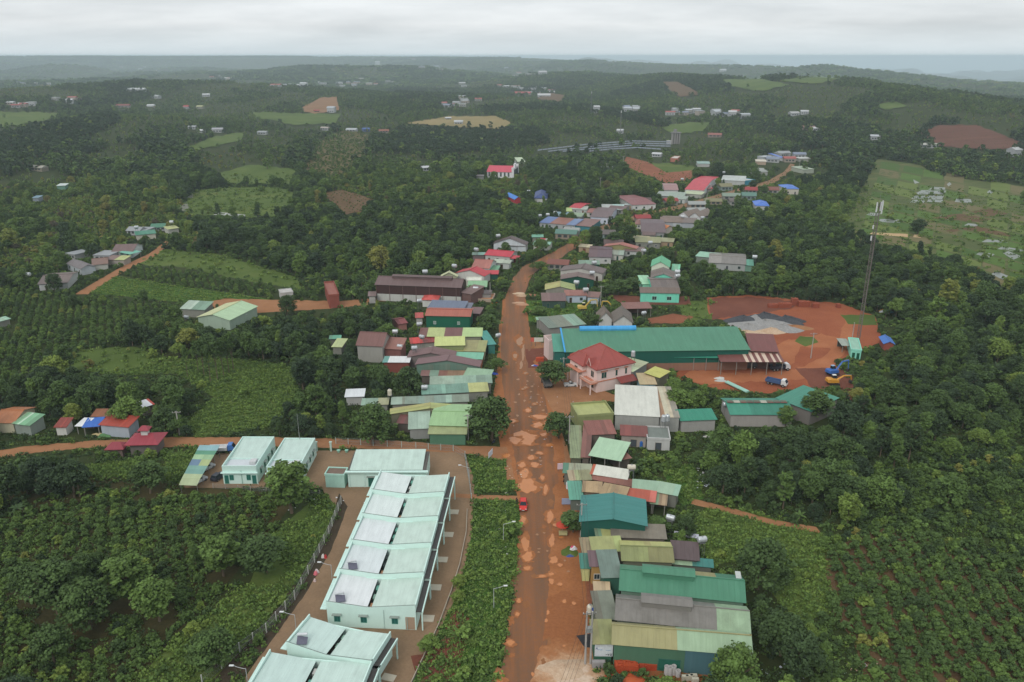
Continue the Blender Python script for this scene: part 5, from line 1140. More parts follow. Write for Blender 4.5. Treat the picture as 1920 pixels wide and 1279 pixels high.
def gate_house():
    p = P(1048, 684); o = empty('gate_pavilion', p, .1)
    m = MB()
    for x in (-1.1, 1.1):
        for y in (-1.1, 1.1): m.box(x-.2, x+.2, y-.2, y+.2, -.5, 3.2)
    m.build('column', paint((214,190,150), .2), o)
    m = MB(); q = [Vector((-1.7,-1.7,3.2)), Vector((1.7,-1.7,3.2)), Vector((1.7,1.7,3.2)), Vector((-1.7,1.7,3.2))]; t = Vector((0,0,5.2))
    for k in range(4): m.poly([q[k], q[(k+1)%4], t])
    m.poly(q[::-1]); m.build('roof', sheet((140,64,58), .2), o)
    m = MB(); m.box(-1.3, 1.3, .9, 1.2, -.4, 2.6); m.build('rear_wall', paint((206,180,150), .3), o)
    tag(o, 'little gate pavilion with pointed red roof left of the villa', 'pavilion'); note(o, 2, 2, 4, 'gate pavilion')
gate_house()

# ---- the mint compound: terrace, offices, carport
MW = paint((214,242,232), .14); MWF = flat((214,244,234))
TER = [((716,895),(842,900)), ((697,934),(833,940)), ((668,981),(820,988)), ((648,1031),(806,1038)), ((632,1086),(790,1095))]
def unit(k, A, B, v_len, h, label, colL, colR, end=False, heater=False, rowname='mint terrace houses'):
    """one terrace unit: butterfly roofs falling to a gap, parapet in front, dark verandah strip on the right"""
    a, b = A, B; u = (b - a); u.z = 0; lu = u.length; u.normalize()
    o = empty('terrace_house', (a.x, a.y, 0), math.atan2(u.y, u.x))
    V = v_len; hl, hm, hr = h + .35, h - .55, h + .25; x1 = lu * .452; x2 = lu * .498
    m = MB()
    m.poly([(0,0,-1),(lu,0,-1),(lu,0,hr+.35),(x2,0,hm+.35),(x1,0,hm+.35),(0,0,hl+.35)])
    m.poly([(lu,.2,-1),(0,.2,-1),(0,.2,hl+.35),(x1,.2,hm+.35),(x2,.2,hm+.35),(lu,.2,hr+.35)])
    pr = [(0,hl+.35),(x1,hm+.35),(x2,hm+.35),(lu,hr+.35)]
    for (p0,z0),(p1,z1) in zip(pr[:-1], pr[1:]): m.poly([(p0,0,z0),(p1,0,z1),(p1,.2,z1),(p0,.2,z0)])
    m.box(0, .2, .2, V, -1, hl+.25); m.box(lu-.2, lu, .2, V, -1, hr+.2); m.box(.2, lu-.2, V-.2, V, -1, hm)
    m.build('wall', MW, o)
    m = MB()
    for (p0,z0),(p1,z1) in zip(pr[:-1], pr[1:]): m.bar((p0,.1,z0+.03),(p1,.1,z1+.03),.07)
    m.build('coping', flat((120,132,126)), o)
    roof_slope(o, (.25,.25,hl-.1), (x1,.25,hm), (x1,V-.02,hm-.25), (.25,V-.02,hl-.35), colL, True, .12)
    roof_slope(o, (x2,.25,hm), (lu-.25,.25,hr-.1), (lu-.25,V-.02,hr-.35), (x2,V-.02,hm-.25), colR, True, .22)
    m = MB(); m.box(x1-.05, x2+.05, .25, V-.25, hm-1.6, hm-1.5); m.build('gap_floor', paint((60,66,62), .4), o)
    rr = random.Random(k)
    for j in range(3):
        m = MB(); y = V * (.15 + .28 * j); m.box(x1+.1, x2-.1, y, y + V*.14, hm-1.5, hm-.7); m.build('gap_beam', flat(rr.choice([(120,190,170), (200,150,110), (150,190,170), (206,206,200), (60,70,70)])), o)
    # verandah strip
    m = MB(); m.box(lu+.05, lu+1.1, -.1, V-.25, h-.72, h-.62); m.build('verandah_roof', sheet((66,62,60), .2), o)
    m = MB(); m.box(lu+1.1, lu+1.3, -.2, V-.2, h-.9, h-.45); m.build('verandah_fascia', MWF, o)
    m = MB(); m.box(lu+.98, lu+1.2, -.1, .12, -1, h-.9); m.box(lu+.98, lu+1.2, V-.5, V-.28, -1, h-.9); m.build('verandah_post', MWF, o)
    m = MB(); m.box(lu+.4, lu+2.6, V*.25, V*.45, -.5, .12); m.build('step', paint((200,190,170), .3), o)
    m = MB(); m.box(-1.15, -.05, -.1, V-.3, h-.95, h-.82); m.build('eave_slab', MWF, o)
    if end:
        for f in (.11, .41, .76): opening(o, lu*f, 0, 1.15, 1.1, 1.35, 0, -1, 'window', (60,150,130), (52,110,104), hood=True)
        m = MB(); m.box(lu*.88, lu*.985, -.03, .02, .1, 2.7); m.build('porch_recess', paint((176,150,126), .3), o)
        m = MB(); m.bar((lu*.9,-.2,.1), (lu*.9,-.2,2.7), .05); m.bar((lu*.64,-.12,.1), (lu*.64,-.12,hm), .04); m.build('drain_pipe', flat((190,214,206)), o)
    if heater:
        t = empty('solar_heater', o.matrix_basis @ Vector((1.5, 1.2, hl-.25)), o.rotation_euler.z + .35); t.scale = (.8, .8, .8)
        m = MB(); m.hexa([(-.2,-1.1,.15),(1.9,-1.1,.1),(1.9,.6,.5),(-.2,.6,1.0)], [(-.2,-1.1,.23),(1.9,-1.1,.18),(1.9,.6,.58),(-.2,.6,1.08)]); m.build('solar_panel', flat((104,104,120), .15), t)
        m = MB(); m.lathe((-.3,.75,1.2), [(.05,0),(.3,.04),(.3,2.1),(.05,2.14)], 10, 'x'); m.build('tank', flat((214,218,220), .3, .2), t)
        m = MB(); 
        for x in (0, 1.7): m.bar((x,.6,-.2), (x,.6,1.1), .04); m.bar((x,-1,-.2), (x,-1,.2), .04)
        m.build('stand', flat((150,154,154)), t)
        tag(t, f'solar water heater on the roof corner of the {["","","","fourth unit of the terrace","nearest unit of the terrace","detached unit below the terrace"][k]}', 'solar heater', 'solar heaters on the mint roofs')
    tag(o, label, 'terrace house', rowname); note(o, lu+2, V, h, ['far unit of the mint terrace','second unit of the mint terrace','middle unit of the mint terrace','fourth unit of the mint terrace','near unit of the mint terrace','detached mint unit','lowest mint unit'][k])
    return o
def terrace():
    h = 4.6
    fl, fr = P(613, 1128, h), P(779, 1147, h)           # front eave of the nearest unit
    bl, br = P(716, 897, h), P(842, 901, h)             # far end
    w = ((fr - fl).length + (br - bl).length) / 2
    ax = ((bl + br) - (fl + fr)) / 2; L = ax.length; ax.normalize(); side = Vector((ax.y, -ax.x, 0))
    mid0 = (fl + fr) / 2; n = 5; v = L / n
    lab = ['farthest unit of the mint terrace, next to the third office', 'second unit of the mint terrace from the far end', 'middle unit of the five unit mint terrace', 'fourth unit of the mint terrace with one solar heater', 'nearest unit of the mint terrace showing three windows in its end wall']
    for i in range(n):                                   # i = 0 nearest
        c = mid0 + ax * v * i; k = 4 - i
        unit(k, c - side * w / 2, c + side * w / 2, v, h + .42 * i, lab[k], [(220,230,226),(222,232,228),(224,230,230),(218,226,226),(226,230,230)][k], (200,220,208), end=(i == 0), heater=k >= 3)
    # the detached pair at the bottom
    for k, (A, B, D) in enumerate([((537,1210),(697,1245),(583,1157)), ((462,1298),(668,1318),(523,1224))]):
        a, b, d = P(*A, h), P(*B, h), P(*D, h); u = (b - a).normalized(); vv = Vector((-u.y, u.x, 0)); V = max(6.5, (d - a).dot(vv))
        unit(5 + k, a, b, V, h, ['detached mint unit with solar heater just below the terrace', 'lowest mint unit cut by the bottom picture edge'][k], (198,220,212), (200,222,212), heater=k == 0)
terrace()
def office(A, B, D, Dm, h, label, lm, box=True, aerial=False):
    """mint office: flat block in front with doors, long pale roof behind"""
    a, u, v, lu, lv = axes(A, B, D, h); lm_ = (P(*Dm, h) - a).dot(v)
    o = empty('office_block', (a.x, a.y, 0), math.atan2(u.y, u.x))
    m = MB(); m.box(0, lu, 0, lv, -1, h-.6); m.build('wall', MW, o)
    m = MB()
    for q in ((0,lu,0,.2), (0,.2,.2,lv), (lu-.2,lu,.2,lv), (.2,lu-.2,lv-.2,lv)): m.box(*q, h-.6, h+.35)
    m.box(.2, lu-.2, lm_-.1, lm_+.1, h-.6, h-.1); m.build('parapet', MWF, o)
    m = MB(); m.box(-.3, lu+.3, -.55, 0, h-1.45, h-1.25); m.build('eave_slab', MWF, o)
    m = MB(); m.box(.2, lu-.2, .2, lm_-.1, h-.58, h-.45); m.build('front_roof_slab', paint((206,212,216), .2), o)
    roof_slope(o, (.2,lm_+.1,h-.35), (lu-.2,lm_+.1,h-.35), (lu-.2,lv-.2,h+.1), (.2,lv-.2,h+.1), (196,218,208), True, .22)
    for f, kd in ((.1,'door'), (.25,'window'), (.75,'window'), (.91,'door')):
        opening(o, lu*f, 0, .1 if kd == 'door' else 1.0, 1.0, 2.2 if kd == 'door' else 1.4, 0, -1, kd, (70,150,130), (50,116,104))
    for k in range(4): opening(o, lu, lv*(.2+.2*k), 1.2, 1.0, 1.3, 1, 0, 'window', (90,160,140), (44,90,84), hood=True)
    m = MB(); m.bar((lu*.55,-.1,.1), (lu*.55,-.1,h-.8), .06, n=6); m.build('drain_pipe', flat((150,200,184)), o)
    if box: m = MB(); m.box(lu*.72, lu*.9, lm_*.45, lm_*.8, h-.4, h+.3); m.build('water_box', flat((206,208,208)), o)
    if aerial: m = MB(); m.bar((lu*.5, lv-.3, h), (lu*.5, lv-.3, h+7), .06, .03, 5); m.build('aerial', flat((170,170,170)), o)
    tag(o, label, 'office block', 'mint office blocks'); note(o, lu, lv, h, lm)
q = Z(320, 780)
office(q(383,385), q(640,385), q(490,163), q(437,312), 4.4, 'left mint office block beside the patchwork carport', 'left mint office')
office(q(717,390), q(965,392), q(803,172), q(760,322), 4.4, 'second mint office block half hidden by the tall tree', 'second mint office', True, True)
def third():
    a, u, v, lu, lv = axes(q(1325,408), q(1915,405), q(1352,266), 4.4)
    o = empty('office_block', (a.x, a.y, 0), math.atan2(u.y, u.x)); h = 4.4
    m = MB(); m.box(0, lu, 0, lv, -1, h-.4); m.build('wall', MW, o)
    m = MB(); m.box(-.5, lu+.5, -.7, 0, h-.4, h-.1)
    m.build('eave_slab', MWF, o)
    m = MB()
    for qd in ((0,.9,.2,lv), (lu-.9,lu,.2,lv), (.9,lu-.9,lv-.4,lv), (.9,lu-.9,0,.3)): m.box(*qd, h-.38, h-.1)
    m.build('gutter', paint((96,92,86), .5), o)
    roof_slope(o, (.5,.1,h+.0), (lu-.8,.1,h+.0), (lu-.8,lv-.3,h+.7), (.5,lv-.3,h+.7), (198,220,208), True, .22)
    for f, kd in ((.3,'door'), (.52,'window'), (.73,'window'), (.9,'window')): opening(o, lu*f, 0, .1 if kd == 'door' else .9, 1.6 if kd == 'door' else 1.5, 2.4 if kd == 'door' else 1.5, 0, -1, kd, (60,150,128), (44,104,92), hood=True)
    for k in range(6):
        m = MB(); m.box(lu*(.02+.19*k)-.12, lu*(.02+.19*k)+.12, -.12, 0, -1, h-.42); m.build('pilaster', MWF, o)
    tag(o, 'third and longest mint office with a single pale roof', 'office block', 'mint office blocks'); note(o, lu, lv, h, 'third mint office')
    building('annex', 'small mint annex with stained flat brown roof left of the third office', q(1152,440), q(1302,445), q(1165,385), 3.4, 'flat', .2, (120,96,80), (184,228,212), 'annex', wins=None, dirt=.5)
third()
def carport():
    pts = [(1340,1070),(1475,1075),(1650,792),(1497,790)]
    h = 2.7
    a, b, c, d = [P(*Z(0,640)(*p), h) for p in pts]
    o = empty('carport', (a.x, a.y, 0), 0)
    loc = lambda p: p - Vector((a.x, a.y, 0))
    rows = [(.0,.14,[(172,184,142)]), (.14,.24,[(176,190,146)]), (.24,.36,[(116,160,148)]), (.36,.45,[(122,166,152)]), (.45,.62,[(104,132,156),(172,186,128)]), (.62,.74,[(162,196,150),(150,184,140)]), (.74,.86,[(88,148,118)]), (.86,1.0,[(140,180,184)])]
    for k, (t0, t1, cs) in enumerate(rows):
        for j, cc in enumerate(cs):
            s0, s1 = j / len(cs), (j + 1) / len(cs)
            def pt(s, t): return loc(a.lerp(b, s).lerp(d.lerp(c, s), t)) + Vector((0, 0, .35 * (t - .0) * (1) - (.25 if t < .05 else 0) + .01 * (k % 2)))
            m = MB(); q4 = [pt(s0,t0), pt(s1,t0), pt(s1,t1+.01), pt(s0,t1+.01)]; m.poly(q4, [(0,0),(3,0),(3,3),(0,3)]); m.poly([p - Vector((0,0,.05)) for p in q4[::-1]])
            for i in range(4): m.poly([q4[i]-Vector((0,0,.05)), q4[(i+1)%4]-Vector((0,0,.05)), q4[(i+1)%4], q4[i]])
            m.build('roof_panel', sheet(cc, .2), o)
    m = MB()
    for t in (.03, .25, .5, .75, .97):
        for s in (.05, .95): p = loc(a.lerp(b, s).lerp(d.lerp(c, s), t)); m.bar((p.x,p.y,-.4), (p.x,p.y,h-.1+.3*t), .06)
    m.build('post', flat((140,142,140)), o)
    tag(o, 'carport roofed with a patchwork of green, blue and yellow sheets', 'carport')
    for p in (a, b, c, d): pass
    hull = convex([Z(0,640)(*p) for p in pts]); raster(hull, 250, CLEAR); LANDMARKS.append((375, 875, 200, 'patchwork carport'))
    ux = (b - a); ux.z = 0; l = ux.length; ux.normalize(); FOOT.append(((a.x, a.y), (ux.x, ux.y), (-ux.y, ux.x), l + 6, (d - a).length))
carport()
def where(px, py):
    best = None
    for bx, by, dep_, lab in LANDMARKS:
        dx, dy = px - bx, (py - by)
        q = math.hypot(dx, dy * 1.4)
        if q < 75 and (best is None or q < best[0]): best = (q, dx, dy, lab)
    if not best: return None
    _, dx, dy, lab = best
    rel = 'left of' if dx < -abs(dy) * 1.2 else 'right of' if dx > abs(dy) * 1.2 else 'behind' if dy < 0 else 'in front of'
    return f'{rel} the {lab}'
# far houses: small in the picture, a walled box under a roof with a window row
def far_house(px, py, w, dpt, h, roofc, wallc, label, group, kind='gu', rz=None, name='house'):
    p = P(px, py); o = empty(name, p, rz if rz is not None else rnd.uniform(-.5, .5))
    m = MB(); m.box(-w/2, w/2, -dpt/2, dpt/2, -3, h); m.build('wall', flat(tuple(v*.8 for v in wallc)), o)
    m = MB(); r = dpt * .22; e = .5
    if kind == 'gu':
        q = [(-w/2-e,-dpt/2-e,h-.1), (w/2+e,-dpt/2-e,h-.1), (w/2+e,dpt/2+e,h-.1), (-w/2-e,dpt/2+e,h-.1)]; t0, t1 = (-w/2-e,0,h+r), (w/2+e,0,h+r)
        m.poly([q[0],q[1],t1,t0]); m.poly([q[2],q[3],t0,t1]); m.poly([q[1],q[2],t1]); m.poly([q[3],q[0],t0]); m.poly(q[::-1])
    else: m.box(-w/2-.2, w/2+.2, -dpt/2-.2, dpt/2+.2, h, h+.5)
    m.build('roof', flat(tuple(v*.88 for v in roofc)), o)
    m = MB()
    for k in range(3): m.box(-w/2+w*(.12+.28*k), -w/2+w*(.3+.28*k), -dpt/2-.06, -dpt/2+.1, 1, min(2.4, h-.4))
    m.build('window', flat((70,78,80), .3), o)
    tag(o, label, 'house', group)
    for dx in (-w/2, w/2):
        pass
    x, y, dd = project(p.x, p.y, p.z + h*.5); s = FOC / float(dd)
    raster([(x-w*s*.55, y-h*s*.9), (x+w*s*.55, y-h*s*.9), (x+w*s*.55, y+h*s*.55), (x-w*s*.55, y+h*s*.55)], float(dd) - 6, CLEAR)
    FOOT.append(((p.x-w/2, p.y-dpt/2), (1,0), (0,1), w, dpt))
    return o
WH, GY, RD = (224,226,228), (176,180,182), (176,72,72)
FAR = [  # px, py of the foot, width, depth, height, roof, wall, label
 (622,211,13,9,8,(206,212,218),WH,'tall white far house beside a red roof on the cleared slope'), (594,211,9,7,3,RD,(200,190,180),'red roofed far house left of the tall white one'),
 (708,122,38,20,26,WH,WH,'white block on the far left ridge top'), (232,202,22,10,4,(150,80,76),(190,180,176),'red roofed far farmhouse left of the valley'), (284,203,12,9,5,WH,WH,'white far house right of the red farmhouse'),
 (350,204,9,8,4,(200,80,84),WH,'pink roofed far house in the left valley'), (376,204,11,8,4,(200,200,150),(200,200,180),'yellowish far house next to the pink roofed one'), (30,202,12,8,4,(170,90,84),(200,200,200),'far red roof at the left edge'),
 (362,242,10,7,3,GY,WH,'pale far house at the start of the light green strip'), (378,249,8,6,3,WH,WH,'small white house below that pale one'), (409,248,13,8,4,(190,190,196),WH,'far house with pale roof above the light green strip'),
 (493,252,12,7,3,GY,WH,'pale roofed far house right of the light green strip'), (660,247,14,8,3,(206,210,214),WH,'white roofed hut above the brown planted hillside'), (686,246,9,7,3,(86,120,190),(120,140,190),'blue roofed hut above the brown planted hillside'),
 (720,249,13,7,3,(170,110,90),(190,170,160),'red brown hut right of the blue roofed one'), (860,233,12,7,4,WH,WH,'white farmhouse at the edge of the straw field'), (840,225,9,6,3,WH,(220,210,190),'small white house above the straw field'),
 (610,244,12,7,3,(190,180,170),WH,'pale huts left of the brown planted hillside'), (75,320,12,7,3,(200,196,180),(190,180,160),'pale hut on the left hillside'), (800,320,9,6,3,WH,WH,'small white hut left of the church'),
 (1163,250,8,7,4,WH,WH,'white hut under the slim far mast'), (1118,212,9,8,10,WH,WH,'white tower house near the far mast'), (1640,262,10,7,4,(206,210,214),WH,'white house on the slope right of the paddies'),
 (1742,277,16,8,3,(206,206,196),WH,'low white house below the red hillside'), (1900,292,10,9,6,(206,206,206),WH,'white house at the right edge under the red hillside'), (1528,245,9,7,3,WH,WH,'white hut on the right wooded slope'), (1515,243,14,8,3,(170,130,120),(190,170,160),'reddish roof left of the hut on the right slope'),
 (1340,257,16,9,3,(170,110,100),(190,170,160),'reddish roofed house by the small far meadow'), (1395,221,16,8,5,(200,206,210),WH,'pale far house right of the roadside hamlet'), (1488,217,13,8,4,(206,206,206),WH,'white house in the woods under the right hill'),
 (1508,214,10,7,4,WH,WH,'small white house near the one under the right hill'), (1232,294,9,6,3,WH,WH,'white hut below the solar rows'), (1905,290,7,6,4,GY,WH,'second pale house at the right edge'),
 (1020,182,30,14,5,(226,226,226),WH,'long white roof of the far hilltop hamlet'), (980,178,44,16,5,(196,86,84),(206,160,150),'long red roof of the far hilltop hamlet'), (1017,139,30,14,8,WH,WH,'white building on the small far hill'), (1355,134,34,16,9,WH,WH,'white building on the right far ridge'),
 (570,162,26,14,11,WH,WH,'large white building in the far left valley town'), (256,171,36,12,4,(210,214,216),WH,'long white shed on the left hill'), (292,184,20,10,4,(190,196,196),WH,'pale shed below the long white one'), (387,181,14,9,4,WH,WH,'small white far house on the left hill'),
]
for px, py, w, dp, h, rc, wc, lab in FAR: far_house(px, py, w, dp, h, rc, wc, lab, 'far houses scattered over the hills')
def hamlet(pts, n, label, rr, w=(9, 16), cols=None, hh=(3.5, 6.5)):
    for k in range(n):
        px, py, sx, sy = pts[k % len(pts)]
        x, y = px + rr.uniform(-sx, sx), py + rr.uniform(-sy, sy)
        far_house(x, y, rr.uniform(*w), rr.uniform(7, 10), rr.uniform(*hh), rr.choice(cols or [WH, WH, (206,212,216), GY, (190,110,104), (150,160,180)]), rr.choice([WH, WH, (206,206,200), (214,200,184)]), label, label, rr.choice(['gu', 'gu', 'flat']))
rr = random.Random(4)
hamlet([(450,150,60,3), (560,158,50,4), (640,160,40,4), (700,155,40,5), (420,146,25,3)], 34, 'small pale house of the far valley town', rr, (14, 26))
hamlet([(1000,168,35,3), (1015,174,25,3), (950,163,25,3), (870,160,15,3)], 18, 'small white house of the far hilltop hamlet', rr, (14, 24))
hamlet([(880,190,25,4), (850,198,25,3)], 10, 'small white house on the slope below the hilltop hamlet', rr, (9, 15))
hamlet([(1270,214,50,4), (1370,217,30,4), (1180,208,20,3)], 20, 'small white house of the roadside hamlet under the right hill', rr, (9, 15))
hamlet([(60,156,40,3), (130,192,25,4), (40,198,30,3)], 12, 'small pale house in the far left valley', rr, (10, 18))
hamlet([(800,128,25,3), (270,128,60,6), (920,135,80,8), (740,112,60,3), (840,112,60,3)], 22, 'pale speck of a house on the far ridge', rr, (22, 40))
hamlet([(1490,300,18,5), (1440,300,20,6), (1475,296,15,4)], 6, 'small house at the top end of the village road', rr, (8, 13), None, (2.8, 3.6))
hamlet([(150,480,15,4), (190,488,20,3)], 2, 'low shed among the left hillside houses', rr, (6, 9), [GREYBRN, GY], (2.2, 2.8))
hamlet([(265,437,12,3), (300,430,20,4)], 3, 'small roof near the bend of the left dirt road', rr, (6, 9), [(96,150,124), GY], (2.2, 2.8))

# small roofs packed along the far road
def road_houses():
    line = [P(*q) for q in ((985,512),(1010,494),(1050,474),(1090,452),(1122,431),(1170,414),(1222,399),(1275,388),(1335,372),(1400,354))]
    rr = random.Random(12); cols = [((150,96,84),'rust red'),((112,92,88),'brown'),((150,168,150),'grey green'),((180,184,180),'pale grey'),((176,72,72),'red'),((150,146,110),'olive'),((110,150,136),'teal grey'),((120,112,108),'dark grey')]
    for a, b in zip(line[:-1], line[1:]):
        d = (b - a); L = d.length; d.normalize(); nrm = Vector((d.y, -d.x, 0))
        for k in range(int(L / 9)):
            for sd in (-1, 1):
                if rr.random() < .2: continue
                w, dp = rr.uniform(8, 12), rr.uniform(6.5, 8.5); c = a + d * (k + .5) * 9 + nrm * sd * rr.choice([10, 12, 21, 24])
                bad = False
                for (ox, oy), (ux, uy), (vx, vy), lu, lv in FOOT:
                    lv = min(lv, 14); s, t = (c.x - ox) * ux + (c.y - oy) * uy, (c.x - ox) * vx + (c.y - oy) * vy
                    if -w*.55 < s < lu + w*.55 and -dp*.6 < t < lv + dp*.6: bad = True; break
                if bad: continue
                x, y, _ = project(c.x, c.y, float(T(c.x, c.y))); cc, cn = rr.choice(cols)
                near = where(float(x), float(y)) or 'in the ribbon along the far road'
                lab = ' '.join(f'small {cn} roofed house {near}'.split()[:16])
                far_house(float(x), float(y), w, dp, rr.uniform(2.6, 3.2), cc, rr.choice([(214,212,206),(190,186,176),(176,196,190),(200,180,160)]), lab, 'small houses lining the far road', 'gu', math.atan2(d.y, d.x) * .0 + rr.uniform(-.25, .25))
road_houses()
# ---------------------------------------------------------------- vehicles, poles, tanks and small things
STEEL = flat((206,210,212), .3, .35); RUBBER = flat((34,34,36), .9); GLASS = flat((40,48,54), .12); CHROME = flat((170,172,174), .3, .5)
def wheels(o, xs, w, r, t=.22):
    for x in xs:
        for s in (-1, 1):
            m = MB(); m.lathe((x, s*w - t/2, r), [(r*.6,0),(r,.03),(r,t-.03),(r*.6,t)], 14, 'y'); wo = m.build('wheel', RUBBER, o)
            m = MB(); m.lathe((x, s*w - t/2 - .015, r), [(r*.1,0),(r*.55,.01),(r*.55,t+.02),(r*.1,t+.03)], 10, 'y'); m.build('rim', CHROME, wo)
def section(m, rows):
    """loft closed rings"""
    for a, b in zip(rows[:-1], rows[1:]):
        for i in range(len(a)):
            j = (i + 1) % len(a); m.poly([a[i], a[j], b[j], b[i]])
    m.poly(rows[0][::-1]); m.poly(rows[-1])
def car(px, py, rz, col, label, pickup=False):
    p = P(px, py); o = empty('car', p, rz); c = flat(col, .3)
    W = .86
    def ring(x, z0, z1, w0, w1): return [(x,-w0,z0),(x,w0,z0),(x,w1,z1*.75+z0*.25),(x,w1*.94,z1),(x,-w1*.94,z1),(x,-w1,z1*.75+z0*.25)]
    m = MB(); section(m, [ring(-2.1,.42,.82,.74,.74), ring(-1.95,.3,.98,W,W), ring(-1.2,.28,1.0,W,W), ring(.6,.28,.98,W,W), ring(1.7,.3,.86,W,W*.97), ring(2.08,.4,.68,.76,.72)]); m.build('body', c, o)
    m = MB(); x0, x1 = (-.6, .9) if pickup else (-1.8, .9)
    section(m, [[(x0,-.78,.96),(x0,.78,.96),(x0+.25,.62,1.46),(x0+.25,-.62,1.46)], [(x1-.75,-.8,.96),(x1-.75,.8,.96),(x1-.75,.64,1.5),(x1-.75,-.64,1.5)], [(x1,-.78,.96),(x1,.78,.96),(x1-.02,.74,1.0),(x1-.02,-.74,1.0)]]); m.build('cabin_glass', GLASS, o)
    m = MB(); m.box(x0+.2, x1-.72, -.63, .63, 1.47, 1.54); 
    for s in (-1, 1): m.bar((x1-.74,s*.64,1.5),(x1,s*.78,.98),.04); m.bar((x0+.22,s*.62,1.48),(x0,s*.78,.98),.05); m.bar((-.3,s*.66,1.5),(-.3,s*.8,.98),.035)
    m.build('roof', c, o)
    for s in (-1, 1):
        m = MB(); m.box(1.9,2.06,s*.6-.16,s*.6+.16,.6,.74); m.build('headlight', flat((230,232,230), .15), o)
        m = MB(); m.box(-2.08,-1.98,s*.62-.13,s*.62+.13,.7,.84); m.build('tail_light', flat((150,30,30), .2), o)
        m = MB(); m.box(.55,.72,s*.98-.1,s*.98+.1,.98,1.1); m.build('mirror', c, o)
    m = MB(); m.box(2.03,2.12,-.3,.3,.42,.55); m.build('number_plate', flat((226,226,220)), o)
    m = MB(); m.box(2.0,2.1,-.66,.66,.36,.44); m.build('bumper', flat((60,60,62)), o)
    wheels(o, (-1.3, 1.3), .8, .31)
    tag(o, label, 'pickup' if pickup else 'car'); return o
def truck(px, py, rz, cab, bed, label, tip=False):
    p = P(px, py); o = empty('truck', p, rz); c = flat(cab, .35)
    m = MB(); section(m, [[(1.5,-1,.75),(1.5,1,.75),(1.5,1,2.3),(1.5,-1,2.3)], [(2.6,-1,.7),(2.6,1,.7),(2.55,.95,2.35),(2.55,-.95,2.35)], [(3.15,-.98,.7),(3.15,.98,.7),(3.1,.96,1.5),(3.1,-.96,1.5)]]); m.build('cab', c, o)
    m = MB(); m.hexa([(3.14,-.86,1.5),(3.14,.86,1.5),(3.0,.86,1.5),(3.0,-.86,1.5)], [(2.66,-.8,2.28),(2.66,.8,2.28),(2.5,.8,2.28),(2.5,-.8,2.28)]); m.build('windscreen', GLASS, o)
    m = MB(); m.box(-3.2,3,-.45,.45,.55,.75); m.build('chassis', flat((50,50,52)), o)
    m = MB(); m.box(-3.3,1.35,-1.1,1.1,.9,1.0); b = m.build('bed', flat(bed, .5), o)
    for q in ((-3.3,1.35,-1.1,-1.02,1.0,1.75), (-3.3,1.35,1.02,1.1,1.0,1.75), (1.27,1.35,-1.02,1.02,1.0,1.95), (-3.3,-3.22,-1.02,1.02,1.0,1.7)): m = MB(); m.box(*q); m.build('side_board', flat(bed, .5), b)
    for s in (-1, 1): m = MB(); m.box(3.12,3.2,s*.7-.15,s*.7+.15,.85,1.05); m.build('headlight', flat((230,230,224), .15), o)
    wheels(o, (-2.3, -1.2, 2.2), .92, .48, .3)
    tag(o, label, 'truck'); return o
def excavator(px, py, rz, col, label, cabc=None, reach=1.0, fold=0.0):
    p = P(px, py); o = empty('excavator', p, rz); c = flat(col, .5); dk = flat((60,56,52), .8)
    for s in (-1, 1):
        m = MB(); pr = []
        for k in range(14): t = 6.2832 * k / 14; pr.append((1.5 * math.copysign(min(1, abs(math.cos(t)) * 1.25), math.cos(t)), .42 + .42 * math.sin(t)))
        section(m, [[(x, s*1.15-.28, z) for x, z in pr], [(x, s*1.15+.28, z) for x, z in pr]]); m.build('track', dk, o)
    m = MB(); m.box(-.9,.9,-.9,.9,.6,1.0); m.build('undercarriage', dk, o)
    m = MB(); section(m, [[(-2.2,-1.2,1.1),(-2.2,1.2,1.1),(-2.1,1.15,1.9),(-2.1,-1.15,1.9)], [(-1.7,-1.25,1.0),(-1.7,1.25,1.0),(-1.6,1.2,2.1),(-1.6,-1.2,2.1)], [(1.3,-1.25,1.0),(1.3,1.25,1.0),(1.2,1.2,1.8),(1.2,-1.2,1.8)]]); m.build('body', c, o)
    m = MB(); section(m, [[(-.2,.25,1.8),(-.2,1.2,1.8),(-.2,1.15,2.85),(-.2,.3,2.85)], [(1.0,.25,1.8),(1.0,1.2,1.8),(.85,1.15,2.85),(.85,.3,2.85)], [(1.35,.3,1.8),(1.35,1.15,1.8),(1.3,1.12,2.0),(1.3,.32,2.0)]]); m.build('cab', GLASS, o)
    m = MB(); m.box(-.25,.9,.25,1.2,2.85,2.95); m.build('cab_roof', flat(cabc or col, .4), o)
    a, b, d = Vector((.9,-.25,1.7)), Vector((3.0*reach,-.25,4.2 - 1.6*fold)), Vector((5.4*reach,-.25,4.3 - 1.8*fold)); e = Vector((5.7*reach,-.25,1.4))
    m = MB(); m.bar(a, b, .34, .3); m.bar(b, d, .3, .22); m.build('boom', c, o)
    m = MB(); m.bar(d, e, .24, .16); m.build('stick', c, o)
    m = MB(); m.bar((1.6,-.25,1.5), a.lerp(b,.75), .09, n=6); m.bar(b.lerp(d,.2)+Vector((0,0,.35)), d+Vector((.1,0,.3)), .08, n=6); m.build('ram', CHROME, o)
    m = MB(); section(m, [[(e.x-.5,-.75,e.z),(e.x+.1,-.75,e.z+.1),(e.x+.1,-.75,e.z-.7),(e.x-.6,-.75,e.z-.8)], [(e.x-.5,.25,e.z),(e.x+.1,.25,e.z+.1),(e.x+.1,.25,e.z-.7),(e.x-.6,.25,e.z-.8)]]); m.build('bucket', dk, o)
    tag(o, label, 'excavator'); return o
car(981, 951, -math.pi/2 - .02, (216,52,44), 'red car driving on the muddy road towards the viewer')
car(410, 897, 1.25, (52,54,64), 'dark car parked against the left mint office block')
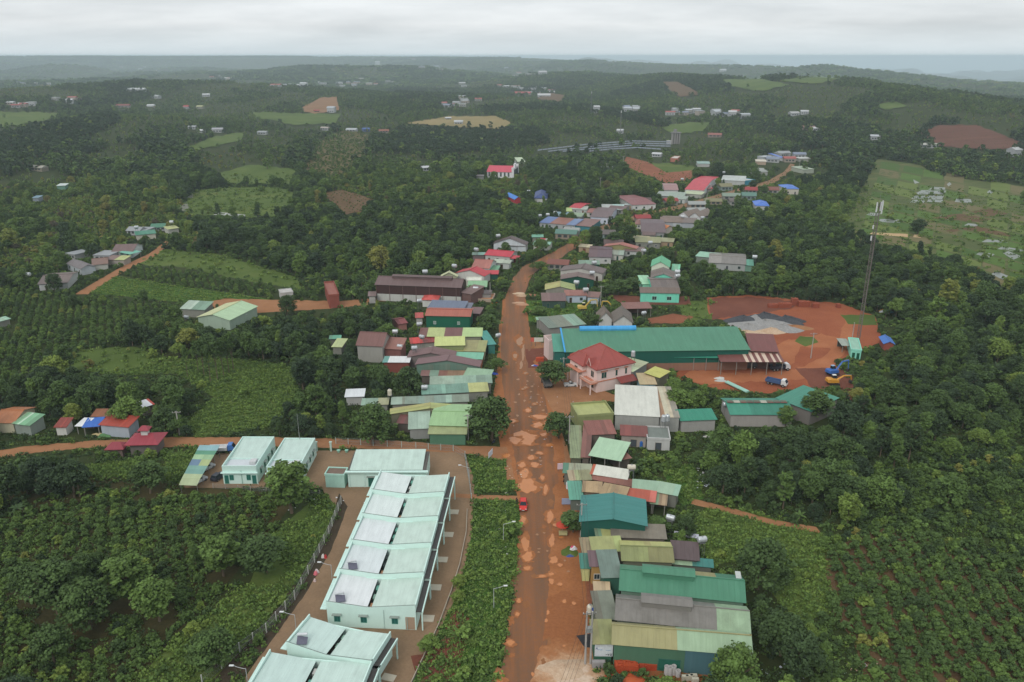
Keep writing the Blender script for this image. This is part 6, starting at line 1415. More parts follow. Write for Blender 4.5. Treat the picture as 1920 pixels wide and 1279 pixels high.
car(373, 904, 1.0, (222,224,226), 'white car under the near end of the patchwork carport')
car(388, 880, 1.0, (206,208,212), 'pale car under the middle of the patchwork carport')
car(1070, 724, .1, (220,222,222), 'white pickup parked before the pink villa', True)
truck(418, 848, .1, (70,120,190), (222,224,224), 'small white and blue truck at the top of the carport lane')
truck(1024, 722, 1.75, (90,92,90), (110,112,112), 'grey truck half under the round shade tree by the villa')
truck(1456, 722, -.62, (226,228,226), (72,98,140), 'white cabbed dump truck with blue bed in the works yard')
truck(1462, 694, .12, (214,216,216), (56,60,72), 'dark truck with white roof backed under the striped porch')
truck(1400, 690, .1, (90,92,98), (84,80,80), 'shaded truck deeper under the striped porch')
excavator(1561, 703, .35, (58,108,182), 'bright blue excavator with raised arm at the wood edge', (150,180,210), 1.0)
excavator(1562, 721, .05, (216,152,50), 'orange yellow excavator with low arm at the wood edge', (232,232,228), .95, .8)
excavator(1093, 582, .1, (206,176,80), 'left yellow excavator behind the twin white gables', (226,222,180), 1.0)
excavator(1152, 583, math.pi-.1, (206,170,70), 'right yellow excavator behind the twin white gables', (216,180,80), .9, .3)
# tanks
def tank(px, py, h, label, stand=True, upright=False, r=.62, L=1.7, col=None, rz=0.0):
    p = P(px, py, h); g = h
    o = empty('water_tank', p, rz); mt = STEEL if col is None else flat(col, .4)
    m = MB()
    if upright: m.lathe((0,0,0), [(r*.9,0),(r,.1),(r,1.5),(r*.7,1.75),(r*.2,1.85)], 14, 'z')
    else: m.lathe((-L/2,0,r+.1), [(r*.3,-.12),(r*.85,-.04),(r,.1),(r,L-.1),(r*.85,L+.04),(r*.3,L+.12)], 14, 'x')
    m.build('tank', mt, o, True)
    m = MB(); m.lathe((0,0,1.84 if upright else 2*r+.06), [(.2,0),(.2,.1),(.12,.14)], 10, 'z'); m.build('lid', flat((150,152,152), .4), o)
    if stand:
        m = MB(); b = min(g, 2.6)
        for x in (-.5,.5):
            for y in (-.4,.4): m.bar((x,y,-b-.3), (x,y,.22), .05)
        m.box(-.6,.6,-.5,.5,-.06,.04); m.build('stand', flat((120,122,122)), o)
    tag(o, label, 'water tank', 'rooftop and standing water tanks'); return o
TANKS = [(893,471,5,'water tank behind the long crimson roof'),(797,513,8,'water tank rising behind the long brown warehouse'),(852,502,5,'water tank left of the stained white gable'),(934,445,6,'water tank on the left of the dark brown roofed white gable'),(892,545,4,'large tank by the orange court'),
 (786,567,5,'tank behind the blue grey roof'),(741,625,7,'tank above the wing of the grey concrete house'),(791,635,4.5,'tank on the small red sheds'),(777,656,5.5,'tank on the brown roof behind the brown ridged hall'),(750,653,4,'tank by the grey concrete house wall'),(786,611,5,'tank left of the four coloured strip roof'),
 (731,741,4.5,'grey tank at the left end of the grey green roof'),(934,632,3.5,'silver tank on a stand at the roadside by the teal shop front'),(796,730,4,'small tank at the left of the wide teal grey roof'),(1187,668,9,'round tank behind the pink villa'),(1244,790,5.2,'left tank on the white block'),(1251,789,5.2,'right tank on the white block'),
 (1207,590,4,'upper tank on the stand near the open machine shed'),(1184,881,5,'tank with a long spout by the cream roof'),(1257,976,2.5,'tank standing on the grass right of the teal storehouse'),(1316,1017,4,'tank on legs behind the brown roofed wing'),(1022,387,5,'tank above the trees by the far bend'),(1012,407,4,'first tank on the grey house with blue patches'),(1027,405,4,'second tank on the grey house with blue patches'),
 (1041,401,4,'third tank behind the grey house with blue patches'),(1219,458,4,'tank on the mossy olive roof'),(1081,533,4.4,'tank on the green shed by the dark green gable'),(1114,496,4.5,'tank by the green sheet shed'),(1270,513,7,'upper tank at the right of the mint school'),(1270,521,7,'lower tank at the right of the mint school'),(1110,515,4.5,'tank at the right end of the broad brown gable'),
 (1207,473,6,'tank on a tower beside the purple brown roof'),(1098,547,4.2,'tank on the light blue house'),(1415,485,5,'tank at the end of the grey shed roofs in the wood'),(1357,325,5,'tank behind the long low white house'),(1279,338,5,'tank left of the steep red roof'),(1417,313,5,'tank above the roadside house in the clearing'),(1317,411,4.5,'tank right of the far twin gables'),(1280,409,4,'tank on the long brown roof below the far twins'),
 (1361,762,3.5,'tank at the left corner of the teal works shed'),(53,518,5,'tank by the lowest left hillside house'),(256,429,5,'tank by the far teal shed on the left'),(322,419,5,'tank above the pale yellow roof on the left'),(350,598,2.5,'tank in front of the big orchard shed'),(991,361,6,'tank left of the navy hip roof')]
for k, (x, y, h, lab) in enumerate(TANKS): tank(x, y, h, 'stainless ' + lab, True, k in (11, 14, 15, 16), .62 if y > 560 else .8, 1.7 if y > 560 else 2.1, (214,206,186) if k in (11, 18) else None, k * .7 % 1.2 - .6)
tank(1066, 916, 0, 'left white plastic tank cube in a cage at the roadside', False, True, .6, 1, (232,234,234)); tank(1074, 916, 0, 'right white plastic tank cube in a cage at the roadside', False, True, .6, 1, (232,234,234))
tank(1106, 1150, 0, 'cream plastic tank by the power pole', False, True, .6, 1, (226,220,200)); tank(1114, 1155, 0, 'dark blue barrel by the power pole', False, True, .5, 1, (40,70,140)); tank(1202, 838, 0, 'blue barrel in the yard below the white block', False, True, .5, 1, (50,110,190))
# poles, lines, lamps, mast
def pole(px, py, h, label, twin=False, arm=True, col=(176,172,166), r=.14):
    p = P(px, py); o = empty('power_pole', p, .1); m = MB()
    for x in ((-.45, .45) if twin else (0,)): m.bar((x,0,-.8), (x,0,h), r*1.4, r, 8)
    m.build('post', paint(col, .3), o)
    if arm:
        m = MB(); m.box(-1.1,1.1,-.06,.06,h-.5,h-.36); m.build('cross_arm', flat((130,128,124)), o)
        for x in (-1,-.3,.4,1):
            m = MB(); m.lathe((x,0,h-.36), [(.04,0),(.08,.06),(.04,.16),(.07,.2),(.03,.28)], 8); m.build('insulator', flat((206,206,200), .3), o)
    if twin: m = MB(); m.box(-.5,.5,-.35,.35,h*.62,h*.62+.9); m.build('transformer_box', flat((150,152,150)), o)
    tag(o, label, 'utility pole', 'utility poles'); return p + Vector((0, 0, h - .1))
tops = [pole(1102, 1245, 10.5, 'twin concrete power pole beside the olive lean-to', True), pole(1089, 1006, 8, 'concrete power pole beside the blue teal storehouse'), pole(1067, 832, 8, 'concrete power pole by the olive shop row'), pole(1056, 716, 8, 'slim power pole in front of the pink villa')]
tops2 = [pole(878, 826, 7.5, 'white concrete pole at the right of the corner shop'), pole(337, 816, 7, 'pole beside the orange dirt road at the left')]
for px, py, h, lab in [(1126,572,8,'pale banded pole by the school yard'),(1203,500,9,'thin pole by the purple brown roof'),(1324,388,9,'pole on the far road below the steep red roof'),(1498,320,10,'pole at the top of the far road'),(1451,391,5,'white post right of the bright blue hip roof'),(1082,324,10,'pole right of the church terrace'),(1137,329,10,'pole behind the church terrace'),(1168,314,10,'pole beside the small red field'),(1125,356,9,'pole on the slope above the far bend'),(1597,640,7,'pole beside the tiny mint hut'),(1520,672,9,'thin dark pole in the works yard'),(919,560,7,'pole by the warehouse side of the road')]:
    pole(px, py, h, lab, False, h > 7, r=.12)
pts = [P(1040, 1420) + Vector((0,0,9))] + tops
m = MB()
for a, b in zip(pts[:-1], pts[1:]):
    for s in (-.9, -.3, .35, .95):
        n = 8; prev = None
        for k in range(n + 1):
            t = k / n; q = a.lerp(b, t) + Vector((s, 0, -1.1 * 4 * t * (1 - t)))
            if prev is not None: m.bar(prev, q, .022, n=3, cap=False)
            prev = q
tag(m.build('power_line', flat((70,66,62), .8)), 'sagging power lines strung along the right side of the muddy road', 'cables')
def lamp(px, py, h, label, side=-1):
    p = P(px, py); o = empty('street_lamp', p); m = MB(); q = Vector((0,0,h))
    m.bar((0,0,-.5), q, .07, .05, 6); pr = q
    for k in range(1, 6): t = k / 5 * 1.25; n = Vector((side*1.9*math.sin(t), 0, h + .9*(1 - math.cos(t)) * .5 + .35*math.sin(t))); m.bar(pr, n, .045, .04, 5); pr = n
    m.build('post', flat((190,194,194), .4), o)
    m = MB(); m.box(min(pr.x, pr.x+side*.7), max(pr.x, pr.x+side*.7), -.14, .14, pr.z-.05, pr.z+.08); m.build('lamp_head', flat((226,228,228), .3), o)
    tag(o, label, 'street lamp', 'street lamps of the mint compound')
for x, y, h, s, lab in [(624,1098,4.6,-1,'curved street lamp on the lane left of the near terrace unit'),(557,1196,4.8,-1,'curved street lamp by the fence below the first'),(467,1300,4.8,-1,'curved street lamp at the bottom of the fence'),(944,1016,4.2,1,'street lamp in the verge beside the muddy road'),(926,1140,4.2,1,'street lamp in the verge lower down'),(880,905,4,-1,'street lamp at the grass corner by the junction')]: lamp(x, y, h, lab, s)
def mast():
    p = P(1609, 642); o = empty('radio_mast', p); H = 49.5; m = MB()
    tri = lambda z: [Vector((math.cos(a)*.62, math.sin(a)*.62, z)) for a in (.5, 2.6, 4.7)]
    for i in range(3): m.bar(tri(-1)[i], tri(H)[i], .11, n=5)
    m.build('leg', flat((126,116,112)), o); m = MB(); n = 34
    for k in range(n):
        a, b = tri(H*k/n), tri(H*(k+1)/n)
        for i in range(3): m.bar(a[i], b[(i+1)%3], .06, n=3, cap=False); m.bar(a[i], a[(i+1)%3], .05, n=3, cap=False)
    m.build('lattice', flat((120,108,104)), o)
    for x, z, hh in ((-.9,H-3.4,3.2),(.9,H-4,4.4),(.3,H-3,3),(-1.1,H-9,1.2),(-1.2,H-13,1.6)):
        m = MB(); m.box(x-.2,x+.2,-.55,-.25,z,z+hh); m.build('antenna_panel', flat((222,224,224)), o)
    m = MB(); m.bar((0,0,H), (0,0,H+2.5), .05, n=5); m.build('rod', flat((140,140,140)), o)
    tag(o, 'tall slim lattice radio mast with white antenna panels by the works yard', 'radio mast')
    for k, (x, y, h, lab) in enumerate([(1163,252,30,'slim far mast on the wooded slope above the solar rows'),(1108,214,34,'faint far mast beside the white tower house')]):
        q = P(x, y); o2 = empty('radio_mast', q); m = MB()
        for i in range(3): m.bar(tri(-1)[i], tri(h)[i], .14, n=4)
        for j in range(14):
            for i in range(3): m.bar(tri(h*j/14)[i], tri(h*(j+1)/14)[(i+1)%3], .1, n=3, cap=False)
        m.build('lattice', flat((130,128,128)), o2); m = MB(); m.box(-.5,.5,-.8,-.5,h-3,h); m.build('antenna_panel', flat((210,210,210)), o2); tag(o2, lab, 'radio mast')
mast()
# fences
def fence(pix, h, label, step=3.4, solid=False, col=(190,190,184)):
    W = [P(*q) for q in pix]; o = empty('compound_fence', W[0]); c0 = W[0]; L = []
    for a, b in zip(W[:-1], W[1:]):
        n = max(1, round((b - a).length / step)); L += [a.lerp(b, k / n) for k in range(n)]
    L.append(W[-1]); L = [p - c0 for p in L]
    for p in L: m = MB(); m.box(p.x-.08,p.x+.08,p.y-.08,p.y+.08,-.5,h); m.build('post', flat(col), o)
    for a, b in zip(L[:-1], L[1:]):
        m = MB(); d = Vector((0,0,1))
        if solid: e = (b-a).normalized().cross(d)*.07; m.hexa([a-e-d*.4, b-e-d*.4, b+e-d*.4, a+e-d*.4], [a-e+d*h*.9, b-e+d*h*.9, b+e+d*h*.9, a+e+d*h*.9]); m.build('wall_panel', paint(col, .4), o); continue
        for z in (.1, h*.5, h-.08): m.bar(a+d*z, b+d*z, .025, n=3, cap=False)
        for k in range(9):
            t = k / 9; m.bar(a.lerp(b,t)+d*.1, a.lerp(b,min(1,t+.25))+d*(h-.08), .013, n=3, cap=False); m.bar(a.lerp(b,min(1,t+.25))+d*.1, a.lerp(b,t)+d*(h-.08), .013, n=3, cap=False)
        m.build('wire_mesh', flat((150,152,150), .5, .2), o)
    tag(o, label, 'fence')
fence([(640,945),(617,1002),(590,1055),(553,1125),(500,1187),(450,1224),(380,1285)], 2.1, 'wire mesh fence with concrete posts left of the mint compound', col=(196,196,190))
fence([(630,832),(700,836),(780,841),(850,846),(872,858),(880,905),(884,938)], 1.8, 'wire mesh fence between the mint compound and the orange dirt road', col=(180,190,182))
fence([(876,958),(874,1000),(862,1060),(846,1110),(822,1175),(770,1285)], .55, 'low kerb wall along the right side of the mint compound lane', solid=True, col=(176,164,146))
fence([(400,915),(470,920),(530,925),(600,928)], 1.2, 'thin wire fence below the left mint offices', col=(170,160,150))
for x, lab in ((594, 'left mint gate post on the orange road'), (621, 'right mint gate post on the orange road')):
    m = MB(); m.box(-.22,.22,-.22,.22,-.3,2.5); m.box(-.32,.32,-.32,.32,2.5,2.66); o = m.build('gate_post', flat((196,222,210))); o.location = P(x, 846); tag(o, lab, 'gate post')
for k, x in enumerate((635, 650)):
    m = MB(); m.lathe((0,0,0), [(.3,0),(.42,.5),(.5,.62),(.4,.62)], 10); o = m.build('planter', flat((150,206,184))); o.location = P(x, 848); tag(o, f'{["left","right"][k]} mint flower planter inside the back fence', 'planter')
# heaps, stacks
def mound(px, py, rx, ry, h, mat, label, name='gravel_heap'):
    p = P(px, py); n = 22; k = 9; V = []; F = []
    ph = rnd.random() * 6
    for i in range(k + 1):
        r = i / k
        for j in range(n):
            t = 6.2832 * j / n; q = r * (1 + .16 * math.sin(3*t+ph) + .1 * math.sin(5*t+ph*2)); z = h * max(0, (1 - r ** 1.25)) * (1 + .15 * math.sin(2*t+ph)) + rnd.uniform(-.06, .06) * h * (1 - r) - .05
            V.append((q*rx*math.cos(t), q*ry*math.sin(t), z))
    for i in range(k):
        for j in range(n): F.append((i*n+j, (i+1)*n+j, (i+1)*n+(j+1)%n, i*n+(j+1)%n))
    m = bpy.data.meshes.new(name); m.from_pydata(V, [], F); m.materials.append(mat); o = bpy.data.objects.new(name, m); COL.objects.link(o); o.location = p
    tag(o, label, 'heap')
GRV = E('grey_gravel', (128,128,128), (168,166,162), (148,147,145), .5); GRD = E('dark_gravel', (62,64,68), (92,94,98), (76,78,82), .5)
for a in [(1432,612,12,6,2.6,GRV,'long light grey gravel heap in the works yard'),(1402,616,8,4,2,GRV,'low grey gravel heap at the left of the long one'),(1468,618,8,4,2,GRV,'grey gravel heap at the right of the long one'),(1394,601,8,3.4,2,GRD,'dark gravel heap behind the left of the grey ones'),(1430,598,8,4,2.6,GRD,'black gravel heap at the top of the piles'),(1470,606,9,4,3,GRD,'black gravel heap at the right of the piles'),
          (1415,601,4,3,2.4,GRV,'small pale gravel heap among the dark ones'),(1445,622,6,3,1.6,M_SAND,'cream sand heap in front of the gravel'),(1400,625,8,2.6,1.2,M_SAND,'low cream sand heap by the teal hall roof'),(1485,615,7,5,1.2,M_TRACK,'orange earth heap right of the gravel')]: mound(*a)
mound(1058, 1254, 4.2, 2.6, .7, M_SAND, 'broad pale sand heap at the bottom of the roadside', 'sand_heap'); mound(1068, 1035, 2, 2, .5, M_GRASS, 'grassy hump by the roadside kiosk', 'grass_hump')
mound(1586, 745, 4, 3, 1.2, M_DEEPRED, 'red rubble heap in front of the orange excavator', 'rubble_heap')
def bricks(px, py, nx, ny, nz, label, col=(196,84,46), rz=0, s=(.42,.22,.2)):
    p = P(px, py); o = empty('brick_stack', p, rz); m = MB(); rr = random.Random(nx)
    for i in range(nx):
        for j in range(ny):
            for k in range(nz - (1 if rr.random() < .25 else 0)):
                x, y, z = (i-nx/2)*s[0] + (.2 if k % 2 else 0)*s[0], j*s[1], k*s[2]; d = rr.uniform(-.02,.02); m.box(x, x+s[0]*.93, y+d, y+s[1]*.93+d, z+.01, z+s[2]*.93)
    b = m.build('brick', flat(col, .9), o); b['kind'] = 'stuff'; tag(o, label, 'brick stack', 'brick stacks')
bricks(1175, 1263, 9, 9, 8, 'large stack of orange bricks against the green wall'); bricks(1214, 1258, 7, 6, 6, 'smaller stack of orange bricks right of the large one', (190,78,44)); mound(1170, 1272, 4, 1.6, .6, E('brick_dust', (186,84,48), (206,108,66)), 'orange brick rubble in front of the large stack', 'rubble_heap')
for k, (x, y, n) in enumerate([(1450,578,8),(1472,578,10),(1490,573,5),(1508,576,9),(1530,578,5),(1573,578,3)]): bricks(x, y, n, 4, [5,6,9,7,6,5][k], f'{["first","second","third and tallest","fourth","fifth","last"][k]} orange brick stack along the back of the works yard', (160,84,60), 0, (.5,.5,.32))
bricks(1012, 678, 6, 6, 6, 'orange brick stack on the red earth left of the gate pavilion', (206,88,54)); bricks(927, 573, 5, 5, 6, 'orange brick stack by the road opposite the warehouse', (214,104,44)); bricks(1000, 588, 7, 6, 4, 'small tan stone stack on the verge', (180,150,120))
for k, (x, y) in enumerate([(1249.5,1265),(1256,1266),(1262.5,1264),(1271,1268)]):
    m = MB(); n = 14
    for r0, r1, z0, z1 in ((.42,.42,-.1,1.7),(.42,.32,1.7,1.7),(.32,.32,1.7,.2)):
        for i in range(n):
            t, u = 6.2832*i/n, 6.2832*(i+1)/n; m.poly([(r0*math.cos(t),r0*math.sin(t),z0),(r0*math.cos(u),r0*math.sin(u),z0),(r1*math.cos(u),r1*math.sin(u),z1),(r1*math.cos(t),r1*math.sin(t),z1)])
    m.poly([(.32*math.cos(6.2832*i/n),.32*math.sin(6.2832*i/n),.2) for i in range(n)]); o = m.build('concrete_pipe', paint((206,202,200), .3)); o.location = P(x, y); o.scale = (1,1,1 if k < 3 else .7)
    tag(o, ['left','middle','right','separate shorter'][k] + ' upright concrete pipe before the green wall', 'concrete pipe', 'concrete pipes')
for k, (x, y) in enumerate([(1284,1276),(1292,1275),(1300,1274),(1303,1281)]):
    m = MB(); m.box(-.55,.55,-.25,.25,0,1.0); 
    for i in (-.27,.27):
        for z in (.3,.72): m.box(i-.13,i+.13,-.27,-.24,z-.13,z+.13)
    o = m.build('pierced_block', paint((206,200,180), .4)); o.location = P(x, y); tag(o, f'{["first","second","third","lowest"][k]} pierced concrete block at the bottom by the leafy tree', 'concrete block', 'pierced concrete blocks')
m = MB(); m.box(-1.1,1.1,-.4,.4,-.1,1.1); m.box(-1.0,1.0,-.3,.3,1.1,1.14); o = m.build('concrete_trough', paint((160,156,154), .4)); o.location = P(1122, 1250); tag(o, 'grey concrete trough under the white signboard', 'trough')
# signboards
def board(p, rz, w, h, z0, col, label, name='signboard', legs=True, extra=None, tilt=0):
    o = empty(name, p, rz); m = MB(); m.box(-w/2,w/2,-.04,.04,z0,z0+h); m.build('board', flat(col, .4), o)
    if legs: m = MB(); m.bar((-w*.35,.06,-.5),(-w*.35,.06,z0+h*.9),.05); m.bar((w*.35,.06,-.5),(w*.35,.06,z0+h*.9),.05); m.build('post', flat((120,116,112)), o)
    if extra: extra(o, w, h, z0)
    tag(o, label, 'sign'); return o
def hall_sign(o, w, h, z0):
    def stroke(pts, c, t, nm):
        m = MB()
        for a, b in zip(pts[:-1], pts[1:]): m.bar((a[0]*w-w/2,-.05,z0+a[1]*h), (b[0]*w-w/2,-.05,z0+b[1]*h), t, n=4)
        m.build(nm, flat(c, .5), o)
    for k in range(2): stroke([(.08+.0*k,.86-.1*k),(.3,.85-.1*k)], (170,172,176), .03, 'lettering'); stroke([(.35,.85-.1*k),(.62,.84-.1*k)], (170,172,176), .03, 'lettering'); stroke([(.68,.84-.1*k),(.93,.83-.1*k)], (170,172,176), .03, 'lettering')
    stroke([(.06,.52),(.12,.68),(.17,.5)], (60,84,150), .035, 'lettering'); stroke([(.08,.58),(.15,.58)], (60,84,150), .03, 'lettering')
    rr = random.Random(3)
    for a, b in ((.2,.44),(.6,.88)):
        n = 9; stroke([(a+(b-a)*i/n, .5 - .05*(a > .5) + rr.uniform(-.035,.04)) for i in range(n+1)], (96,150,190), .035, 'lettering')
    stroke([(.62,.13),(.7,.14)], (40,44,60), .05, 'lettering'); stroke([(.73,.2),(.77,.08),(.81,.2)], (40,44,60), .045, 'lettering'); stroke([(.85,.2),(.95,.19),(.86,.08),(.96,.07)], (40,44,60), .045, 'lettering')
sp = P(1131, 1241); board(sp, -.02, 3.0, 2.7, 1.15, (222,228,230), 'white signboard with faded blue lettering on the lean-to wall', legs=False, extra=hall_sign)
board(P(920, 866), 1.2, 2.6, 1.5, 1.6, (220,228,238), 'white signboard on posts in the grass at the junction'); board(P(1050, 884), .1, 1.3, 1.6, .6, (230,206,214), 'pale pink sign beside the grey olive shop roof'); board(P(1000, 650), .05, 1.9, 1.5, 1.8, (214,104,88), 'red banner board at the roadside by the pink house front'); board(P(1010, 650), .05, 3.2, 1.5, 1.8, (220,220,206), 'cream banner board next to the red one')
board(P(1063, 950), 0, 2.4, 1.5, .6, (160,172,200), 'tilted pale blue panel on the ground by the storehouse tree', 'panel')
# solar rows on the far rise
for k, pix in enumerate([[(1008,282),(1100,271),(1185,264.5),(1258,266.5)], [(1028,284),(1110,275),(1185,268.5),(1258,270.5)], [(1055,284),(1120,278),(1190,272.5),(1258,274.5)], [(1100,284),(1150,279.5),(1195,277),(1240,280)]]):
    W = [P(*q, 4) for q in pix]; o = empty('panel_row', W[0]); c0 = W[0]; m = MB(); mp = MB()
    for a, b in zip(W[:-1], W[1:]):
        n = max(1, int((b-a).length / 6))
        for i in range(n):
            p, q = a.lerp(b, i/n) - c0, a.lerp(b, (i+.93)/n) - c0; m.hexa([p+Vector((0,-1,-.3)), q+Vector((0,-1,-.3)), q+Vector((0,1,.5)), p+Vector((0,1,.5))], [p+Vector((0,-1,-.15)), q+Vector((0,-1,-.15)), q+Vector((0,1,.65)), p+Vector((0,1,.65))]); mp.bar(p+Vector((0,0,-6)), p, .1)
    s_ = m.build('panel', flat((116,124,136), .35), o); s_['kind'] = 'stuff'; mp.build('post', flat((90,92,94)), o)
    tag(o, f'{["top","second","third","lowest"][k]} of the long pale panel rows on the far rise', 'panel row', 'panel rows on the far rise')
    for a, b in zip(pix[:-1], pix[1:]): raster([(a[0],a[1]-3),(b[0],b[1]-3),(b[0],b[1]+2),(a[0],a[1]+2)], 2000, CLEAR)
def ruin():
    p = P(1266, 270); o = empty('concrete_tower', p, .1); m = MB()
    for x in (-4,-1.2,1.4,4): m.box(x-.7,x+.7,-2,2,-2,12)
    m.build('pier', flat((150,146,142)), o); m = MB(); m.box(-5.5,5.5,-2.6,2.6,12,13.2); m.box(-2.5,.5,-2,2,13.2,16.5); m.build('deck', flat((142,140,138)), o); m = MB(); m.box(-10,-5.2,-2.4,2.4,-2,4); m.build('block', flat((186,184,180)), o)
    tag(o, 'grey concrete frame tower at the right end of the panel rows', 'tower'); raster([(1250,246),(1280,246),(1280,272),(1250,272)], 2000, CLEAR)
ruin()
# roadside stall, rolls, cloths, litter
def stall():
    p = P(1055, 1000); o = empty('parasol', p); m = MB(); m.bar((0,0,-.2),(0,0,2.6),.04,n=6); m.build('pole', flat((170,170,170)), o); m = MB(); n = 10
    for i in range(n):
        t, u = 6.2832*i/n, 6.2832*(i+1)/n; m.poly([(0,0,2.75),(1.5*math.cos(t),1.5*math.sin(t),2.1),(1.5*math.cos(u),1.5*math.sin(u),2.1)]); m.poly([(0,0,2.7),(1.5*math.cos(u),1.5*math.sin(u),2.05),(1.5*math.cos(t),1.5*math.sin(t),2.05)])
    m.build('canopy', flat((196,70,46), .7), o); tag(o, 'red parasol over a roadside stall', 'parasol')
    o = empty('stall_cart', p + Vector((0,-.9,0))); m = MB(); m.box(-.9,.9,-.4,.4,.9,1.0); m.box(-.85,.85,-.35,.35,.3,.36); m.build('counter', flat((176,166,116)), o); m = MB()
    for x in (-.8,.8):
        for y in (-.3,.3): m.bar((x,y,-.1),(x,y,.95),.04)
    m.build('leg', flat((120,110,96)), o); m = MB(); m.box(-.86,.86,-.42,-.38,.36,.9); m.build('front_panel', flat((186,180,130)), o); tag(o, 'olive stall cart under the red parasol', 'stall')
stall()
def roll(px, py, px2, py2, r, col, label, name='sheet_roll'):
    a, b = P(px, py, r), P(px2, py2, r); o = empty(name, a); d = b - a; m = MB()
    for k in range(3): e = Vector((-d.y, d.x, 0)).normalized() * r * (k - 1) * .9; m.bar(e, d + e, r * (.5 + .1 * k), n=8)
    m.build('roll', flat(col, .5), o); tag(o, label, 'roll')
roll(1264, 1000, 1310, 1007, .45, (206,208,222), 'long white plastic roll on the ground behind the workshop'); roll(1362, 716, 1402, 735, .5, (160,206,190), 'long pale mint sheet bundle lying in the works yard'); roll(1420, 676, 1408, 678, .3, (180,186,196), 'grey poles lying under the striped porch')
def cloth(px, py, w, d, cols, label, h=.5):
    p = P(px, py); o = empty('cloth_pile', p); rr = random.Random(int(px))
    for k, c in enumerate(cols):
        m = MB(); x, y = rr.uniform(-w,w)*.5, rr.uniform(-d,d)*.5; n = 9; pr = [[((.2+.8*t)*w*.5*math.cos(6.28*i/n)*rr.uniform(.7,1.2)+x, (.2+.8*t)*d*.5*math.sin(6.28*i/n)*rr.uniform(.7,1.2)+y, h*(1-t*t)*rr.uniform(.6,1)) for i in range(n)] for t in (1,.6,.15)]
        section(m, pr); m.build('cloth', flat(c, .8), o)
    tag(o, label, 'cloth pile')
cloth(1075, 1032, 1.4, 1.2, [(210,70,110),(230,226,226),(226,222,226)], 'pink and white bundles on the grass by the kiosk', .8); cloth(1078, 1043, 2.2, .8, [(70,90,150),(96,110,150)], 'blue tarpaulin spread on the mud by the kiosk', .2); cloth(1003, 686, 2, 1, [(60,100,190),(206,206,214),(200,90,80)], 'blue and white tarpaulin heap at the red earth', .4)
cloth(928, 701, 1.8, 1.2, [(50,80,170),(60,90,180)], 'blue tarpaulin at the roadside shop', .5); cloth(608, 1047, .8, .8, [(232,226,220),(200,60,60)], 'upper red and white shrub pot on the lane edge', .9); cloth(597, 1075, 1, 1, [(226,120,130),(230,214,214)], 'middle pink sack heap on the lane edge', .9); cloth(588, 1092, .7, .7, [(232,206,204)], 'small pale sack on the lane edge', .7); cloth(652, 1169, .9, .6, [(206,60,110),(60,70,80)], 'pink and grey bins against the terrace end wall', 1.0)
cloth(195, 815, 5, 2, [(96,140,90),(196,176,130),(90,150,100)], 'green and tan boards leaning before the red roofed shack', .8); cloth(1330, 818, 3, 1, [(200,196,190),(60,60,60)], 'dark and pale scrap beside the low teal roof', .5); cloth(1655, 585, 4, 3, [(206,210,214),(216,160,60),(110,160,170)], 'scrap sheets and blue pipes at the wood edge', 1.2); cloth(985, 553, 6, 4, [(190,160,130),(206,180,150),(170,120,90)], 'planks and stones piled at the road bend', .6); cloth(985, 570, 6, 3, [(186,140,110),(196,160,130)], 'tan rubble beside the verge at the road bend', .5); cloth(1113, 442, 5, 4, [(214,206,186),(206,198,180)], 'cream tarpaulin heap on the far road side', 2.0); cloth(1350, 712, 4, 2, [(190,194,190),(206,206,200)], 'white scrap heaps in the works yard', .6)
def litter(name, spots, n, lab):
    rr = random.Random(5); m = MB()
    for k in range(n):
        x, y, sx, sy = spots[k % len(spots)]; p = P(x + rr.gauss(0, sx), y + rr.gauss(0, sy)); s = rr.uniform(.1, .32); t = rr.uniform(0, 6)
        q = [p + Vector((s*math.cos(t+a)*rr.uniform(.6,1.2), s*math.sin(t+a)*rr.uniform(.6,1.2), rr.uniform(.06,.22))) for a in (0,1.57,3.14,4.71)]; m.poly(q, mi=k % 3); m.poly([v - Vector((0,0,.03)) for v in q[::-1]], mi=k % 3)
    o = m.build(name, [flat((226,226,226)), flat((190,196,206)), flat((206,176,150))]); o['kind'] = 'stuff'
litter('litter', [(1316,890,7,10),(1322,905,6,8),(955,890,12,14),(945,1000,8,40),(1030,800,20,40),(1000,740,25,40),(560,940,60,10),(1500,1255,60,8),(1620,1245,40,8)], 240, '')
def motorbike(px, py, rz, col, label):
    o = empty('motorbike', P(px, py), rz); wheels_ = MB()
    for x in (-.62,.62):
        m = MB(); m.lathe((x,-.05,.3), [(.2,0),(.3,.02),(.3,.08),(.2,.1)], 14, 'y'); m.build('wheel', RUBBER, o)
    m = MB(); m.bar((-.5,0,.45),(.35,0,.5),.13,.1,6); m.bar((.35,0,.5),(.5,0,.95),.1,.07,6); m.bar((.62,0,.3),(.45,0,1.0),.04,n=5); m.build('body', flat(col, .3), o)
    m = MB(); m.bar((-.65,0,.75),(.1,0,.72),.12,.1,6); m.build('seat', RUBBER, o); m = MB(); m.bar((.42,-.32,1.02),(.42,.32,1.02),.03,n=5); m.build('handlebar', CHROME, o); tag(o, label, 'motorbike', 'motorbikes at the roadside shops')
motorbike(1062, 895, .4, (60,64,70), 'dark motorbike before the grey olive shop roof'); motorbike(1060, 902, .9, (150,40,40), 'red motorbike below the dark one'); motorbike(925, 832, 1.0, (50,60,90), 'blue motorbike under the junction street tree')
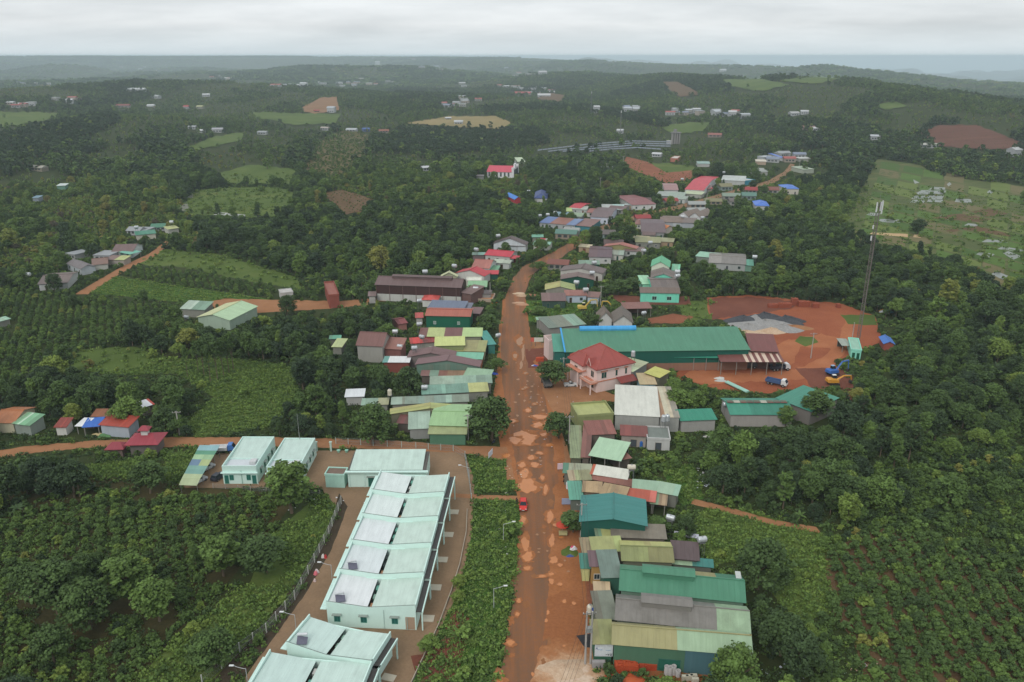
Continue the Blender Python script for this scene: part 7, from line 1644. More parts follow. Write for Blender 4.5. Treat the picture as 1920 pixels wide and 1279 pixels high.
def person(px, py, rz, shirt, label):
    o = empty('person', P(px, py), rz); J = {'p':(0,0,.92),'c':(0,0,1.2),'n':(0,0,1.45),'h':(.02,0,1.62),'t':(.02,0,1.72),'sl':(0,.19,1.4),'el':(.04,.26,1.14),'wl':(.14,.25,.9),'sr':(0,-.19,1.4),'er':(-.02,-.26,1.13),'wr':(.06,-.27,.88),'hl':(0,.1,.88),'kl':(.08,.11,.48),'al':(.03,.11,.07),'fl':(.17,.12,.04),'hr':(0,-.1,.88),'kr':(0,-.11,.48),'ar':(-.1,-.11,.09),'fr':(.04,-.12,.04)}
    rad = dict(p=.14,c=.14,n=.06,h=.1,t=.07,sl=.07,el=.045,wl=.035,sr=.07,er=.045,wr=.035,hl=.09,kl=.06,al=.045,fl=.035,hr=.09,kr=.06,ar=.045,fr=.035); K = list(J); ed = ['pc','cn','nh','ht']
    E_ = [('p','c'),('c','n'),('n','h'),('h','t'),('n','sl'),('sl','el'),('el','wl'),('n','sr'),('sr','er'),('er','wr'),('p','hl'),('hl','kl'),('kl','al'),('al','fl'),('p','hr'),('hr','kr'),('kr','ar'),('ar','fr')]
    m = bpy.data.meshes.new('body'); m.from_pydata([J[k] for k in K], [(K.index(a), K.index(b)) for a, b in E_], []); b = bpy.data.objects.new('body', m); COL.objects.link(b); b.parent = o
    b.modifiers.new('skin', 'SKIN'); b.modifiers.new('smooth', 'SUBSURF').levels = 1; b.modifiers['smooth'].render_levels = 1
    for i, k in enumerate(K): s = m.skin_vertices[0].data[i]; s.radius = (rad[k], rad[k]); s.use_root = k == 'p'
    m.materials.append(flat(shirt, .8)); q = MB(); q.lathe((.01,0,1.64), [(.11,0),(.12,.06),(.09,.12),(.03,.15)], 10); q.build('hair', flat((30,26,24), .7), o); tag(o, label, 'person')
person(969, 946, 1.2, (44,44,50), 'person in dark clothes walking at the road edge beside the red car')
# ---------------------------------------------------------------- vegetation
def leaf_material():
    m, nt, b = mk('foliage')
    at = node(nt, 'ShaderNodeAttribute', attribute_type='INSTANCER', attribute_name='tint')
    tone = node(nt, 'ShaderNodeAttribute', attribute_type='GEOMETRY', attribute_name='tone')
    r = rampn(nt, at.outputs['Fac'], [(0.0, (0.032, 0.052, 0.026)), (0.2, (0.044, 0.072, 0.026)), (0.4, (0.068, 0.112, 0.031)), (0.6, (0.098, 0.156, 0.036)), (0.8, (0.15, 0.20, 0.042)), (0.93, (0.19, 0.17, 0.045)), (1.0, (0.095, 0.082, 0.052))])
    k = node(nt, 'ShaderNodeMapRange'); k.inputs['From Min'].default_value = 0; k.inputs['From Max'].default_value = 1
    k.inputs['To Min'].default_value = 0.7; k.inputs['To Max'].default_value = 1.5
    nt.links.new(tone.outputs['Fac'], k.inputs['Value'])
    vm = node(nt, 'ShaderNodeVectorMath', operation='SCALE'); nt.links.new(r, vm.inputs[0]); nt.links.new(k.outputs[0], vm.inputs[3])
    nt.links.new(vm.outputs[0], b.inputs['Base Color']); b.inputs['Roughness'].default_value = 0.7; b.inputs['Specular IOR Level'].default_value = 0.12
    return m
M_LEAF = leaf_material()
M_BARK = paint((112, 98, 82), 0.5, 0.95)
def leaves_mesh(name, parts, trunk=None):
    """parts: list of (centres Nx3, normals Nx3, size N, tone N): one leaf sprig (a pointed quad) each"""
    C = np.concatenate([p[0] for p in parts]); Nn = np.concatenate([p[1] for p in parts]); S = np.concatenate([p[2] for p in parts]); Tn = np.concatenate([p[3] for p in parts])
    n = len(C)
    Nn = Nn / np.linalg.norm(Nn, axis=1, keepdims=True)
    a = RNG.normal(size=(n, 3)); a -= (a * Nn).sum(1, keepdims=True) * Nn; a /= np.linalg.norm(a, axis=1, keepdims=True)
    b = np.cross(Nn, a)
    s = S[:, None]; w = RNG.uniform(.35, .6, (n, 1))
    V = np.stack([C - a * s * .5, C + b * s * w - a * s * .05, C + a * s * .5 + Nn * s * RNG.uniform(-.2, .1, (n, 1)), C - b * s * w + a * s * .08], 1).reshape(-1, 3)
    F = np.arange(n * 4).reshape(-1, 4)
    tone = np.repeat(Tn, 4)
    faces = F.tolist(); mi = [0] * n
    V = V.tolist()
    if trunk:
        base = len(V); V += [list(v) for v in trunk.v]; faces += [[i + base for i in f] for f in trunk.f]; mi += [1] * len(trunk.f)
        tone = np.concatenate([tone, np.full(len(trunk.v), .5)])
    m = bpy.data.meshes.new(name); m.from_pydata(V, [], faces)
    at = m.attributes.new('tone', 'FLOAT', 'POINT'); at.data.foreach_set('value', np.clip(tone, 0, 1).astype('f'))
    m.materials.append(M_LEAF)
    if trunk: m.materials.append(M_BARK); m.polygons.foreach_set('material_index', mi)
    m.update(); return m
def sphere_dirs(n):
    d = RNG.normal(size=(n, 3)); return d / np.linalg.norm(d, axis=1, keepdims=True)
def clumps(centres, radii, nleaf, size, flat_=0.85, up=0.55):
    out = []
    for c, r in zip(centres, radii):
        d = sphere_dirs(nleaf); d[:, 2] = np.abs(d[:, 2]) * np.where(RNG.random(nleaf) < .8, 1, -1)
        pos = c + d * r * (RNG.uniform(.45, 1.0, (nleaf, 1))) * np.array([1, 1, flat_])
        nrm = d * .7 + sphere_dirs(nleaf) * .75 + np.array([0, 0, up])
        t0 = RNG.uniform(.15, .85)
        out.append((pos, nrm, RNG.uniform(.65, 1.35, nleaf) * size, t0 + RNG.uniform(-.22, .22, nleaf)))
    return out
def crown_centres(n, R_, H, z0, shape):
    """clump centres through an uneven crown"""
    c, r = [], []
    lobes = [(rnd.uniform(0, 6.28), rnd.uniform(.75, 1.2)) for _ in range(4)]
    for i in range(n):
        t = rnd.uniform(0, 6.2832); h = rnd.random() ** .8
        prof = {'round': math.sin(math.pi * (0.12 + .8 * h)) ** .7, 'dome': math.sqrt(max(0, 1 - (h * .95) ** 2)), 'cone': 1.05 - h * .85, 'umbrella': .45 + .6 * math.sin(math.pi * min(1, h * .9 + .2)), 'tall': .5 + .5 * math.sin(math.pi * (h * .9 + .1))}[shape]
        k = 1 + .25 * sum(math.cos(t - a) * (b - 1) for a, b in lobes) + rnd.uniform(-.12, .12)
        q = R_ * prof * k * (rnd.random() ** .4) * .85
        c.append(np.array([q * math.cos(t), q * math.sin(t), z0 + h * H])); r.append(R_ * rnd.uniform(.2, .36))
    return c, r
def trunk_mb(h, r, R_, n=5, lean=0.3, x0=0, y0=0):
    mb = MB(); p = Vector((x0, y0, -0.6)); top = Vector((x0 + rnd.uniform(-lean, lean), y0 + rnd.uniform(-lean, lean), h * .55))
    mid = p.lerp(top, .5) + Vector((rnd.uniform(-.1, .1), rnd.uniform(-.1, .1), 0))
    mb.bar(p, mid, r, r * .8, 6, cap=False); mb.bar(mid, top, r * .8, r * .6, 6, cap=False)
    for i in range(n):
        t = 6.2832 * i / n + rnd.uniform(-.4, .4); st = mid.lerp(top, rnd.uniform(.3, 1))
        e = st + Vector((math.cos(t) * R_ * .55, math.sin(t) * R_ * .55, h * rnd.uniform(.15, .35)))
        mb.bar(st, e, r * .42, r * .12, 5, cap=False)
    return mb
def make_tree(shape, R_, H, ncl, nleaf, size, z0f=.3, flat_=.88):
    z0 = H * z0f
    c, r = crown_centres(ncl, R_, H - z0 - R_ * .2, z0, shape)
    parts = clumps(c, r, nleaf, size, flat_)
    tb = trunk_mb(H, .055 * R_ + .06, R_, 6)
    return dict(parts=parts, tb=tb, R=R_, H=H)
PROTO = {}
def reg(kind, lst):
    PROTO[kind] = []
    for t in lst:
        crown = leaves_mesh('crown', t['parts']); full = leaves_mesh('whole', t['parts'], t['tb']) if t.get('tb') else crown
        tr = t['tb'].mesh('trunk', M_BARK) if t.get('tb') else None
        PROTO[kind].append(dict(crown=crown, trunk=tr, full=full, R=t['R'], H=t['H']))
reg('tree', [make_tree('round', 3.6, 8.5, 62, 56, 0.45), make_tree('umbrella', 4.4, 8.0, 70, 54, 0.46, .35), make_tree('dome', 3.4, 7.0, 59, 56, 0.43, .2), make_tree('round', 3.0, 9.5, 62, 54, 0.43, .25),
             make_tree('tall', 2.6, 10.5, 59, 51, 0.42, .3), make_tree('umbrella', 3.8, 9.0, 54, 59, 0.48, .45), make_tree('dome', 4.2, 9.2, 75, 54, 0.46, .15), make_tree('cone', 2.8, 9.0, 59, 51, 0.42, .2)])
reg('pine', [make_tree('tall', 2.0, 15, 35, 54, 0.43, .55), make_tree('cone', 2.2, 16, 37, 54, 0.43, .5)])
def bush(R_, H, ncl, nleaf, size):
    c, r = crown_centres(ncl, R_, H * .8, .1, 'dome'); return dict(parts=clumps(c, r, nleaf, size, .8), R=R_, H=H)
reg('shrub', [bush(1.5, 2.0, 12, 26, .42), bush(1.2, 1.6, 10, 26, .4), bush(1.8, 2.6, 15, 26, .46), bush(1.0, 1.1, 8, 24, .4)])
reg('coffee_bush', [bush(1.3, 1.9, 18, 34, .3), bush(1.4, 2.0, 19, 34, .3), bush(1.15, 1.7, 16, 32, .28), bush(1.35, 2.2, 18, 34, .3)])
def frond_plant(nl, L, W, H, droop, stem=.12, trunk=0):
    pos, nr, sz, tn = [], [], [], []
    V, F, tones = [], [], []
    for i in range(nl):
        t = 6.2832 * i / nl + rnd.uniform(-.3, .3); e = rnd.uniform(.35, 1.1); p = Vector((0, 0, trunk or H * .45)); d = Vector((math.cos(t) * math.cos(e), math.sin(t) * math.cos(e), math.sin(e)))
        side = Vector((-math.sin(t), math.cos(t), 0)); n = 5; l0 = len(V); to = rnd.uniform(.35, .95)
        for k in range(n + 1):
            w = W * (math.sin(math.pi * (k / n * .92 + .06))) * .5
            V += [p + side * w - Vector((0, 0, w * .35)), p + Vector((0, 0, w * .1)), p - side * w - Vector((0, 0, w * .35))]
            tones += [to] * 3
            p = p + d * (L / n); d = (d - Vector((0, 0, droop / n * (1 + k * .4)))).normalized()
        for k in range(n):
            a = l0 + k * 3; F += [(a, a + 1, a + 4, a + 3), (a + 1, a + 2, a + 5, a + 4)]
    tb = MB(); tb.bar((0, 0, -.5), (0, 0, trunk or H * .5), stem, stem * .8, 6)
    m = bpy.data.meshes.new('crown'); m.from_pydata([tuple(v) for v in V], [], F)
    at = m.attributes.new('tone', 'FLOAT', 'POINT'); at.data.foreach_set('value', np.array(tones, 'f')); m.materials.append(M_LEAF)
    b0 = len(V); full = bpy.data.meshes.new('whole'); full.from_pydata([tuple(v) for v in V] + tb.v, [], F + [tuple(i + b0 for i in f) for f in tb.f])
    at = full.attributes.new('tone', 'FLOAT', 'POINT'); at.data.foreach_set('value', np.array(tones + [.5] * len(tb.v), 'f')); full.materials.append(M_LEAF)
    return dict(crown=m, trunk=tb.mesh('trunk', M_BARK), full=full, R=L * .8, H=H)
PROTO['banana_plant'] = [frond_plant(9, 2.3, .75, 3.6, .9), frond_plant(7, 2.0, .7, 3.0, 1.1), frond_plant(10, 2.5, .7, 4.2, .8)]
PROTO['palm_tree'] = [frond_plant(15, 2.8, .5, 6.5, 1.2, .16, 5.0)]
PROTO['agave'] = [frond_plant(18, 2.2, .32, 1.6, .35, .2, .3)]
# far trees: few, larger sprigs
reg('fartree', [make_tree(s, R_, H, 14, 11, 1.5, .2) for s, R_, H in (('round', 3.6, 8), ('umbrella', 4.2, 7.5), ('dome', 3.6, 6.5), ('tall', 2.8, 9.5))])
def far_clump():
    parts = []
    for _ in range(9):
        x, y, r = rnd.uniform(-12, 12), rnd.uniform(-12, 12), rnd.uniform(3.5, 6)
        h = rnd.uniform(4, 10)
        parts += clumps([np.array([x, y, h * .55])], [r], 26, 3.4, h / (2 * r) + .2)
    return dict(parts=parts, R=13, H=10)
reg('farclump', [far_clump() for _ in range(3)])
def tuft(n, L):
    pos = np.stack([RNG.normal(0, .33, n), RNG.normal(0, .33, n), RNG.uniform(.1, .4, n)], 1)
    nr = sphere_dirs(n) * .8 + np.array([0, 0, .55]); return dict(parts=[(pos, nr, RNG.uniform(.6, 1.3, n) * L, RNG.random(n))], R=.5, H=.6)
reg('tuft', [tuft(24, .34), tuft(22, .3), tuft(28, .38)])

def wedge_points(spx, spy, d0, d1, ang=0.0, jit=.45, org=(0, 0), margin=60):
    """jittered grid of places that the camera looks at between two distances"""
    hw = d1 * .72
    c, s = math.cos(ang), math.sin(ang)
    n = int(d1 * 1.5 / min(spx, spy)) + 2
    ext = d1 * 1.3
    ix = np.arange(-ext / spx, ext / spx); iy = np.arange(-ext / spy, ext / spy)
    out = []
    for chunk in np.array_split(iy, max(1, int(len(ix) * len(iy) / 2e6) + 1)):
        X, Y = np.meshgrid(ix * spx, chunk * spy); X = X.ravel(); Y = Y.ravel()
        X = X + RNG.uniform(-jit, jit, len(X)) * spx; Y = Y + RNG.uniform(-jit, jit, len(Y)) * spy
        x, y = org[0] + X * c - Y * s, org[1] + X * s + Y * c
        d = np.hypot(x, y)
        k = (d >= d0) & (d < d1) & (y > 20) & (np.abs(x) < y * .72 + 30)
        out.append(np.stack([x[k], y[k]], 1))
    xy = np.concatenate(out)
    z = T(xy[:, 0], xy[:, 1])
    px, py, dep = project(xy[:, 0], xy[:, 1], z)
    k = (px > -190) & (px < 2110) & (py < 1390) & (py > 60)
    return np.column_stack([xy, z])[k], px[k], py[k], dep[k]
def covers(xyz, dep, Rr, Hh, lo=0.35):
    """would a crown stand before a building or road that must show?"""
    bad = np.zeros(len(xyz), bool)
    for fx, fz in ((0, 1.0), (0, .75), (-.8, .6), (.8, .6), (0, lo), (-.95, .3), (.95, .3), (0, 0.02)):
        px, py, dd = project(xyz[:, 0] + fx * Rr, xyz[:, 1], xyz[:, 2] + fz * Hh)
        cd = lookup(CLEAR, px, py, 0)
        bad |= cd > dd - 1.0
    return bad & ~((dep > 300) & (RNG.random(len(dep)) < .12))
def in_foot(x, y, mrg):
    bad = np.zeros(len(x), bool)
    for (ox, oy), (ux, uy), (vx, vy), lu, lv in FOOT:
        m = np.broadcast_to(mrg, x.shape)
        k = (np.abs(x - ox) < lu + lv + 8) & (np.abs(y - oy) < lu + lv + 8)
        if not k.any(): continue
        a = (x - ox) * ux + (y - oy) * uy; b = (x - ox) * vx + (y - oy) * vy
        bad |= k & (a > -m) & (a < lu + m) & (b > -m) & (b < lv + m)
    return bad
def tints(kind, cls):
    n = len(cls); t = RNG.normal(.0, 1.0, n)
    base = np.full(n, .32); sd = np.full(n, .12)
    for c, (b, s) in dict(forest=(.23, .15), coffee=(.44, .12), orchard=(.36, .16), rubber=(.1, .05), grass=(.62, .1), weeds=(.6, .1), rows=(.36, .09), crop=(.66, .06), mix=(.42, .17), thin=(.55, .1)).items():
        m = cls == CLS[c]; base[m] = b; sd[m] = s
    t = base + t * sd
    odd = RNG.random(n) < (.04 if kind != 'tree' else .045); t = np.where(odd, RNG.uniform(.55, .9, n), t)
    return np.clip(t, 0.01, 1)
ZONES = [   # photo areas with names one can find
 ((0, 900, 640, 1400), 'in the coffee plot left of the mint terrace'), ((640, 1000, 985, 1400), 'on the verge between the mint terrace and the muddy road'), ((560, 840, 985, 1000), 'round the mint compound beside the junction'),
 ((0, 640, 340, 900), 'along the orange dirt road at the left edge'), ((340, 640, 900, 845), 'in the grove above the orange dirt road'), ((0, 500, 340, 640), 'on the dark coffee slope at the left edge'),
 ((340, 430, 960, 640), 'behind the long brown warehouse'), ((0, 0, 960, 500), 'on the far slopes left of the village'), ((960, 0, 1330, 560), 'among the far houses along the road'),
 ((985, 560, 1330, 900), 'between the buildings right of the muddy road'), ((985, 900, 1420, 1400), 'beside the green corrugated halls'), ((1330, 0, 2200, 560), 'towards the wet paddies on the right'),
 ((1330, 560, 2200, 760), 'round the red works yard'), ((1330, 760, 2200, 1000), 'in the wood below the works yard'), ((1330, 1000, 2200, 1400), 'in the coffee rows at lower right')]
def zone(px, py):
    for (a, b, c, d), n in ZONES:
        if a <= px < c and b <= py < d: return n
    return 'in the wood below the works yard' if px > 960 else 'on the far slopes left of the village'
def tone_word(t):
    return 'dark green' if t < .3 else 'mid green' if t < .5 else 'bright green' if t < .7 else 'yellowish green' if t < .95 else 'dry brownish'
def scatter_gn(name, pts, tint, scl, var, rot, protos, label=None):
    """one object: thousands of plants as instances of a few meshes"""
    if len(pts) == 0: return
    m = bpy.data.meshes.new(name); m.from_pydata(pts.tolist(), [], [])
    for nm, ty, a in (('tint', 'FLOAT', tint), ('scl', 'FLOAT', scl), ('rot', 'FLOAT', rot), ('var', 'INT', var)):
        at = m.attributes.new(nm, ty, 'POINT'); at.data.foreach_set('value', np.asarray(a, 'f' if ty == 'FLOAT' else 'i'))
    o = bpy.data.objects.new(name, m); COL.objects.link(o); o['kind'] = 'stuff'
    if label: o['label'] = label
    ng = bpy.data.node_groups.new('spread_plants', 'GeometryNodeTree')
    ng.interface.new_socket('Geometry', in_out='INPUT', socket_type='NodeSocketGeometry'); ng.interface.new_socket('Geometry', in_out='OUTPUT', socket_type='NodeSocketGeometry')
    N, L = ng.nodes, ng.links
    gi, go = N.new('NodeGroupInput'), N.new('NodeGroupOutput'); iop = N.new('GeometryNodeInstanceOnPoints'); iop.inputs['Pick Instance'].default_value = True
    join = N.new('GeometryNodeJoinGeometry')
    for pr in reversed(protos):
        src = bpy.data.objects.new('sprig', pr['full']); oi = N.new('GeometryNodeObjectInfo'); oi.inputs['Object'].default_value = src; oi.inputs['As Instance'].default_value = False
        g2 = N.new('GeometryNodeGeometryToInstance'); L.new(oi.outputs['Geometry'], g2.inputs[0]); L.new(g2.outputs[0], join.inputs[0])
    def na(nm, ty):
        n = N.new('GeometryNodeInputNamedAttribute'); n.data_type = ty; n.inputs['Name'].default_value = nm; return n.outputs[0]
    cx = N.new('ShaderNodeCombineXYZ'); L.new(na('rot', 'FLOAT'), cx.inputs[2])
    L.new(gi.outputs[0], iop.inputs['Points']); L.new(join.outputs[0], iop.inputs['Instance']); L.new(na('var', 'INT'), iop.inputs['Instance Index'])
    L.new(cx.outputs[0], iop.inputs['Rotation']); L.new(na('scl', 'FLOAT'), iop.inputs['Scale']); L.new(iop.outputs[0], go.inputs[0])
    md = o.modifiers.new('spread', 'NODES'); md.node_group = ng
    return o
def single(kind, x, y, z, s, tint, var, rot, label, cat, group=None, sz=None):
    pr = PROTO[kind][var]
    name = {'pine': 'slender_tree'}.get(kind, kind)
    if pr['trunk'] is None:
        o = bpy.data.objects.new(name, pr['crown']); COL.objects.link(o); o['tint'] = tint
    else:
        o = bpy.data.objects.new(name, None); COL.objects.link(o)
        for nm, me in (('trunk', pr['trunk']), ('crown', pr['crown'])):
            c = bpy.data.objects.new(nm, me); COL.objects.link(c); c.parent = o; c['tint'] = tint
    o.location = (x, y, z); o.rotation_euler = (0, 0, rot); o.scale = (s, s, sz or s)
    tag(o, label, cat, group)
    return o
SINGLES = {}
def place_mix(kind, cat, xyz, px, py, dep, tint, scl, var, rot, limit, stuff_name):
    """the largest in view become objects of their own, the rest one mass"""
    pr = PROTO[kind]
    Rv = np.array([p['R'] for p in pr])[var] * scl
    inside = (px > -5) & (px < 1925) & (py < 1320)
    size = np.where(inside, Rv / dep, 0)
    order = np.argsort(-size)[:limit]
    order = order[size[order] > 0]
    pick = np.zeros(len(xyz), bool); pick[order] = True
    for i in np.nonzero(pick)[0]:
        w = where(px[i], py[i]) or zone(px[i], py[i])
        big = ('small ', '', 'large ')[0 if scl[i] < .8 else 1 if scl[i] < 1.15 else 2]
        sh = ''
        if kind == 'tree': sh = ('round-crowned ', 'spreading ', 'domed ', 'round-crowned ', 'narrow upright ', 'spreading ', 'domed ', 'pointed ')[int(var[i])]
        lab = f'{big}{tone_word(tint[i])} {sh}{kind.replace("_", " ")} {w}'
        lab = ' '.join(lab.split()[:16])
        SINGLES.setdefault(lab, []).append(single(kind, *xyz[i], scl[i], float(tint[i]), int(var[i]), float(rot[i]), lab, cat))
    k = ~pick
    scatter_gn(stuff_name, xyz[k], tint[k], scl[k], var[k], rot[k], pr)
def accept(cls, table, default=0.0):
    p = np.full(len(cls), default)
    for c, v in table.items(): p[cls == CLS[c]] = v
    return RNG.random(len(cls)) < p
def grow_layer(kind, cat, spx, spy, d0, d1, table, smin, smax, limit, stuff, ang=0, org=(0, 0), jit=.45, clear=True, foot=1.0):
    xyz, px, py, dep = wedge_points(spx, spy, d0, d1, ang, jit, org)
    cls = lookup(USE, px, py, 0)
    pt, ps, pd = plots(xyz); md = (cls == 0) & (dep > 380)
    k = accept(cls, table) | (md & (RNG.random(len(cls)) < (.75 * pd ** 2 * (ps > .58) if kind == 'tree' else .5 * pd if kind == 'shrub' else 0)))
    xyz, px, py, dep, cls, pt, ps, md = xyz[k], px[k], py[k], dep[k], cls[k], pt[k], ps[k], md[k]
    n = len(xyz); pr = PROTO[kind]
    var = RNG.integers(0, len(pr), n); scl = smin + (smax - smin) * RNG.random(n) ** 1.5 * np.where(RNG.random(n) < .1, 1.5, 1); rot = RNG.uniform(0, 6.28, n)
    scl = np.where(md & (kind == 'tree'), scl * (.6 + .5 * ps), scl)
    Rv = np.array([p['R'] for p in pr])[var] * scl; Hv = np.array([p['H'] for p in pr])[var] * scl
    if clear:
        bad = (covers(xyz, dep, Rv * .9, Hv) & ~((kind == 'shrub') & np.isin(cls, (CLS['grass'], CLS['weeds'])) & (RNG.random(n) < .6))) | in_foot(xyz[:, 0], xyz[:, 1], Rv * .5 + foot)
        k = ~bad
        xyz, px, py, dep, cls, var, scl, rot, pt, md = (a[k] for a in (xyz, px, py, dep, cls, var, scl, rot, pt, md))
    t = np.clip(tints(kind, cls) + pt * md, .01, 1)
    place_mix(kind, cat, xyz, px, py, dep, t, scl, var, rot, limit, stuff)
    return len(xyz)
# trees known one by one: pixel of the foot, height, crown radius in metres, tint, form, label
KNOWN = [
 (922,826,12.5,6.6,.30,6,'tall dark rounded street tree at the junction overhanging the muddy road'), (1035,726,8.5,5.2,.32,0,'round dark shade tree in front of the pink villa'),
 (1047,822,7.5,4.0,.30,2,'dark bushy tree at the roadside beside the olive flat roof'), (932,699,5.0,3.2,.42,1,'low round green tree at the road by the teal lean-to'),
 (914,626,7.5,4.6,.34,0,'round roadside tree beside the dark green hall with red tiles'), (944,547,5.5,3.4,.36,0,'round tree standing where the road starts to bend'),
 (548,962,12.5,5.4,.52,3,'tall tree with yellowing top beside the second mint office block'), (1378,1300,9.0,4.2,.50,6,'leafy tree at the right end of the green walled hall'),
 (1012,508,4.6,4.4,.44,1,'low spreading tree on the inside of the road bend'), (1160,552,6.5,5.0,.34,0,'dark tree beside the pale wall in front of the mint school'), (1135,556,5.5,4.0,.32,1,'dark low tree left of the mint school forecourt'),
 (1185,546,6,4,.33,0,'round dark tree against the mint school wall'), (700,832,11,5.8,.36,6,'large domed tree above the orange dirt road left of the pale corner shop'), (766,748,10,4.6,.22,2,'very dark tree left of the grey green shed roofs'),
 (243,800,8.5,4.6,.62,1,'bright green spreading tree in front of the red roofed shack'), (282,925,8,4.2,.3,0,'dark tree in front of the small red pagoda roof'),
 (1268,772,7,3.8,.6,0,'light green bushy tree between the cream roof and works sheds'), (1300,770,6.5,3.4,.52,2,'green tree left of the teal works sheds'), (1262,745,6,3.5,.58,1,'light green tree behind the cream roof'),
 (1740,640,9,6.5,.42,6,'large round tree at the right of the communications mast'), (1720,440,9,4.6,.12,3,'lone dark tree standing in the wet paddies'), (1530,790,9,4.6,.36,0,'tree hiding the right end of the teal works roof'),
 (1472,800,6,2.6,.5,3,'young tree in front of the teal works shed'), (663,735,8,3,.34,3,'tree in front of the grey concrete house'), (1170,790,3.2,2.8,.36,1,'low tree against the cream roofed building wall'),
 (1420,1105,11,5.6,.26,6,'large dark tree behind the green hall at its right'), (1228,1000,3.6,3.2,.4,1,'bushy tree at the right end of the teal building'), (1075,998,4.6,3.0,.36,3,'tree in front of the teal building at the roadside'),
 (1180,460,11,4.2,.22,3,'tall dark tree by the road at the far village bend'), (1150,462,8,4.4,.26,0,'dark tree left of the tall one at the far village bend'), (1250,500,9,4.4,.26,6,'dark tree behind the mint school gable'),
 (1118,612,4.5,3.0,.34,0,'round tree beside the twin white gables'), (1010,590,3.4,3.6,.5,2,'bushy green tree on the verge left of the parked excavators'), (1380,640,4,4,.4,2,'bushes heaped beside the gravel piles'), 
 (860,1100,2.6,1.5,.74,2,'small lime green round tree on the verge by the mint terrace'), (858,1128,2.4,1.4,.72,2,'second small lime green tree just below the first'), (806,1222,3,2,.64,2,'bright shrub tree in the garden bed beside the terrace'),
 (500,1075,8,5,.26,0,'broad dark tree in the coffee plot near the compound fence'), (405,1250,7,4.2,.34,6,'round dark tree on the grass by the fence at lower left'), (245,1130,10,4.4,.5,3,'tall yellowish tree standing in the clump in the coffee plot'), (110,1150,11,5,.3,0,'dark tall tree left of the tall yellowish one in the coffee plot'),
 (170,1180,10,4.6,.32,6,'dark dense tree in the middle of the coffee plot clump'), (300,1165,9,4,.52,0,'yellow tinged tree at the right of the coffee plot clump'), (60,1130,8,4,.3,1,'dark tree at the left edge of the coffee plot'), (420,1080,9,4,.5,3,'yellow brown topped tree near the middle of the coffee plot'),
 (362,1190,2.4,1.5,.8,2,'yellow green sapling below the coffee plot clump'),
]
SEEDS = np.column_stack([RNG.uniform(-.75, .75, 620), RNG.uniform(math.log(300), math.log(11000), 620)])
KINDS_ = np.array([(-.22, 1.15, .95), (-.1, 1.0, .9), (.0, .8, .8), (.12, .55, .75), (.2, .42, .62), (.05, .6, .95), (.26, .4, .4), (-.05, .9, .6)])
PICK = RNG.integers(0, 8, 620)
def plots(xyz):
    """the patchwork of woods, plantations and coffee: tint shift, plant size and cover of the plot a place lies in"""
    d = np.hypot(xyz[:, 0], xyz[:, 1]); a = np.arctan2(xyz[:, 0], xyz[:, 1]) * 1.6 + .03 * np.sin(d / 60); l = np.log(d) * .75 + .03 * np.sin(a * 40)
    out = np.zeros(len(d), int)
    for i in range(0, len(d), 20000):
        out[i:i+20000] = np.argmin((a[i:i+20000, None] - SEEDS[None, :, 0] * 1.6) ** 2 + (l[i:i+20000, None] - SEEDS[None, :, 1] * .75) ** 2, 1)
    k = KINDS_[PICK[out]]
    return k[:, 0], k[:, 1], k[:, 2]
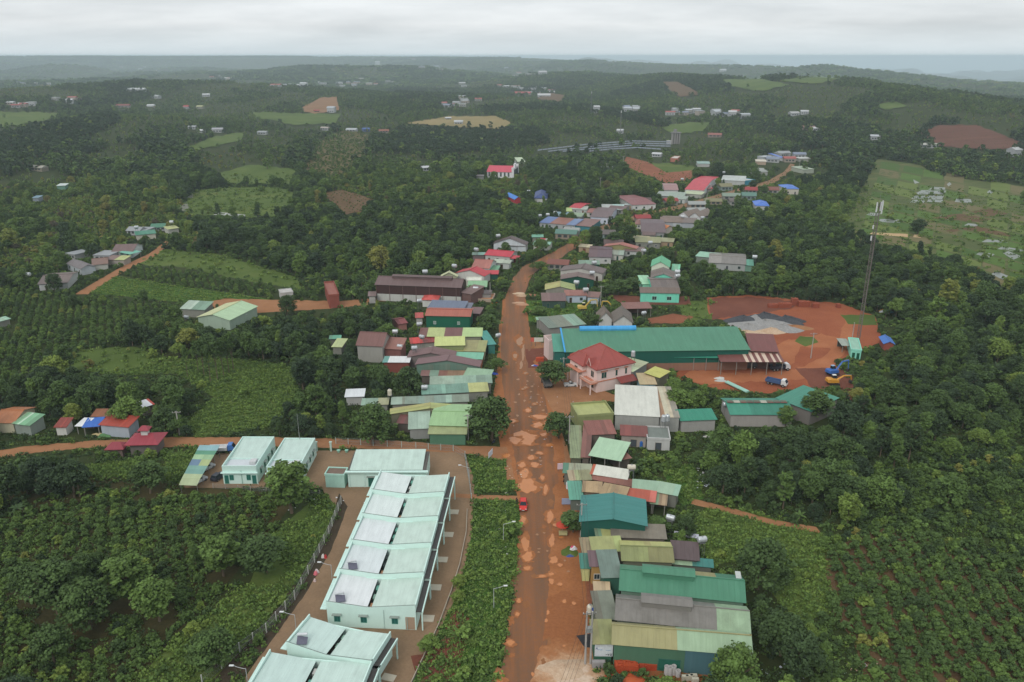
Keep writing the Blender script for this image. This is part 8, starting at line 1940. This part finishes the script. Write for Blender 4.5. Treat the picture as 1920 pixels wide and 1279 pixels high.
def grow():
    bx = []
    for px, py, h, r, t, v, lab in KNOWN:
        p = P(px, py); pr = PROTO['tree'][v]
        single('tree', p.x, p.y, p.z, r / pr['R'], t, v, rnd.uniform(0, 6.28), lab, 'tree', 'trees one can tell apart in and round the village', h / pr['H'])
        FOOT.append(((p.x - r * .6, p.y - r * .6), (1, 0), (0, 1), r * 1.2, r * 1.2))
    for k, (px, py, s) in enumerate([(383,706,.9), (395,716,.85), (408,712,1.0), (420,706,.9), (430,700,.95), (438,694,.9), (372,698,.8), (352,708,.75)]):
        p = P(px, py); single('pine', p.x, p.y, p.z, s * .9, .28 + .02 * k, k % 2, k, f'slender bare-stemmed tree, {("first","second","third","fourth","fifth","sixth","seventh","eighth")[k]} of the stand in the left meadow', 'tree', 'slender trees in the left meadow')
    p = P(862, 1196); single('agave', p.x, p.y, p.z, 1.1, .5, 0, 0, 'spiky agave plant in the red garden bed by the terrace', 'plant')
    p = P(1010, 470); 
    for k, (px, py) in enumerate([(880,560),(1232,388),(1240,400),(1262,392)]):
        p = P(px, py); single('palm_tree', p.x, p.y, p.z, .9, .4, 0, k, f'small palm tree {where(px, py) or "beside the far road"}', 'palm', 'small palms')
    grow_layer('tree', 'tree', 3.9, 3.9, 95, 720, dict(forest=.8, mix=.2, coffee=.012, orchard=.13, grass=.012, weeds=.003, rubber=1, thin=.02), .42, 1.1, 250, 'woodland')
    grow_layer('shrub', 'shrub', 2.5, 2.5, 95, 720, dict(forest=.4, mix=.5, coffee=.05, orchard=.4, grass=.13, weeds=.2, thin=.1), .6, 1.2, 290, 'undergrowth')
    grow_layer('coffee_bush', 'coffee bush', 2.75, 2.9, 95, 720, dict(coffee=.95, mix=.55, orchard=.95), .85, 1.25, 150, 'coffee_plantation', ang=.45, jit=.13)
    a, b = P(1600, 1040), P(1700, 1279); an = math.atan2(b.y - a.y, b.x - a.x)
    grow_layer('coffee_bush', 'coffee bush', 1.7, 2.8, 95, 260, dict(rows=.97), .9, 1.3, 145, 'coffee_rows', ang=an, org=(a.x, a.y), jit=.13)
    grow_layer('banana_plant', 'banana plant', 6, 6, 95, 500, dict(mix=.09, forest=.05, weeds=.02), .7, 1.15, 120, 'banana_grove')
    a, b = P(205, 530), P(515, 575); an = math.atan2(b.y - a.y, b.x - a.x)
    xyz, px, py, dep = wedge_points(1.2, 2.4, 280, 420, an, .25, (a.x, a.y)); k = lookup(USE, px, py, 0) == CLS['crop']; n = int(k.sum())
    scatter_gn('crop_rows', xyz[k], RNG.uniform(.6, .75, n), RNG.uniform(.8, 1.5, n), RNG.integers(0, 3, n), RNG.uniform(0, 6, n), PROTO['tuft'])
    # rows of young bushes on the bare and thinly planted slopes
    for cl, sc, nm in (('thin', 1.2, 'young_orchard'), ('bare', .55, 'seedling_rows')):
        xyz, px, py, dep = wedge_points(3.4, 6.5, 430, 1500, .5, .16); k = (lookup(USE, px, py, 0) == CLS[cl]) & (py < 420) & (RNG.random(len(px)) < .8); n = int(k.sum())
        scatter_gn(nm, xyz[k], RNG.uniform(.3, .6, n), RNG.uniform(.6, 1.1, n) * sc, RNG.integers(0, 4, n), RNG.uniform(0, 6, n), PROTO['coffee_bush'])
    # thin planted hillside and grass
    xyz, px, py, dep = wedge_points(.9, .9, 95, 270, 0, .5); cls = lookup(USE, px, py, 0)
    k = accept(cls, dict(grass=.85, weeds=.95, mix=.4, coffee=.6, forest=.3, rows=.12, orchard=.7)) & ~in_foot(xyz[:, 0], xyz[:, 1], .3)
    xyz, cls = xyz[k], cls[k]; n = len(xyz)
    scatter_gn('grass', xyz, np.clip(tints('tuft', cls) - .03, .2, .66), RNG.uniform(.7, 1.5, n), RNG.integers(0, 3, n), RNG.uniform(0, 6.28, n), PROTO['tuft'])
    xyz, px, py, dep = wedge_points(3.2, 3.2, 270, 700, 0, .5); cls = lookup(USE, px, py, 0)
    k = accept(cls, dict(grass=.3, weeds=.6, thin=.35, mix=.25)) & ~in_foot(xyz[:, 0], xyz[:, 1], .3)
    xyz, cls = xyz[k], cls[k]; n = len(xyz)
    scatter_gn('grass', xyz, np.clip(tints('tuft', cls), .2, .68), RNG.uniform(1.4, 2.6, n), RNG.integers(0, 3, n), RNG.uniform(0, 6.28, n), PROTO['tuft'])
    # far woods
    def far(kind, sp, d0, d1, table, smin, smax, name):
        xyz, px, py, dep = wedge_points(sp, sp, d0, d1); cls = lookup(USE, px, py, 0); pt, ps, pd = plots(xyz)
        # patches of different growth
        q = np.sin(xyz[:, 0] / 97 + 2 * np.sin(xyz[:, 1] / 131)) + np.sin(xyz[:, 1] / 83 + 1.7 * np.sin(xyz[:, 0] / 149))
        p = np.zeros(len(xyz))
        for c, v in table.items(): p[cls == CLS[c]] = v
        p = np.where(cls == 0, np.clip(p * pd * 1.3, 0, 1), p)
        k = (RNG.random(len(xyz)) < p) & ~covers(xyz, dep, 3, 7)
        xyz, cls, q, pt, ps = xyz[k], cls[k], q[k], pt[k], ps[k]; n = len(xyz)
        if n == 0: return
        t = np.clip(tints('tree', cls) * .9 + (pt + .03 * q) * (cls == 0), 0.01, 1)
        scatter_gn(name, xyz, t, RNG.uniform(smin, smax, n) * np.where(cls == 0, ps, 1), RNG.integers(0, len(PROTO[kind]), n), RNG.uniform(0, 6.28, n), PROTO[kind])
    far('fartree', 6.2, 720, 3000, dict(forest=.9, mix=.62, coffee=.4, rubber=1, grass=.012, thin=.04), .6, 1.25, 'far_woods')
    far('farclump', 27, 2900, 10000, dict(forest=.9, mix=.7, rubber=1), .7, 1.25, 'distant_woods')
    for lab, obs in SINGLES.items():
        if len(obs) > 1:
            for o in obs: o['group'] = lab
        else: obs[0]['group'] = 'plants growing round the village'
grow()
